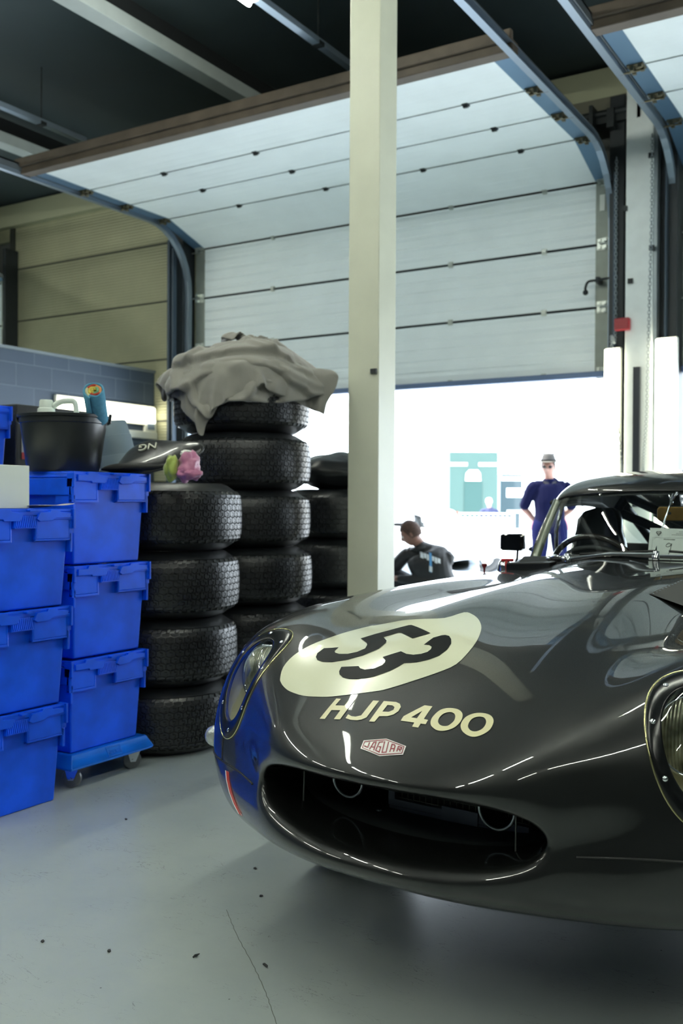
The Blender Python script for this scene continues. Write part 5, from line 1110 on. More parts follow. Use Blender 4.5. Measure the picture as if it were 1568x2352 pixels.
   [41,10,14,10,16,12,5,15,5,-1,4,17,19,1,12,-3,24,-32,-11,27,8,22,-3,23,-15,-10,11,-3,-18,-12,-13,-18,-9,-16,-2,-10,-12,-19,6,-22],
   [52,13,19,10,1,9,8,1,6,11,14,7,9,5,17,-2,-3,-14,-9,28,-19,24,10,27,-3,-20,-17,-5,38,-20,-15,-7,-16,-6,-15,-15,-13,-4,-15,-6],
   [66,7,22,-3,19,3,11,13,4,0,12,3,10,0,23,-18,-4,-17,-2,31,7,7,13,11,3,-20,-19,1,31,-17,-5,-4,-11,-22,-12,-13,-13,-10,-9,-15],
   [83,1,14,9,8,14,1,1,12,0,15,8,15,6,0,-7,-19,-11,42,-44,68,-8,-7,10,12,-13,-31,7,9,19,-18,4,-23,-7,-19,-13,-12,-9,-13,-7],
   [83,21,7,4,8,6,11,-6,13,-3,10,11,20,8,14,6,-45,-6,36,-20,3,17,6,18,-16,-22,11,-2,-4,30,-5,-10,-6,-27,-12,-9,-15,-6,-10,-10],
   [85,12,22,16,10,8,-7,12,2,-5,-7,13,7,19,-12,37,-19,2,-42,42,-27,36,1,6,-19,-6,22,2,-7,-6,-2,12,-9,-16,-11,-10,-6,-18,-16,-15],
   [91,17,6,16,-12,0,16,20,7,-3,24,-35,5,16,5,-6,49,-28,-14,24,-2,2,10,18,-9,-19,14,-9,10,4,-25,-11,34,-14,-11,-17,-20,-14,-11,-15],
   [99,9,21,0,10,21,-5,2,1,1,7,-7,0,-5,19,8,-27,4,18,4,37,0,7,3,-18,3,-8,2,-14,25,-19,13,13,-25,-16,-13,-8,-13,-18,-20],
   [98,19,0,20,12,9,4,7,-1,-4,10,4,-16,11,-2,-1,-7,14,6,-23,14,49,0,7,-22,-4,2,-2,-17,27,2,18,-16,-11,-11,-17,-20,-17,-21,-10],
   [95,18,13,17,15,5,0,12,-9,9,-8,9,22,-4,0,-28,10,19,-26,5,31,16,-4,8,-5,-28,17,2,-7,6,20,-13,-2,-21,-10,-21,-17,-12,-7,-10],
   [92,17,16,19,16,1,2,11,4,-7,12,3,-2,12,2,-25,24,-10,-17,30,3,12,-6,-2,11,-36,2,-6,7,7,5,25,-9,-14,-15,-20,-13,-17,-14,-10],
   [94,16,13,19,17,3,1,6,12,5,-3,13,-4,7,6,-8,-4,9,4,-14,22,5,-23,0,10,6,-5,-14,-10,12,8,11,-1,-23,-10,-18,-19,-15,-9,-21],
   [101,8,9,15,19,10,0,5,3,7,14,9,5,7,-23,6,20,5,-6,4,-10,0,-1,-20,20,-4,-6,-7,11,30,-14,3,-13,-6,-23,-16,-13,-17,-16,-21],
   [102,17,5,2,18,9,3,7,7,9,0,9,19,-9,-11,-4,21,22,-6,-4,-5,-11,-6,17,-23,9,0,-18,-7,15,14,9,2,-15,-5,-19,-20,-21,-19,-21],
   [94,13,19,7,1,9,9,5,15,18,5,1,8,10,-28,-3,28,5,6,-12,1,-8,12,23,-43,7,0,-14,2,-13,12,1,15,-7,-10,-21,-20,-19,-19,-21],
   [83,14,12,11,10,11,10,8,9,10,10,9,9,-2,3,-18,18,17,5,6,-24,24,4,-5,-9,-15,-2,-11,-16,1,23,8,-20,-11,-6,-22,-18,-16,-14,-15]],
 ]),
 (15,22,[
  [[-45,16,12,11,9,-7,-1,17,4,26,12,32,-13,-38,28,16,22,11,9,-25,44,-9],
   [-64,15,18,13,19,4,12,-24,15,35,-5,34,15,-41,17,11,5,37,8,-7,5,5],
   [-78,13,18,17,22,1,3,17,-12,18,15,-3,29,-4,-1,22,8,14,25,1,-6,22],
   [-93,11,20,22,20,15,-11,28,-5,-8,6,-5,12,32,31,6,8,1,29,17,-23,15],
   [-109,15,19,24,21,4,13,9,2,-7,-3,7,13,29,38,25,-2,5,-1,39,7,0],
   [-117,13,23,27,14,3,11,20,14,12,-34,7,36,2,27,11,17,31,1,46,-13,3],
   [-115,8,22,27,11,-6,24,13,15,-24,-3,24,-10,54,12,-5,15,22,44,15,24,7],
   [-115,24,6,26,18,11,6,11,14,-5,4,12,-11,23,-4,18,40,33,23,27,-26,16],
   [-109,21,14,14,15,14,13,-18,30,22,0,-6,27,0,8,20,7,42,17,16,-6,-3],
   [-101,12,25,23,5,13,-4,-14,-6,36,39,-5,21,-16,11,32,23,-14,34,21,32,12],
   [-115,22,20,24,26,4,-18,-23,11,31,54,13,-32,35,28,9,7,13,-1,13,11,33],
   [-123,14,23,32,6,15,11,-28,-6,30,47,23,-1,3,54,-12,-10,4,22,17,8,18],
   [-127,12,26,26,30,8,14,-9,-28,23,28,3,21,0,16,67,-15,4,-17,6,9,29],
   [-130,15,26,25,23,5,17,-4,-6,0,52,-6,-5,-9,24,52,12,2,4,-13,2,20],
   [-134,23,27,20,23,2,6,8,0,14,26,30,-37,-3,64,21,14,-13,-2,-4,-4,4]],
  [[-124,11,9,17,17,26,8,-6,-10,0,2,-51,37,15,-11,7,21,39,4,-17,6,2],
   [-108,5,16,17,17,17,-7,9,-2,-16,-3,-7,-23,37,-4,-11,21,16,36,2,-23,-1],
   [-89,5,13,20,13,12,-39,23,9,-5,7,-17,-23,4,17,9,2,13,18,13,-15,9],
   [-71,1,15,15,5,2,2,-1,17,-2,-1,-36,-3,13,12,-3,4,2,31,-4,1,0],
   [-57,8,15,13,3,-6,-8,5,3,34,-12,-1,-40,23,23,-5,-21,2,26,11,-1,5],
   [-33,4,3,3,17,-10,-11,31,4,3,-4,2,-14,24,16,-8,-18,10,7,7,4,3],
   [-7,5,-1,-7,5,11,0,3,-7,-9,13,5,1,7,-1,18,1,4,11,-15,18,-14],
   [18,-1,9,-8,-13,11,-19,2,5,0,6,29,-29,13,-19,25,25,-19,10,12,-12,-1],
   [38,-12,7,-8,-2,6,-4,-9,-7,0,-5,66,-13,13,-9,-15,13,-27,-24,13,21,-8],
   [15,9,-3,14,5,1,21,-14,-2,8,19,1,15,3,5,-10,10,-32,-17,21,5,3],
   [24,3,14,16,-13,5,10,-2,-4,2,22,14,20,-8,12,-11,-4,0,-20,34,-10,-16],
   [38,5,11,10,-2,-10,4,16,-4,-3,27,13,7,-5,15,-5,-14,20,-6,4,-3,-39],
   [62,6,10,7,6,-16,-16,10,11,7,14,18,-8,-7,-1,30,-9,2,-14,20,-12,0],
   [89,7,7,-3,2,-17,2,-12,16,8,-9,19,4,11,-7,1,13,-14,9,13,-18,-8],
   [116,4,-3,1,-11,-1,1,11,-9,9,-17,-1,10,-8,-1,12,-10,14,22,-26,-13,13]],
  [[191,17,22,18,-13,8,1,-11,-8,-26,3,9,9,-18,24,-4,-5,2,-7,16,-2,4],
   [200,21,8,13,-2,2,-19,10,12,-24,-8,-6,24,-22,0,4,8,-16,12,0,-6,18],
   [205,20,10,-3,6,-10,-21,3,11,-9,-13,-9,19,6,-11,12,12,-8,3,-4,-4,0],
   [211,24,13,4,-15,-7,-19,-7,5,-3,5,-2,-17,12,-1,10,20,5,-6,-6,-10,-2],
   [217,17,10,-1,-13,3,-10,10,-30,18,-9,11,-13,4,-8,4,4,17,-1,-13,0,-19],
   [216,22,10,-5,-5,-17,17,-14,1,-3,-11,-8,10,16,-16,9,-4,-3,16,-14,0,-6],
   [211,24,-2,3,-10,5,-3,7,-22,-15,0,-4,25,-5,5,6,-3,-3,2,-5,3,-2],
   [215,9,18,1,-5,-5,11,-37,16,4,-16,-5,-3,23,3,-5,5,-8,7,-1,-15,-4],
   [228,6,9,-5,-11,7,10,-50,7,2,12,-11,-1,9,19,4,-5,-5,-3,2,-9,-9],
   [228,21,-5,-3,-7,22,-29,-32,-20,5,16,10,-9,15,11,-6,1,10,-3,-19,-1,3],
   [226,2,16,-17,14,-24,-19,-17,-5,19,23,4,-1,-6,13,-22,9,-1,9,-7,-23,21],
   [215,22,10,1,-25,-15,-6,-5,-17,4,21,25,-9,-2,17,0,-14,25,-19,5,-29,-4],
   [213,24,13,-13,3,-13,-16,19,-7,-13,3,20,0,0,-21,18,-2,16,-9,7,-11,-25],
   [212,21,9,-11,10,-13,-9,-7,6,-12,3,16,16,-4,-6,-7,1,7,2,-3,-3,-27],
   [210,13,2,9,5,3,-23,-4,-5,-7,19,7,5,-12,9,-6,-2,13,27,-43,-13,18]],
 ]),
]
# ================================================================== CRATES
def plastic_blue(name, rgb):
    m = mat(name, rgb, .45, noise=.24, nscale=6, spec=.3)
    return m
M_blue = plastic_blue('crate_blue', (0,84,232)); M_dolly = plastic_blue('dolly_blue', (6,100,205))
def crate(loc, label, group=None):
    t = empty('storage_crate', loc, 0, label, 'crate', group)
    mb = MB(); B = [(-.272,-.180),(.272,-.180),(.272,.180),(-.272,.180)]; T = [(-.288,-.198),(.288,-.198),(.288,.198),(-.288,.198)]
    mb.hexa([(x,y,.0) for x,y in B]+[(x,y,.335) for x,y in T])
    mb.build('body', M_blue, t, bevel=.007)
    mb = MB()
    for s in (1,-1):
        for y0,y1,z0 in ((-.2125,-.078,.245),(.028,.195,.245)):
            if s < 0: y0,y1 = -y1,-y0
            x = s*.300
            def bx(a,b,c,d,xi=s*.284): mb.box((xi,a,c),(x,b,d))
            bx(y0,y0+.007,z0,.335); bx(y1-.007,y1,z0,.335); bx(y0,y1,z0,z0+.007); bx(y0+.007,y1-.007,z0+.007,.335, s*.27); 
            mb.box((s*.2845,y0,z0),(s*.290,y1,.335))
        mb.box((s*.284,-.2125,.322),(s*.303,.2125,.336))
        mb.box((s*.284,-.06,.255) if False else (s*.284,-.078,.30),(s*.292,.028,.33))
    for s in (1,-1):
        mb.box((-.30,s*.195,.270),(.30,s*.2125,.336)); mb.box((-.30,s*.195,.20),(-.20,s*.206,.27)); mb.box((.20,s*.195,.20),(.30,s*.206,.27))
    mb.build('rim_handles', M_blue, t, bevel=.0025)
    # ribbed latch between the pockets
    for s in (1,-1):
        mb = MB(); y0,y1 = (-.068,.024) if s > 0 else (-.024,.068)
        mb.hexa([(s*.290,y0-.004,.292),(s*.310,y0-.004,.292),(s*.310,y1+.004,.292),(s*.290,y1+.004,.292),(s*.290,y0+.004,.338),(s*.300,y0+.004,.338),(s*.300,y1-.004,.338),(s*.290,y1-.004,.338)])
        for k in range(11):
            y = y0+.003+k*(y1-y0-.009)/10
            mb.hexa([(s*.305,y,.296),(s*.3135,y,.296),(s*.3135,y+.004,.296),(s*.305,y+.004,.296),(s*.296,y,.336),(s*.3035,y,.336),(s*.3035,y+.004,.336),(s*.296,y+.004,.336)])
        mb.build('ribbed_latch', M_blue, t)
    mb = MB(); mb.box((-.30,-.205,.338),(.30,.205,.352))
    for s in (1,-1):
        mb.prism([(-.19,.325),(-.12,.325),(-.115,.318),(-.045,.318),(-.03,.345),(-.085,.352),(-.09,.362),(-.135,.362),(-.14,.350),(-.19,.350)], 0, s*.298, s*.309)
        mb.prism([(.030,.325),(.045,.316),(.10,.318),(.12,.328),(.19,.330),(.19,.346),(.14,.352),(.135,.360),(.095,.360),(.09,.352),(.045,.350)], 0, s*.298, s*.309)
        mb.box((s*.27,.202,.288),(s*.31,.2125,.362)); mb.box((s*.27,-.2125,.300),(s*.31,-.202,.356))
    for k in range(7):
        x = -.27+k*.09; mb.box((x,-.012,.352),(x+.05,.012,.3595))
    for x in (-.30,.285): mb.box((x,-.20,.352),(x+.015,.20,.362))
    for y in (-.205,.195): mb.box((-.3,y,.352),(.3,y+.01,.362))
    mb.build('lid', M_blue, t, bevel=.002)
    return t
GR = 'blue crates stacked on the wheeled dolly'; GLf = 'blue crates stacked on the floor'; GB = 'blue crates in the stack further back'
def crates(x, y, z0, pitch, labels, group, dy=(0,.003,-.003,.002)):
    for i,l in enumerate(labels):
        if not hasattr(crates, 'proto'): crates.proto = crate((x,y+dy[0],z0), l, group)
        else:
            c = copy_tree(crates.proto); c.location = (x+(.004 if i%2 else -.003), y+dy[i], z0+i*pitch); c['label'] = l; c['group'] = group
crates(-3.15, 2.872, .1395, .365, ['bottom blue crate on the wheeled dolly, beside the tyres', 'middle blue crate of the three on the wheeled dolly', 'top blue crate on the dolly stack, under the black bucket'], GR, (-.012,-.003,.0))
crates(-3.10, 2.438, 0, .3625, ['bottom blue crate of the stack standing straight on the floor', 'middle blue crate of the floor-standing stack', 'top blue crate of the floor-standing stack, under the white box'], GLf, (-.062,-.046,-.028))
crates(-4.36, 3.16, .1395, .365, ['lowest blue crate in the far stack by the block wall','second blue crate up in the far stack by the block wall','third blue crate up in the far stack by the block wall','topmost blue crate in the far stack, blurred behind the white box'], GB)
def dolly(loc, label):
    t = empty('wheeled_dolly', loc, 0, label, 'dolly')
    mb = MB(); b = [(-.315,-.228),(.315,-.228),(.315,.228),(-.315,.228)]; m_ = [(x*1.0,y*1.0) for x,y in b]; tt = [(-.292,-.205),(.292,-.205),(.292,.205),(-.292,.205)]
    mb.hexa([(x*.985,y*.985,.082) for x,y in b]+[(x,y,.094) for x,y in b]); mb.hexa([(x,y,.094) for x,y in b]+[(x,y,.139) for x,y in tt])
    mb.build('deck', M_dolly, t, bevel=.004)
    mb = MB(); fx = lambda z: .315-(z-.094)*.023/.045+.001
    for z0,z1,y0,y1 in ((.099,.101,-.03,.045),(.132,.134,-.03,.045),(.099,.134,-.03,-.028),(.099,.134,.043,.045)):
        mb.hexa([(fx(z0)-.003,y0,z0),(fx(z0)+.002,y0,z0),(fx(z0)+.002,y1,z0),(fx(z0)-.003,y1,z0),(fx(z1)-.003,y0,z1),(fx(z1)+.002,y0,z1),(fx(z1)+.002,y1,z1),(fx(z1)-.003,y1,z1)])
    mb.build('embossed_frame', M_dolly, t)
    Mt = Matrix.Translation((.3085,.0075,.108))@Matrix.Rotation(-atan2(.023,.045),4,'Y')@Matrix.Rotation(pi/2,4,'Z')@Matrix.Rotation(pi/2,4,'X')
    text('embossed_letters', 'NCOOLI', .019, Mt, M_dolly, t, ext=.0022)
    for x in (-.25,.25):
        for y in (-.165,.165):
            a = .5 if y < 0 else 1.0
            M = Matrix.Translation((x,y,0))@Matrix.Rotation(a,4,'Z')
            w = MB().lathe([(.0,-.012),(.030,-.012),(.036,-.010),(.039,-.004),(.039,.004),(.036,.010),(.030,.012),(0,.012)], 24, M@Matrix.Translation((.0,0,.039))@Matrix.Rotation(pi/2,4,'X')).build('castor_wheel', mat('castor_grey',(92,96,98),.3), t, smooth='auto')
            f = MB(); f.add([M@Vector(p) for p in [(-.018,-.022,.03),(.018,-.022,.03),(.026,-.022,.078),(-.02,-.022,.078)]], [(0,1,2,3)]); 
            for s in (-1,1): 
                q = [(-.010,s*.019,.032),(.012,s*.019,.032),(.030,s*.019,.074),(-.022,s*.019,.074)]
                f.hexa([M@Vector((a_,b_-.0015,c_)) for a_,b_,c_ in q[:2]]+[M@Vector((a_,b_+.0015,c_)) for a_,b_,c_ in q[1::-1]]+[M@Vector((a_,b_-.0015,c_)) for a_,b_,c_ in (q[3],q[2])]+[M@Vector((a_,b_+.0015,c_)) for a_,b_,c_ in (q[2],q[3])])
            f.v = f.v[4:]; f.f = [[i-4 for i in g] for g in f.f[1:]]; f.mi = f.mi[1:]
            P = [M@Vector(p) for p in ((-.025,-.025,.073),(.03,-.025,.073),(.03,.025,.073),(-.025,.025,.073),(-.025,-.025,.083),(.03,-.025,.083),(.03,.025,.083),(-.025,.025,.083))]; f.hexa(P)
            f.tube([M@Vector((0,-.024,.039)), M@Vector((0,.024,.039))], .005, 8)
            f.build('castor_fork', M_chrome, w)
    return t
dl = dolly((-3.15,2.872,0), 'blue wheeled dolly under the nearer crate stack beside the tyres')
d2_ = copy_tree(dl); d2_.location = (-4.36,3.16,0); d2_['label'] = 'blue wheeled dolly under the far crate stack by the block wall'

# ================================================================== TYRES
def tyre_mesh():
    mb = MB()
    prof = [(.185,-.100),(.20,-.118),(.215,-.138),(.240,-.148),(.262,-.141),(.290,-.122),(.312,-.104),(.316,-.098),(.3235,-.085),(.326,-.04),(.327,0),(.326,.04),(.3235,.085),(.316,.098),(.312,.104),(.290,.122),(.262,.141),(.240,.148),(.215,.138),(.20,.118),(.185,.100),(.178,.09),(.178,-.09)]
    mb.lathe(prof, 96, close=True)
    # thin moulded ring on each shoulder
    for z in (-.112,.112): mb.lathe([(.303,z-.002*(1 if z>0 else -1)),(.3075,z),(.303,z+.002)], 96)
    n = 52; rows = 6; p = .0305
    def R(z): return .3272-.0042*(abs(z)/.085)**2.5
    def piece(poly, a0, zc, h=.0052):
        vs = []
        for (x,z) in poly:
            a = a0+x/.327; r = R(zc+z)-.001; vs.append((r*cos(a), r*sin(a), zc+z))
        for (x,z) in poly:
            a = a0+x*.94/.327; r = R(zc+z)+h; vs.append((r*cos(a), r*sin(a), zc+z*.94))
        k = len(poly)
        mb.add(vs, [list(range(k,2*k))]+[(i,(i+1)%k,(i+1)%k+k,i+k) for i in range(k)])
    W = 2*pi*.327/n/2*.93
    for r in range(rows):
        zc = (r-(rows-1)/2)*p*.915
        for k in range(n):
            a0 = 2*pi*(k+(.5 if r%2 else 0))/n; H = .0158
            g = .0012
            # two interlocking halves of a hexagonal block, split by an S-shaped groove
            left = [(-W,-H*.55),(-W*.5,-H*.8),(-W*.05-g,-H),(-W*.05-g,-H*.45),(W*.38-g,-H*.45),(W*.42-g,H*.15),(W*.05,H*.15+.0),(-W*.25,H*.15),(-W*.28-g,H*.8),(-W*.5,H*.78),(-W,H*.55)]
            right = [(W,-H*.55),(W,H*.55),(W*.5,H*.78),(-.0,H),(-W*.2+g,H*.9),(-W*.18+g,H*.15+.003),(W*.5+g,H*.15+.002),(W*.5+g,-H*.55),(W*.1+g,-H*.62),(W*.05+g,-H*.95),(W*.5,-H*.8)]
            piece(left, a0, zc); piece(right, a0, zc)
    for s in (-1,1):
        zc = s*.092
        for k in range(n):
            a0 = 2*pi*(k+(.5 if (s > 0) != (rows%2==0) else 0))/n
            piece([(-W,-.0055),(W,-.0055),(W*.9,.004),(0,.0065),(-W*.9,.004)] if s < 0 else [(-W*.9,-.004),(0,-.0065),(W*.9,-.004),(W,.0055),(-W,.0055)], a0, zc, .0035)
            # slanted shoulder sipes
            a1 = a0+.02
            vs = []
            for (x,rr,z) in ((-.4*W,.3165,s*.099),(.55*W,.3165,s*.099),(.95*W,.3085,s*.110),(.0*W,.3085,s*.110)):
                a = a1+x/.327; vs.append((rr*cos(a),rr*sin(a),z))
            for (x,rr,z) in ((-.3*W,.3205,s*.100),(.45*W,.3205,s*.100),(.85*W,.3115,s*.1115),(.1*W,.3115,s*.1115)):
                a = a1+x/.327; vs.append((rr*cos(a),rr*sin(a),z))
            mb.add(vs, [(4,5,6,7),(0,1,5,4),(1,2,6,5),(2,3,7,6),(3,0,4,7)])
    return mb
ty0 = tyre_mesh().build('race_tyre', M_rubber, None, smooth='auto', angle=30)
ty0['category'] = 'tyre'
first = [True]
def tyre(x, y, z, k, kz, label, group, rot):
    o = ty0 if first[0] else ty0.copy()
    if not first[0]: COL.objects.link(o)
    first[0] = False
    o.location = (x,y,z); o.scale = (k,k,kz); o.rotation_euler = (0,0,rot); o['label'] = label; o['group'] = group; o['category'] = 'tyre'
G1, G2, G3 = 'tyres in the nearest stack behind the crates', 'tyres in the tall stack under the grey cover', 'tyres in the dark stack beside the pillar'
random.seed(4)
n4 = ['bottom','second lowest','second highest','top']
for i in range(4): tyre(-3.085+.012*i-.008, 3.442, .15+i*.30, .332/.3325, 1.01, '%s treaded tyre of the nearest stack, beside the blue crates' % n4[i], G1, random.random()*6)
n6 = ['bottom','second lowest','third lowest','third highest','second highest','top']
for i in range(6): tyre(-3.215+(.012*(i==2)-.008*(i==5)), 4.20, .147+i*.2955, .362/.3325, .995, '%s treaded tyre of the tall stack under the grey cover' % n6[i], G2, random.random()*6)
for i in range(4): tyre(-3.27, 5.22, .15+i*.30, 1.0, 1.01, '%s tyre of the dark stack behind the pillar, under a black sack' % n4[i], G3, random.random()*6)

# ================================================================== GREY COVER on the tall stack
def WC(cx, cz, h): p = RT*cx+FW*cz; return Vector((p.x,p.y,h))
def fold_sheet():
    NA, NT_ = 260, 90
    c0 = (0.03, 0.0)
    # control tables by azimuth (deg): 0 = right, 90 = away, 180 = left, 270 = towards the camera
    az  = [0,  20, 50, 90, 130, 160, 180, 200, 215, 228, 240, 250, 258, 266, 285, 305, 325, 342, 360]
    hr  = [.50,.47,.40,.38,.36, .40, .425,.43, .44, .42, .425,.42, .40, .395,.395,.40, .42, .46, .50]
    hz  = [-.07,-.05,-.03,-.02,-.03,-.08,-.125,-.135,-.11,-.10,-.20,-.275,-.19,-.175,-.17,-.165,-.145,-.10,-.07]
    # top profile height by azimuth at mid radius
    mr  = [.60,.58,.55,.55,.60, .75, .80, .80, .75, .66, .62, .6,.6,.6,.6,.6,.6,.6,.60]
    mz  = [.085,.10,.13,.15,.15, .13, .12, .115, .13, .15, .15, .15,.15,.15,.14,.13,.11,.095,.085]
    def look(t, a):
        a %= 360
        for i in range(len(az)-1):
            if az[i] <= a <= az[i+1]:
                f = (a-az[i])/(az[i+1]-az[i]); f = f*f*(3-2*f); return t[i]*(1-f)+t[i+1]*f
    pk = (.075, .02, .235)
    G = []
    for i in range(NT_):
        t = i/(NT_-1); row = []
        for k in range(NA):
            a = 360*k/NA; ar = radians(a); R, Z = look(hr,a), look(hz,a); m1, z1 = look(mr,a)*R, look(mz,a)
            # bezier: peak -> shoulder -> hem
            P0 = Vector(pk); P1 = Vector((pk[0]+m1*.75*cos(ar), pk[1]+m1*.75*sin(ar), pk[2]*.9+.012)); 
            P2 = Vector((c0[0]+(m1*.5+R*.62)*cos(ar), c0[1]+(m1*.5+R*.62)*sin(ar), z1+.01)); P3 = Vector((R*cos(ar), R*sin(ar), Z))
            u = 1-t
            p = P0*u**3+P1*(3*u*u*t)+P2*(3*u*t*t)+P3*t**3
            row.append(p)
        G.append(row)
    return G
def px2(x, y):  # zoom pixels of the pile -> (x,z) metres across/up in the pile's own frame
    X = 370+x/3.733; Y = 740+y/3.733
    return ((X-556)*.00226, (1156-Y)*.00224+1.11-1.775)
FOLDS = [ # polyline, height, upper width, lower width
 ([(225,640),(270,590),(330,555),(420,495),(560,455),(700,415),(860,395),(990,410),(1070,455),(1140,520),(1250,562),(1330,628),(1470,602)], .050, .085, .010),
 ([(215,375),(330,322),(480,278),(640,245),(850,232),(990,243),(1090,292)], .042, .060, .010),
 ([(300,330),(330,250),(360,200)], .030, .03, .012),
 ([(690,765),(780,715),(850,640),(880,560),(960,545),(1030,560),(1075,640)], .038, .05, .010),
 ([(1020,720),(1085,655),(1090,560),(1060,470)], -.030, .03, .02),
 ([(200,300),(150,420),(165,560),(160,660)], .028, .03, .010),
 ([(110,470),(85,600),(90,720)], .022, .03, .012),
 ([(320,600),(335,690),(380,790),(440,885)], .034, .012, .05),
 ([(750,110),(850,185),(960,240)], .024, .022, .012), ([(800,90),(900,160),(985,240)], .022, .02, .010),
 ([(420,405),(560,375),(720,345),(900,385)], .012, .022, .016), ([(560,340),(760,330),(920,350)], .010, .02, .016),
 ([(1000,330),(1150,360),(1290,420)], .014, .03, .02), ([(1230,380),(1340,430),(1440,520)], .016, .03, .02),
 ([(1100,430),(1230,490),(1380,540)], .014, .03, .018), ([(660,770),(780,765),(900,740)], .016, .03, .012),
 ([(1150,740),(1230,700),(1330,690)], .016, .03, .014), ([(850,600),(830,660),(850,700)], .012, .018, .016),
 ([(560,640),(700,600),(820,580)], .012, .03, .03), ([(430,830),(540,800),(640,730)], .014, .03, .02),
 ([(480,130),(600,90),(720,110)], .018, .03, .02),
]
FOLDS = [([(q.x,q.z) for q in catmull([(px2(*p)[0],0,px2(*p)[1]) for p in pl],4)],h,a*1.3,b*.9) for pl,h,a,b in FOLDS]
def pile_disp(x, z, back):
    d_ = 0.
    for pl,h,wa,wb in FOLDS:
        best = None
        for (x0,z0),(x1,z1) in zip(pl[:-1],pl[1:]):
            dx,dz = x1-x0,z1-z0; L2 = dx*dx+dz*dz; t = ((x-x0)*dx+(z-z0)*dz)/L2; tc = min(1,max(0,t))
            qx,qz = x-(x0+dx*tc), z-(z0+dz*tc); dd = hypot(qx,qz)
            if best is None or dd < best[0]:
                s = dx*qz-dz*qx       # >0: left of travel direction
                best = (dd, s, abs(t-tc)*sqrt(L2))
        dd, s, over = best
        if True:
            w = wa if s > 0 else wb
            e = (dd/w)**2
            if e < 9:
                f = math.exp(-e) if s > 0 else math.exp(-e*1.0)
                fade = math.exp(-(over/.045)**2)
                d_ += .92*h*f*fade
    return d_
pile_loc = WC((556-784)/2260*5.26, 5.26, 1.772)
pile_frame = Matrix(((RT.x,FW.x,0,0),(RT.y,FW.y,0,0),(0,0,1,0),(0,0,0,1)))
G = fold_sheet(); NI = len(G); NK = len(G[0])
from mathutils import noise as mnoise
out = []
for i,row in enumerate(G):
    r_ = []
    for k,p in enumerate(row):
        a = G[max(0,i-1)][k]; b = G[min(NI-1,i+1)][k]; c = row[(k-1)%NK]; d = row[(k+1)%NK]
        n = (d-c).cross(b-a)
        if n.length < 1e-9: n = Vector((0,0,1))
        n.normalize()
        if n.dot(p-Vector((.03,0,-.1))) < 0: n = -n
        t = i/(NI-1)
        front = min(1., max(0., .5-(p.y)/.12))
        dsp = pile_disp(p.x, p.z, False)*front if front > 0 else 0
        q = Vector((p.x*5, p.y*5, p.z*9))
        dsp += .010*mnoise.noise(q*.8)+.003*mnoise.noise(Vector((q.x*1.2,q.y*2,q.z*4)))+(1-front)*.02*mnoise.noise(q*.9+Vector((5,0,0)))
        dsp *= min(1, i/6)
        r_.append(p+n*dsp)
    out.append(r_)
# hem turned under
last = out[-1]; out.append([Vector((p.x*.97,p.y*.97,p.z-.004)) for p in last]); out.append([Vector((p.x*.93,p.y*.93,p.z+.02)) for p in last])
M_cloth = mat('grey_cotton_cover', (134,132,125), .85, noise=.05, nscale=10, bump=.12, bscale=160, sheen=.3)
out = [[Vector((p.x*.93, p.y*.93, p.z*.84-.012)) for p in r_] for r_ in out]
pile = bpy.data.objects.new('car_cover', None); COL.objects.link(pile)
MB().grid(out, True).build('gathered_bundle', M_cloth, pile, smooth=True)
for ny_, nx_, steps in SHEETS:
    P_ = np.cumsum(np.array(steps), axis=2).transpose(1,2,0)*.001
    mb = MB().grid([[Vector(p) for p in r] for r in P_.tolist()]); so2 = mb.build('draped_fabric', M_cloth, pile, smooth=True)
    m_ = so2.modifiers.new('thick','SOLIDIFY'); m_.thickness = .005; m_ = so2.modifiers.new('sub','SUBSURF'); m_.levels = 2; m_.render_levels = 2
pile.matrix_world = Matrix.Translation(pile_loc) @ pile_frame
pile.parent = None
tag(pile, 'crumpled grey fabric car cover heaped on the tall tyre stack', 'cover')
kb = MB()
for (x,y,z,rx,ry,rz,r) in () and ((.105,-.03,.225,.055,.05,.035,.3),(.145,-.05,.205,.03,.04,.03,-.5),(.06,-.02,.225,.05,.05,.028,.1)):
    G = [[Vector((rx*sin(pi*i/16)*cos(2*pi*k/28), ry*sin(pi*i/16)*sin(2*pi*k/28), rz*cos(pi*i/16)))*(1+.22*mnoise.noise(Vector((i*.35+r*9,k*.30,2)))) for k in range(28)] for i in range(17)]
    kb.grid([[p+Vector((x,y,z)) for p in R_] for R_ in G], True)

# ================================================================== SMALL THINGS ON THE CRATES
def pillow(outline, thick, n=26, p=2.2):
    """outline: list of 2d points; returns closed puffed mesh in the xz plane (y = thickness)"""
    cx = sum(a for a,b in outline)/len(outline); cz = sum(b for a,b in outline)/len(outline)
    L_ = catmull([(a,0,b) for a,b in outline], 5, True); C0 = Vector((cx,0,cz)); mb = MB()
    for s in (1,-1):
        G = []
        for i in range(n):
            k = sin(pi/2*i/(n-1)); h = thick*(max(0,1-k**p))**.5
            G.append([C0+(q-C0)*max(k,.001)+Vector((0,-s*h,0)) for q in L_])
        mb.grid(G, True)
    return mb
bx = MB().box((-.19,-.20,0),(.19,.192,.158)).build('white_box', mat('white_card', (222,228,216), .7, noise=.02), bevel=.003); bx.location = (-3.08,2.295,1.0875)
tag(bx, 'plain white cardboard box on top of the floor-standing crate stack', 'box')
pp = MB(); G = [[Vector((x, y, .002+.0006*i+.018*max(0,(y-.05)/.12)**2+.003*sin(30*x))) for y in [-.05+.17*j/14 for j in range(15)]] for i,x in enumerate([-.09+.18*i/12 for i in range(13)])]
pp.grid(G); po = pp.build('paper_sheets', mat('paper_grey', (206,206,196), .7), None, smooth=True, solid=.0012); po.location = (-2.915,2.525,1.0895)
tag(po, 'thin curled white papers lying on the floor-standing crate stack beside the white box', 'paper')
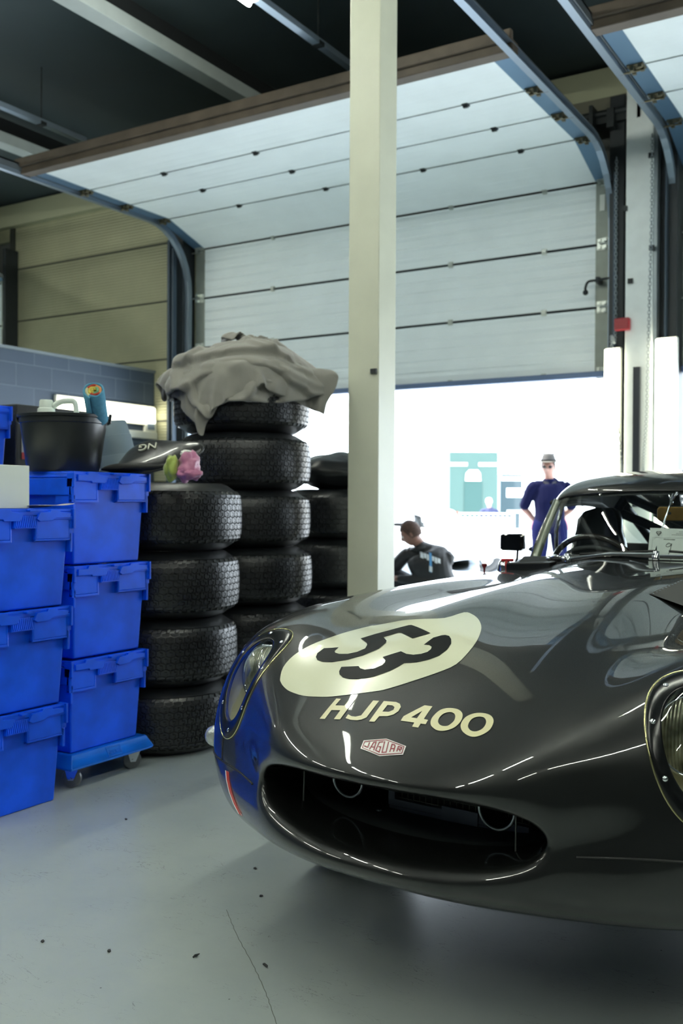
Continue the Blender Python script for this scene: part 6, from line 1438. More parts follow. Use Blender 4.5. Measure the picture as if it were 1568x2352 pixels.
bpap = MB(); G = [[Vector((x, y, .002+.02*max(0,(-y+.0)/.1)**2)) for y in [-.1+.2*j/10 for j in range(11)]] for x in [-.1+.2*i/8 for i in range(9)]]
# black bucket
def bucket(name, loc, r0, r1, h, m, label, tilt=None, inv=False):
    t = empty(name, loc, 0, label, 'bucket')
    if tilt: t.rotation_euler = tilt
    mb = MB()
    if not inv:
        prof = [(0,.0),(r0*.97,.0),(r0,.006),(r1,h-.035),(r1+.004,h-.032),(r1+.004,h-.012),(r1+.012,h-.010),(r1+.013,h),(r1+.004,h+.002),(r1-.003,h-.004),(r0-.004,.012),(0,.010)]
    else:
        prof = [(0,h),(r0*.97,h),(r0,h-.006),(r0+(r1-r0)*.28,h*.72),(r0+(r1-r0)*.28+.0025,h*.715),(r0+(r1-r0)*.62,h*.33),(r0+(r1-r0)*.62+.0025,h*.325),(r1,.03),(r1+.010,.026),(r1+.010,.0),(r1-.002,.0),(r0-.004,h-.012),(0,h-.012)]
    mb.lathe(prof, 56); mb.build('bucket_shell', m, t, smooth='auto', angle=40)
    return t
bk_loc = WC(-.2825*3.97,3.97,1.232+.0) 
M_bucket_black = mat('bucket_black', (27,30,31), .32, spec=.6)
bkt = bucket('bucket', (bk_loc.x,bk_loc.y,1.2345), .142, .168, .224, M_bucket_black, 'black plastic bucket holding a white jug and a rolled towel, on the crates')
ang0 = -.2
for a in (radians(31.7+10), radians(31.7+190)):
    MB().tube([Vector((.170*cos(a),.170*sin(a),.195)), Vector((.180*cos(a),.180*sin(a),.20)), Vector((.184*cos(a),.184*sin(a),.235))], .007, 8).build('handle_lug', M_bucket_black, bkt, smooth='auto')
a = radians(31.7-90); s_ = Vector((cos(a),sin(a),0)); sd = Vector((-sin(a),cos(a),0))
hb = MB().tube([Vector((.176*cos(t+radians(31.7)), .176*sin(t+radians(31.7)), .224-.045*sin(t))) for t in [pi+pi*i/24 for i in range(25)]][:0] or [Vector((.178*cos(t+radians(31.7+10)), .178*sin(t+radians(31.7+10)), .226-.012*sin(t))) for t in [pi*i/24 for i in range(25)]], .0028, 6).build('wire_handle', M_steel, bkt, smooth=True)
# jug in the bucket
jl = WC((125-784)/2260*3.95, 3.99, 1.246)
jg = empty('white_jug', jl, radians(31.7), 'white plastic screw-cap jug standing in the black bucket', 'jug'); jg.scale = (1,1,1.17)
mb = MB(); mb.prism([(-.060,-.045),(.075,-.045),(.085,-.03),(.085,.03),(.075,.045),(-.060,.045),(-.07,.03),(-.07,-.03)], 2, 0, .19)
M_hdpe = mat('white_plastic', (222,232,222), .4)
mb.build('jug_body', M_hdpe, jg, bevel=.012, seg=3)
mb = MB().tube(catmull([(-.02,0,.215),(.01,0,.232),(.04,0,.236),(.068,0,.232),(.076,0,.20),(.078,0,.16)],5), .0105, 10).build('jug_handle', M_hdpe, jg, smooth=True)
MB().lathe([(0,.240),(.024,.239),(.027,.234),(.028,.212),(.034,.208),(.036,.19)], 28, Matrix.Translation((-.046,0,0))).build('screw_cap', M_hdpe, jg, smooth='auto')
# rolled towel: spiral of coloured stripes
tl_ = WC((222-784)/2260*3.9, 3.9, 1.315)
face = WC((221-784)/2260*3.86, 3.83, 1.532); axis = (RT*.10+FW*-.82+Vector((0,0,.58))).normalized(); tl_ = face-axis*.15
tw = empty('rolled_towel', tl_, label='rolled microfibre towel with a rainbow spiral end, leaning in the black bucket', cat='towel')
tw.rotation_euler = axis.to_track_quat('Z','Y').to_euler()
bands = [('towel_yellow',(214,196,96)),('towel_green',(120,176,140)),('towel_yellow',(214,196,96)),('towel_red',(186,66,50)),('towel_peach',(226,150,100)),('towel_red',(186,66,50)),('towel_cream',(206,204,160)),('towel_blue',(86,150,180)),('towel_blue',(86,150,180))]
turns = 3.7; NP = 150; th = .0098
ranges = [(0,.20),(.20,.32),(.32,.45),(.45,.52),(.52,.60),(.60,.66),(.66,.72),(.72,1.0)]
for bi,(f0,f1) in enumerate(ranges):
    nm,rgb = bands[bi]; mb = MB(); G = []
    i0,i1 = int(f0*NP), int(f1*NP)
    for i in range(i0, i1+1):
        th_ = turns*2*pi*i/NP; r = .004+th*th_/(2*pi); c_,s2 = cos(th_),sin(th_)
        w = .0048; zt = .175+.0015*sin(i*.7)
        G.append([Vector(((r-w)*c_,(r-w)*s2,0)), Vector(((r-w)*c_,(r-w)*s2,zt-.002)), Vector((r*c_,r*s2,zt+.003)), Vector(((r+w)*c_,(r+w)*s2,zt-.002)), Vector(((r+w)*c_,(r+w)*s2,0))])
    mb.grid(G); mb.build('towel_stripe', mat(nm, rgb, .95, noise=.12, nscale=60, bump=.4, bscale=300), tw, smooth=True)
# grey bucket upside down, leaning
g_loc = WC((271-784)/2260*4.31, 4.31, 1.24)
gb = bucket('bucket', (g_loc.x,g_loc.y,1.243), .068, .098, .222, mat('bucket_grey_blue', (110,128,140), .5, noise=.05), 'grey bucket turned upside down beside the black bucket', tilt=(0,0,0), inv=True)
MB().lathe([(.1005,.024),(.104,.024),(.104,.030),(.1005,.030)], 40, close=True).build('raised_band', mat('bucket_grey_blue', (110,128,140), .5), gb, smooth='auto')
gb.rotation_euler = (Matrix.Rotation(radians(-9), 4, FW*1.0)).to_euler()
# black vinyl pouch with pale lettering
bl_ = WC((352-784)/2260*4.17, 4.17, 1.312)
bag = empty('black_pouch', bl_, label='shiny black pouch with pale letters NG lying over the nearest tyre stack', cat='pouch')
R_ = Matrix(((RT.x,FW.x,0,0),(RT.y,FW.y,0,0),(0,0,1,0),(0,0,0,1)))
bag.matrix_world = Matrix.Translation(bl_) @ R_ @ Matrix.Rotation(radians(14),4,'Y').inverted() @ Matrix.Rotation(radians(-48),4,'X')
ol = [(-.205,-.055),(-.19,-.075),(-.10,-.095),(.0,-.105),(.12,-.10),(.195,-.065),(.215,-.03),(.195,.01),(.12,.045),(.04,.085),(-.03,.105),(-.10,.075),(-.15,.0)]
M_vinyl = mat('black_vinyl_fabric', (24,25,26), .28, bump=.35, bscale=14, coat=.3)
pb_ = pillow(ol, .030, 22, 2.4); bo = pb_.build('pouch_body', M_vinyl, bag, smooth=True)
bo2 = MB().tube([Vector((p.x,0,p.z)) for p in catmull([(a,0,b) for a,b in ol],5,True)], .0045, 6, closed=True).build('piped_edge', M_black, bag, smooth=True)
Mt = Matrix.Translation((-.012,-.0345,.042))@Matrix.Rotation(pi/2,4,'X')@Matrix.Rotation(radians(172),4,'Z')
text('pouch_lettering', 'NG', .056, Mt, mat('lettering_grey', (196,198,182), .6), bag, ext=.003)
# black cloth under the pouch on the crate edge
cl = pillow([(-.14,-.012),(-.05,-.016),(.08,-.012),(.15,.006),(.10,.018),(-.06,.020),(-.13,.006)], .05, 14, 2.2).build('folded_black_cloth', mat('black_cloth', (26,28,29), .8, bump=.3, bscale=30), None, smooth=True)
cl.matrix_world = Matrix.Translation(WC((312-784)/2260*4.12, 4.12, 1.256)) @ R_
tag(cl, 'folded black cloth under the pouch at the corner of the top crate', 'cloth')
# pink and lime cloth
pk_ = WC((422-784)/2260*4.10, 4.08, 1.212)
pc2 = empty('bunched_cloth', pk_, label='bunched pink and lime cloth on top of the nearest tyre stack', cat='cloth')
pc2.matrix_world = Matrix.Translation(pk_) @ R_ @ Matrix.Scale(1.22,4)
def lump(c, r, seed, mb, amp=.3):
    n_,m_ = 36,24; G = []
    for i in range(m_+1):
        row = []
        for k in range(n_):
            d = Vector((sin(pi*i/m_)*cos(2*pi*k/n_), sin(pi*i/m_)*sin(2*pi*k/n_), cos(pi*i/m_)))
            f = 1+amp*mnoise.noise(d*1.6+Vector((seed,0,0)))+amp*.5*abs(mnoise.noise(d*3.3+Vector((0,seed,0))))
            row.append(Vector((d.x*r[0]*f, d.y*r[1]*f, d.z*r[2]*f))+Vector(c))
        G.append(row)
    return mb.grid(G, True)
mb = lump((.020,-.005,.040),(.040,.045,.046), 3, MB(), .45); lump((.022,-.02,.018),(.042,.035,.020), 8, mb, .3); mb.build('pink_cloth', mat('pink_satin', (184,112,146), .4, sheen=.4, noise=.1), pc2, smooth=True)
mb = lump((-.036,-.012,.036),(.024,.035,.042), 5, MB(), .3); mb.build('lime_cloth', mat('lime_satin', (150,168,70), .5, sheen=.4), pc2, smooth=True)
mb = lump((.012,-.01,.086),(.020,.02,.011), 6, MB(), .3); mb.build('white_hem', M_white, pc2, smooth=True)
# black sack on the dark stack
sk = MB(); sk.cur = 0
lump((0,0,.08),(.25,.27,.115), 11, sk, .22)
so_ = sk.build('black_sack', mat('black_sack_plastic', (22,24,26), .35, bump=.4, bscale=10), None, smooth=True); so_.location = (-3.27,5.22,1.225)
tag(so_, 'black plastic sack on top of the dark tyre stack beside the pillar', 'sack')
# dark cabinet with a warning label behind the far crates
cb_ = empty('tool_cabinet', (-4.36,3.72,0), label='dark upright cabinet with a small red and white warning label, behind the far crates', cat='cabinet')
MB().box((-.26,-.28,.0),(.26,.26,1.62)).build('cabinet_body', mat('cabinet_black',(30,34,36),.5), cb_, bevel=.01)
sg = MB().box((.26,-.245,1.335),(.262,-.175,1.475)).build('warning_label', mat('label_grey',(150,150,150),.5), cb_)
MB().box((.2605,-.245,1.335),(.263,-.175,1.370)).build('red_label_band', mat('label_red',(150,40,44),.5), sg)
rg = MB().tube([Vector((.2628,-.21+.021*cos(t),1.422+.026*sin(t))) for t in [2*pi*i/24 for i in range(24)]], .0022, 5, closed=True); rg.tube([(.2628,-.228,1.438),(.2628,-.192,1.406)], .0022, 5)
rg.build('prohibition_ring', mat('label_dark_red',(110,40,44),.5), sg)
# cable trunking and socket on the wall below the light box
tr = empty('cable_trunking', (-7.775,8.0,1.86), label='white cable trunking with a grey socket below the bright wall light box', cat='trunking')
MB().box((0,-.9,-.02),(.05,.49,.06)).build('trunking_cover', M_white, tr, bevel=.004)
MB().box((.0,.30,.06),(.04,.49,.20)).build('socket_box', M_white, tr, bevel=.006)
MB().box((.038,.335,.085),(.046,.445,.175)).build('socket_plate', mat('socket_grey',(118,136,160),.4), tr)
# shreds of rubber and grit on the floor
random.seed(9)
def debris(x, y, kind, label):
    mb = MB()
    if kind == 'shred': mb.tube([(0,0,.003),(.006,.003,.006),(.010,.010,.003),(.018,.012,.005)], [.002,.003,.003,.001], 6)
    else: lump((0,0,.0028),(.0055,.004,.0026), x*7, mb, .4)
    o = mb.build('rubber_shred' if kind == 'shred' else 'grit_chip', M_black, None, smooth=True); o.location = (x,y,0); o.rotation_euler = (0,0,random.random()*6)
    tag(o, label, 'debris', 'crumbs of rubber and grit on the floor')
debris(-2.444,2.532,'grit','round black crumb on the floor in front of the dolly')
debris(-1.938,1.713,'grit','small dark chip on the floor near the left edge')
debris(-1.559,1.846,'shred','curled black shred on the open floor left of the crack')
debris(-1.394,1.910,'shred','spiky black shred on the floor beside the crack')
debris(-1.643,2.240,'grit','dark crumb on the floor in the shadow below the nose of the car')
debris(-1.784,2.401,'grit','dark chip on the floor just left of the intake of the car')
debris(-1.758,1.764,'grit','tiny dark speck on the floor between the left edge and the curled shred')
# ================================================================== PEOPLE
def skin_mesh(chains, sub=2, lat=None):
    """closed tapering lofts, one per chain of (point, radius or (rx,ry)), later fused into one continuous surface"""
    mb = MB(); N_ = 20
    lat = (lat or Vector((1,0,0))).normalized()
    for ch in chains:
        P = []; m = len(ch); K = 5
        pts = [Vector(p) for p,_ in ch]; rr = [Vector((*(r if isinstance(r,tuple) else (r,r)),0)) for _,r in ch]
        pc3 = catmull(pts, K); rc3 = catmull(rr, K)
        rings = []; n = len(pc3)
        # rounded ends
        seq = []
        d0 = (pc3[0]-pc3[1]).normalized(); d1 = (pc3[-1]-pc3[-2]).normalized()
        r0 = min(rc3[0].x,rc3[0].y)*.6; r1 = min(rc3[-1].x,rc3[-1].y)
        for t in (1.0,.92,.7,.38): seq.append((pc3[0]+d0*r0*t, rc3[0]*max(.02,sqrt(1-t*t)), -d0))
        for i in range(n):
            a = pc3[max(0,i-1)]; b = pc3[min(n-1,i+1)]; seq.append((pc3[i], rc3[i], (b-a).normalized()))
        for t in (.38,.7,.92,1.0): seq.append((pc3[-1]+d1*r1*t, rc3[-1]*max(.02,sqrt(1-t*t)), d1))
        for c,r,d in seq:
            x = lat-d*lat.dot(d)
            if x.length < .25: x = Vector((0,1,0))-d*d.y
            x.normalize(); y = d.cross(x)
            rings.append([c+x*(r.x*cos(2*pi*k/N_))+y*(r.y*sin(2*pi*k/N_)) for k in range(N_)])
        mb.grid(rings, True); mb.add(rings[0],[list(range(N_))]); mb.add(rings[-1],[list(range(N_))])
    return mesh_of(mb)
def mesh_of(mb):
    me = bpy.data.meshes.new('t'); me.from_pydata([tuple(v) for v in mb.v], [], mb.f); return me
def fuse(name, meshes, m, voxel, parent, smooth_it=4, M=None):
    bm = bmesh.new()
    for me in meshes: bm.from_mesh(me)
    bmesh.ops.remove_doubles(bm, verts=bm.verts, dist=1e-6)
    me = bpy.data.meshes.new(name); bmesh.ops.recalc_face_normals(bm, faces=bm.faces); bm.to_mesh(me); bm.free()
    o = bpy.data.objects.new(name, me); COL.objects.link(o)
    r = o.modifiers.new('rm','REMESH'); r.mode = 'VOXEL'; r.voxel_size = voxel; r.use_smooth_shade = True
    s = o.modifiers.new('sm','SMOOTH'); s.iterations = smooth_it; s.factor = .5
    dg = bpy.context.evaluated_depsgraph_get(); dg.update()
    nm = bpy.data.meshes.new_from_object(o.evaluated_get(dg)); bpy.data.objects.remove(o); nm.name = name
    nm.materials.clear(); nm.materials.append(m); nm.shade_smooth()
    q = bpy.data.objects.new(name, nm); COL.objects.link(q); q.parent = parent; return q
def head_mb(H, s=1.0):
    """head in local frame: face towards -y, z up, origin at the centre of the skull; H matrix"""
    mb = MB(); n_,m_ = 48,36; G = []
    for i in range(m_+1):
        th = pi*i/m_; row = []
        for k in range(n_):
            ph = 2*pi*k/n_; d = Vector((sin(th)*sin(ph), -sin(th)*cos(ph), cos(th)))
            x,y,z = d.x*.076, d.y*.096, d.z*.118
            if z < 0:      # jaw narrows, chin comes forward
                t = -z/.118; x *= 1-.30*t*t; 
                if y < 0: y *= 1-.10*t
                else: y *= 1-.42*t
            f = -d.y        # towards the face
            if f > .2:
                ax = abs(d.x)
                # eye sockets, brow, nose, mouth, chin
                zz = z
                y += .010*math.exp(-((ax-.36)/.16)**2-((zz+.004)/.014)**2)
                y -= .006*math.exp(-((ax-.32)/.3)**2-((zz-.020)/.010)**2)
                y -= .026*math.exp(-(d.x/.13)**2)*math.exp(-((zz+.034)/.016)**2) + .012*math.exp(-(d.x/.10)**2)*math.exp(-((zz+.012)/.018)**2)
                y -= .007*math.exp(-(d.x/.28)**2-((zz+.066)/.008)**2); y += .004*math.exp(-(d.x/.30)**2-((zz+.0715)/.003)**2)
                y -= .006*math.exp(-(d.x/.26)**2-((zz+.079)/.007)**2)
                y -= .012*math.exp(-(d.x/.3)**2-((zz+.104)/.016)**2)
                y -= .004*math.exp(-((ax-.52)/.16)**2-((zz+.030)/.020)**2)
            row.append(H@Vector((x*s,y*s,z*s)))
        G.append(row)
    mb.grid(G, True)
    for e in (-1,1):      # ears
        Me = H@Matrix.Translation((e*.074*s,.008*s,-.012*s))@Matrix.Rotation(e*.35,4,'Z')
        mb.sphere((0,0,0), (.009*s,.019*s,.031*s), 14, 10, None); k = 15*0
        nv = 14*11; mb.v[-nv:] = [tuple(Me@Vector(v)) for v in mb.v[-nv:]]
    return mb
def hair_mb(H, s=1.0, low=.0, front=.062, k=1.07):
    mb = MB(); n_,m_ = 48,22; G = []
    for i in range(m_+1):
        row = []
        for j in range(n_):
            ph = 2*pi*j/n_; fr = max(0, cos(ph))         # 1 at the face
            lowz = low+(front-low)*min(1,fr*1.6) ; lim = math.acos(max(-1,min(1,lowz/.118)))
            th = lim*i/m_; d = Vector((sin(th)*sin(ph), -sin(th)*cos(ph), cos(th)))
            z = d.z*.118; y = d.y*.096
            if z < 0 and y > 0: y *= 1-.42*(z/.118)**2
            w = k+.012*mnoise.noise(d*9)
            row.append(H@Vector((d.x*.076*w*s,y*w*s,z*w*s)))
        G.append(row)
    inner = [[H@((H.inverted()@p)*.95) for p in G[-1]]]
    return mb.grid(G+inner, True)
def hand(p, d, up, side, s=1.0, curl=.5):
    """chains for a hand from wrist p along d; up = back of hand; side = thumb side"""
    d = d.normalized(); up = (up-d*up.dot(d)).normalized(); sd = d.cross(up)*side
    ch = []; pr = p
    palm = p+d*.055*s
    ch.append([(p,.024*s),(p+d*.030*s,.027*s),(palm,.026*s)])
    for i,(o,L_) in enumerate(((-.030,.066),(-.010,.076),(.010,.070),(.029,.054))):
        b = p+d*.080*s-sd*o*s; c1 = b+(d*(1-.3*curl)-up*.6*curl).normalized()*L_*.45*s; c2 = c1+(d*(1-.9*curl)-up*1.1*curl).normalized()*L_*.32*s; c3 = c2+(d*(.6-1.1*curl)-up*1.3*curl).normalized()*L_*.25*s
        ch.append([(palm,.026*s),(b,.011*s),(c1,.0095*s),(c2,.0085*s),(c3,.007*s)])
    t0 = p+d*.030*s+sd*.024*s
    ch.append([(p+d*.030*s,.027*s),(t0,.013*s),(t0+(d*.6+sd*.7-up*.2).normalized()*.034*s,.0105*s),(t0+(d*.8+sd*.5-up*.4).normalized()*.062*s,.008*s)])
    return ch
def person(loc, joints, skin, label, parts, face_dir, head_tilt=0., voxel=.008, hairc=(60,44,34), cap=False, s=1.0):
    """joints: dict of local points (x right, y away from the camera, z up)"""
    t = empty('person', loc, YAW, label, 'person'); J = {k: Vector(v) for k,v in joints.items()}
    fd = Vector((*face_dir,0)).normalized(); ang = atan2(fd.x, -fd.y)
    H = Matrix.Translation(J['head'])@Matrix.Rotation(ang,4,'Z')@Matrix.Rotation(head_tilt,4,'X')
    mid = (J['sL']+J['sR'])/2
    ax_ = (J['neck']-J['chest']).normalized(); lat = (J['sR']-J['sL'])
    tor = [(J['pelvis'],(.150*s,.105*s)),((J['pelvis']+J['chest'])/2,(.140*s,.098*s)),(J['chest'],(.155*s,.108*s)),(mid-ax_*.03,(.140*s,.080*s)),(mid+ax_*.025,(.075*s,.058*s)),(J['neck'],(.056*s,.056*s))]
    nck = [(mid,(.06*s,.055*s)),(J['neck'],(.055*s,.055*s)),(J['neck'].lerp(J['head'],.6),(.052*s,.054*s))]
    legs = []
    for q in 'LR':
        legs.append([(J['pelvis'].lerp(J['h'+q],.6),(.10*s,.10*s)),(J['h'+q],.088*s),((J['h'+q]+J['k'+q])/2,.078*s),(J['k'+q],.058*s),((J['k'+q]*.6+J['a'+q]*.4),.056*s),(J['a'+q],.038*s),(J['t'+q],.030*s)])
    arms = []
    for q in 'LR':
        arms.append([(mid.lerp(J['s'+q],.55)-ax_*.015,(.050*s,.050*s)),(J['s'+q]-ax_*.02,.050*s),((J['s'+q]+J['e'+q])/2,.048*s),(J['e'+q],.039*s),((J['e'+q]*.6+J['w'+q]*.4),.038*s),(J['w'+q],.026*s)])
        d = (J['w'+q]-J['e'+q]).normalized()
        arms += hand(J['w'+q], d, J.get('up'+q, Vector((0,1,.3))), 1 if q == 'L' else -1, s)
    sk = skin_mesh([tor,nck]+legs+arms, 1, lat)
    fuse('body', [sk, mesh_of(head_mb(H, s))], skin, voxel, t, 3)
    eb = MB()
    for e in (-1,1): eb.sphere(H@Vector((e*.029*s,-.078*s,-.003*s)), .011*s, 12, 8)
    eb.build('eyes', mat('eye_white',(225,222,215),.2), t, smooth=True)
    ib = MB()
    for e in (-1,1): ib.sphere(H@Vector((e*.029*s,-.0865*s,-.003*s)), .0052*s, 10, 6)
    ib.build('irises', mat('eye_dark',(40,30,24),.2), t, smooth=True)
    hair_mb(H, s, low=-.045, front=.050).build('hair', mat('hair_%d_%d' % hairc[:2], hairc, .8, noise=.3, nscale=60, bump=.5, bscale=120), t, smooth=True)
    parts(t, J, H, s, mid)
    return t
def shirt(t, J, s, mid, m, name='polo_shirt', sleeve=.85, hem=0., longs=False, grow=1.1):
    ax_ = (J['neck']-J['chest']).normalized(); lat = (J['sR']-J['sL']); g = grow
    pd = (J['pelvis']-J['chest']).normalized()
    tor = [(J['pelvis']+pd*(.05+hem),(.165*g*s,.122*g*s)),(J['pelvis'],(.163*g*s,.120*g*s)),((J['pelvis']+J['chest'])/2,(.155*g*s,.116*g*s)),(J['chest'],(.166*g*s,.122*g*s)),(mid-ax_*.02,(.163*g*s,.098*g*s)),(mid+ax_*.035,(.104*s,.074*s)),(J['neck']-ax_*.025,(.068*s,.066*s))]
    ch = [tor]
    for q in 'LR':
        a = [(mid.lerp(J['s'+q],.5)-ax_*.016,(.072*s,.070*s)),(J['s'+q]-ax_*.022,.064*s),((J['s'+q]+J['e'+q])/2,.063*s),(J['s'+q].lerp(J['e'+q],sleeve),.061*s)]
        if longs: a += [(J['e'+q],.057*s),((J['e'+q]*.5+J['w'+q]*.5),.048*s),(J['w'+q],.038*s)]
        ch.append(a)
    return fuse(name, [skin_mesh(ch, 1, lat)], m, .009, t, 3)
def trousers(t, J, s, m):
    ch = []
    for q in 'LR': ch.append([(J['pelvis'].lerp(J['h'+q],.35)+Vector((0,0,.05)),(.120*s,.120*s)),(J['h'+q],.106*s),((J['h'+q]+J['k'+q])/2,.092*s),(J['k'+q],.074*s),((J['k'+q]*.5+J['a'+q]*.5),.066*s),(J['a'+q]+Vector((0,0,.02)),.056*s)])
    fuse('trousers', [skin_mesh(ch, 1)], m, .010, t, 3)
    for q in 'LR':
        d = (J['t'+q]-J['a'+q]); a = J['a'+q]
        fuse('shoe', [skin_mesh([[(a+Vector((0,0,-.01)),.048*s),(a+d*.45+Vector((0,0,-.035)),(.050*s,.042*s)),(J['t'+q]+Vector((0,0,-.008)),(.046*s,.034*s)),(J['t'+q]+d*.18+Vector((0,0,-.014)),(.036*s,.026*s))]],2)], mat('shoe_leather',(46,40,36),.5), .009, t, 2)
M_skin = mat('skin_warm', (122,86,74), .5, noise=.06, nscale=20)
# standing man in hat and sunglasses
def std(t, J, H, s, mid):
    shirt(t, J, s, mid, mat('navy_cotton', (5,8,38), .9, spec=.1, bump=.25, bscale=9), sleeve=.9)
    cb2 = MB(); nk = J['neck']
    for e in (-1,1): cb2.hexa([nk+Vector(v) for v in ((e*.012,-.075,-.085),(e*.075,-.045,-.045),(e*.080,-.02,-.025),(e*.020,-.068,-.045),(e*.014,-.082,-.082),(e*.078,-.052,-.040),(e*.078,-.03,-.012),(e*.022,-.072,-.036))])
    cb2.build('collar', mat('navy_collar', (6,8,22), .8), t, smooth='auto')
    trousers(t, J, s, mat('navy_trousers', (8,13,52), .9, spec=.1, bump=.2, bscale=9))
    # hat
    hb_ = MB(); P = [(0,.148),(.035,.150),(.058,.142),(.070,.12),(.082,.072),(.0845,.056)]
    hb_.lathe([(r*s,z*s) for r,z in P], 40, H@Matrix.Rotation(radians(-6),4,'X')@Matrix.Diagonal((1,1.2,1,1)))
    ho = hb_.build('hat', mat('hat_grey_felt', (52,50,48), .9, noise=.1, nscale=80), t, smooth=True)
    MB().lathe([(.085*s,.058*s),(.089*s,.056*s),(.0875*s,.082*s),(.083*s,.084*s)], 40, H@Matrix.Rotation(radians(-6),4,'X')@Matrix.Diagonal((1,1.2,1,1))).build('hat_band', mat('hat_band_dark',(14,14,15),.7), ho, smooth=True)
    G = []
    for k in range(41):
        a = 2*pi*k/40; G.append([H@Matrix.Rotation(radians(-6),4,'X')@Vector((r*cos(a), r*1.17*sin(a), .057+.010*abs(cos(a))**2*(r-.083)/.04-.012*max(0,-sin(a))*(r-.083)/.04)) for r in (.083,.10,.122,.136)])
    MB().grid(G).build('hat_brim', mat('hat_brim_felt',(92,88,80),.9), ho, smooth=True, solid=.003)
    gb_ = MB()
    for e in (-1,1):
        gb_.sphere((0,0,0), (.028,.006,.019), 20, 10); nv = 20*11
        M_ = H@Matrix.Translation((e*.032,-.098,-.002))@Matrix.Rotation(e*-.22,4,'Z'); gb_.v[-nv:] = [tuple(M_@Vector(v)) for v in gb_.v[-nv:]]
        gb_.tube([H@Vector((e*.058,-.088,.004)), H@Vector((e*.080,-.03,.004)), H@Vector((e*.082,.010,-.004))], .0028, 6)
    gb_.tube([H@Vector((-.010,-.103,.002)), H@Vector((.010,-.103,.002))], .003, 6)
    gb_.build('sunglasses', M_gblack, t, smooth=True)
j = dict(pelvis=(0,0,.96), chest=(0,.0,1.24), sL=(-.185,.0,1.43), sR=(.185,.02,1.43), neck=(-.01,-.01,1.50), head=(-.025,-.035,1.66),
  hL=(-.095,0,.90), kL=(-.11,-.01,.49), aL=(-.12,.02,.09), tL=(-.14,-.13,.045), hR=(.095,0,.90), kR=(.12,-.01,.49), aR=(.13,.02,.09), tR=(.17,-.12,.045),
  eL=(-.265,.09,1.15), wL=(-.12,.19,.97), eR=(.265,.11,1.15), wR=(.10,.20,.96), upL=(0,1,.2), upR=(0,1,.2))
for k_ in j:
    j[k_] = Vector(j[k_]) if k_.startswith('up') else Vector((j[k_][0]*1.1, j[k_][1]*1.05, j[k_][2]*.958))
pm = person(WC((1262-784)/2260*11.8, 11.8, -.02), j, M_skin, 'person standing outside the doorway in dark hat, sunglasses and navy polo, hands behind back', std, (-.35,-1), radians(4), voxel=.009, hairc=(30,26,24), s=1.06)
# crouching mechanic seen from behind, turned to the left
def crouch(t, J, H, s, mid):
    sh = shirt(t, J, s, mid, mat('black_jacket', (20,22,26), .6, bump=.3, bscale=8), name='jacket', longs=True, grow=1.2)
    cb2 = MB().tube([J['neck']+Vector((.075*cos(a),.065*sin(a),-.030+.012*cos(a))) for a in [2*pi*i/24 for i in range(24)]], .016, 8, closed=True).build('jacket_collar', MATS['black_jacket'], t, smooth=True)
    trousers(t, J, s, mat('dark_trousers', (26,28,34), .8))
    # pale print on the back
    dg = bpy.context.evaluated_depsgraph_get(); dg.update(); bv = BVHTree.FromObject(sh, dg)
    c = Vector((.155,-.6,.585))
    def patch(name, x0, x1, z0, z1, m, parent, off=.004, sk_=0.):
        G = []
        for i in range(9):
            row = []
            for k in range(9):
                x = x0+(x1-x0)*k/8; z = z0+(z1-z0)*i/8+sk_*(x-.15)
                r = bv.ray_cast(Vector((x,-1,z)), Vector((0,1,0)))
                y = r[0].y if r[0] else None
                row.append((x,y,z))
            G.append(row)
        ys = [p[1] for r in G for p in r if p[1] is not None]
        if not ys: return None
        G = [[Vector((x, (y if y is not None else max(ys))-off, z)) for x,y,z in r] for r in G]
        return MB().grid(G).build(name, m, parent, smooth=True)
    mw = mat('print_white',(214,222,230),.6)
    for k,(x0,x1) in enumerate(((.075,.102),(.106,.128),(.132,.150),(.176,.196),(.200,.224),(.228,.252))):
        patch('back_print_letter', x0, x1, .60+(.010 if k%2 else 0), .652, mw, sh, sk_=-.35)
    patch('back_print_bar', .153, .174, .50, .675, mat('print_blue',(90,160,220),.6), sh, .006, sk_=-.35)
    patch('back_print_foot', .150, .178, .505, .555, mw, sh, .008, sk_=-.35)
j2 = dict(pelvis=(.27,.05,.30), chest=(.17,-.02,.55), sL=(-.035,.10,.665), sR=(.325,-.05,.640), neck=(.08,.02,.735), head=(-.005,.0,.845),
  hL=(.17,.12,.28), kL=(-.22,.20,.46), aL=(-.10,.28,.09), tL=(-.22,.28,.045), hR=(.30,-.02,.27), kR=(-.08,-.12,.10), aR=(.28,-.16,.09), tR=(.20,-.2,.045),
  eL=(-.17,.20,.47), wL=(-.38,.25,.52), eR=(.18,-.10,.40), wR=(-.10,.02,.42), upL=(0,0,1), upR=(0,0,1))
person(WC((945-784)/2260*9.1, 9.1, 0), j2, M_skin, 'crouching person in black jacket with pale print on the back, working beside the doorway', crouch, (-.9,.15), radians(24), voxel=.008, hairc=(70,50,42))
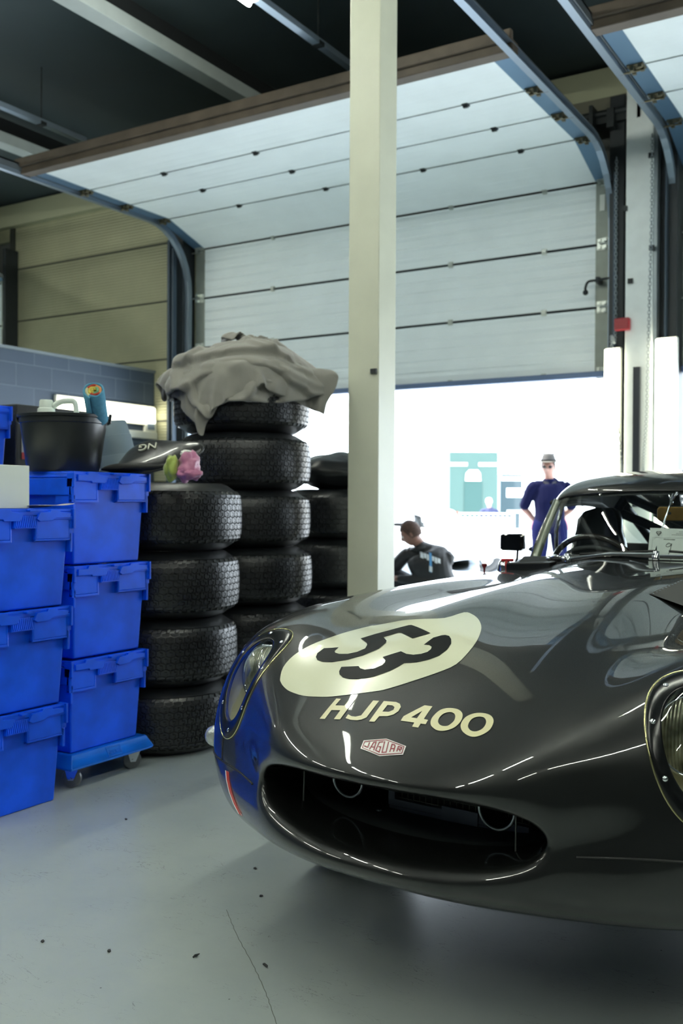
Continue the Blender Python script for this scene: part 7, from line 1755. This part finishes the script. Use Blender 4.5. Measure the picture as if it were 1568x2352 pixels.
# distant person in white cap
def far(t, J, H, s, mid):
    shirt(t, J, s, mid, mat('faded_blue_top', (40,46,80), .8)); trousers(t, J, s, mat('pale_trousers', (190,190,196), .8))
    cp = MB(); cp.lathe([(r*s,z*s) for r,z in ((0,.132),(.05,.125),(.078,.09),(.088,.03),(.086,.005))], 32, H@Matrix.Diagonal((1,1.2,1,1)))
    cp.hexa([H@Vector(v) for v in ((-.05,-.09,.028),(.05,-.09,.028),(.04,-.165,.018),(-.04,-.165,.018),(-.05,-.09,.034),(.05,-.09,.034),(.04,-.165,.024),(-.04,-.165,.024))])
    cp.build('white_cap', M_white, t, smooth=True)
j3 = {k: Vector((v.x*.74,v.y*.74,v.z*.74)) if not k.startswith('up') else v for k,v in j.items()}
person(WC((1124-784)/2260*21, 21, -.02), j3, mat('skin_light', (150,120,110), .5), 'distant small person in white cap and blue top by the barriers', far, (-.2,-1), 0, voxel=.010, s=.8)

# ================================================================== BEYOND THE DOORWAY
def outdoor(name, cx, cz, label, cat, group=None, rz=YAW): 
    p = WC(cx, cz, -.02); return empty(name, p, rz, label, cat, group)
def copy_car(cx, cz, heading, paint_m, label, k=1.0):
    t = outdoor('parked_car', cx, cz, label, 'car', rz=heading); t.scale = (k,k,k)
    for o in list(car.children):
        st = o.name.split('.')[0]
        if st in ('body_shell','hard_top','windscreen','windscreen_seal','road_wheel','intake_duct','head_lining','rear_bulkhead','seat_back','windscreen_pillar','tail_panel','headlamp_bezel','headlamp_lens','headlamp_recess'):
            c = o.copy(); COL.objects.link(c); c.parent = t
            if st in ('body_shell','hard_top','tail_panel','windscreen_pillar'):
                c.data = o.data.copy(); c.data.materials[0] = paint_m
            for g in o.children:
                q = g.copy(); COL.objects.link(q); q.parent = c
    return t
# nose towards the right of the picture: local +y runs to the tail, so the heading turns +y to picture-left
copy_car(1.50, 11.3, pi/2-.10, mat('ice_white_paint', (232,240,248), .2, coat=1), 'white sports car parked just outside, behind the crouching person', .94)
copy_car(3.35, 16.5, pi/2-.06, mat('silver_white_paint', (236,238,240), .25, coat=1), 'pale silver car parked further off, its wheel showing left of the standing person', .86)
# low dark tyre-arch strip of the near car is its own wheel; green unit
gk = outdoor('green_unit', (1089-784)/2260*30, 30.2, 'pale green exhibition unit with white sign and darker door, beyond the barriers', 'building')
M_grn = mat('mint_green', (50,77,72), .5, noise=.03); M_grn2 = mat('deep_mint', (24,62,58), .5)
MB().box((-.745,0,.0),(.745,2.4,2.75)).build('wall_panel', M_grn, gk, bevel=.01)
for x0,x1 in ((-.74,-.20),(.15,.74)): MB().box((x0,-.03,2.32),(x1,.0,2.42)).build('white_band', M_white, gk)
MB().prism([(-.26,1.86),(-.24,2.1),(-.14,2.20),(.12,2.20),(.20,2.1),(.22,1.86)], 1, -.04, 0).build('white_sign', M_white, gk)
MB().box((-.29,-.03,.0),(.26,.0,1.84)).build('unit_door', M_grn2, gk, bevel=.01)
gv = outdoor('teal_van', (1176-784)/2260*34+.10, 34.5, 'teal van with a white window band, right of the green unit', 'van')
M_teal = mat('teal_paint', (12,44,52), .35, coat=.5)
MB().prism([(-.45,.30),(.95,.30),(.95,1.5),(.85,2.2),(-.40,2.22),(-.45,2.1)], 1, 0, 3.8).build('van_body', M_teal, gv, bevel=.06, seg=3)
for z0,z1,x0,x1 in ((1.40,1.72,-.22,.9),(.85,.95,-.2,.7),(1.98,2.12,-.4,.9)): MB().box((x0,-.02,z0),(x1,.0,z1)).build('white_panel', M_white, gv)
for x in (-.25,.75): 
    MB().lathe([(0,-.1),(.2,-.1),(.32,-.08),(.32,.08),(.2,.1),(0,.1)], 28, Matrix.Translation((x,.5,.32))@Matrix.Rotation(pi/2,4,'Y')).build('van_wheel', M_rubber, gv, smooth='auto')
mq = outdoor('white_marquee', (1290-784)/2260*25.5, 25.6, 'white flat-sided marquee with thin dark frame edges, behind the standing person', 'marquee')
MB().box((-.96,0,0),(.55,.3,2.47)).build('marquee_wall', mat('marquee_white',(235,240,242),.7), mq)
fb = MB(); fb.box((-.98,-.03,2.45),(.58,.0,2.485)); mq_f = fb.build('top_rail', mat('frame_dark',(14,20,22),.5), mq); MB().box((.545,-.03,0),(.575,.0,2.45)).build('corner_post', MATS['frame_dark'], mq); MB().box((-.98,-.03,0),(-.965,.0,2.45)).build('corner_post', MATS['frame_dark'], mq)
for i,(cx,w) in enumerate(((1.65,1.15),(2.97,1.15),(4.25,1.15))):
    b = outdoor('crowd_barrier', cx, 20.2, ['left white barrier panel in front of the green unit','middle white barrier panel in front of the green unit','white barrier panel left of the standing person'][i], 'barrier', 'white barriers beyond the parked cars')
    bb = MB(); bb.tube([(-w/2,0,0.05),(-w/2,0,.95),(w/2,0,.95),(w/2,0,0.05)], .022, 8); bb.tube([(-w/2,0,.2),(w/2,0,.2)], .018, 6); bb.build('barrier_frame', M_white, b, smooth=True)
    bb = MB(); 
    for k in range(12): bb.tube([(-w/2+w*(k+.5)/12,0,.2),(-w/2+w*(k+.5)/12,0,.95)], .009, 5)
    bb.build('barrier_bars', M_white, b, smooth=True)
    MB().box((-w/2+.05,-.02,.62),(w/2-.05,.02,.88)).build('banner', mat('banner_white' if i < 2 else 'banner_rose', (232,236,238) if i < 2 else (190,120,126), .6), b)
    for x in (-w/2,w/2): MB().box((x-.03,-.28,0),(x+.03,.28,.05)).build('barrier_foot', M_dark, b)
ts = outdoor('traffic_cone', (1048-784)/2260*19.6, 19.6, 'pale orange traffic cone beside the left barrier', 'cone')
MB().lathe([(0,1.0),(.04,1.0),(.17,.03),(.17,.0),(0,0)], 20).build('cone_body', mat('cone_orange',(120,60,44),.5), ts, smooth='auto'); MB().box((-.2,-.2,0),(.2,.2,.03)).build('cone_base', MATS['cone_orange'], ts)
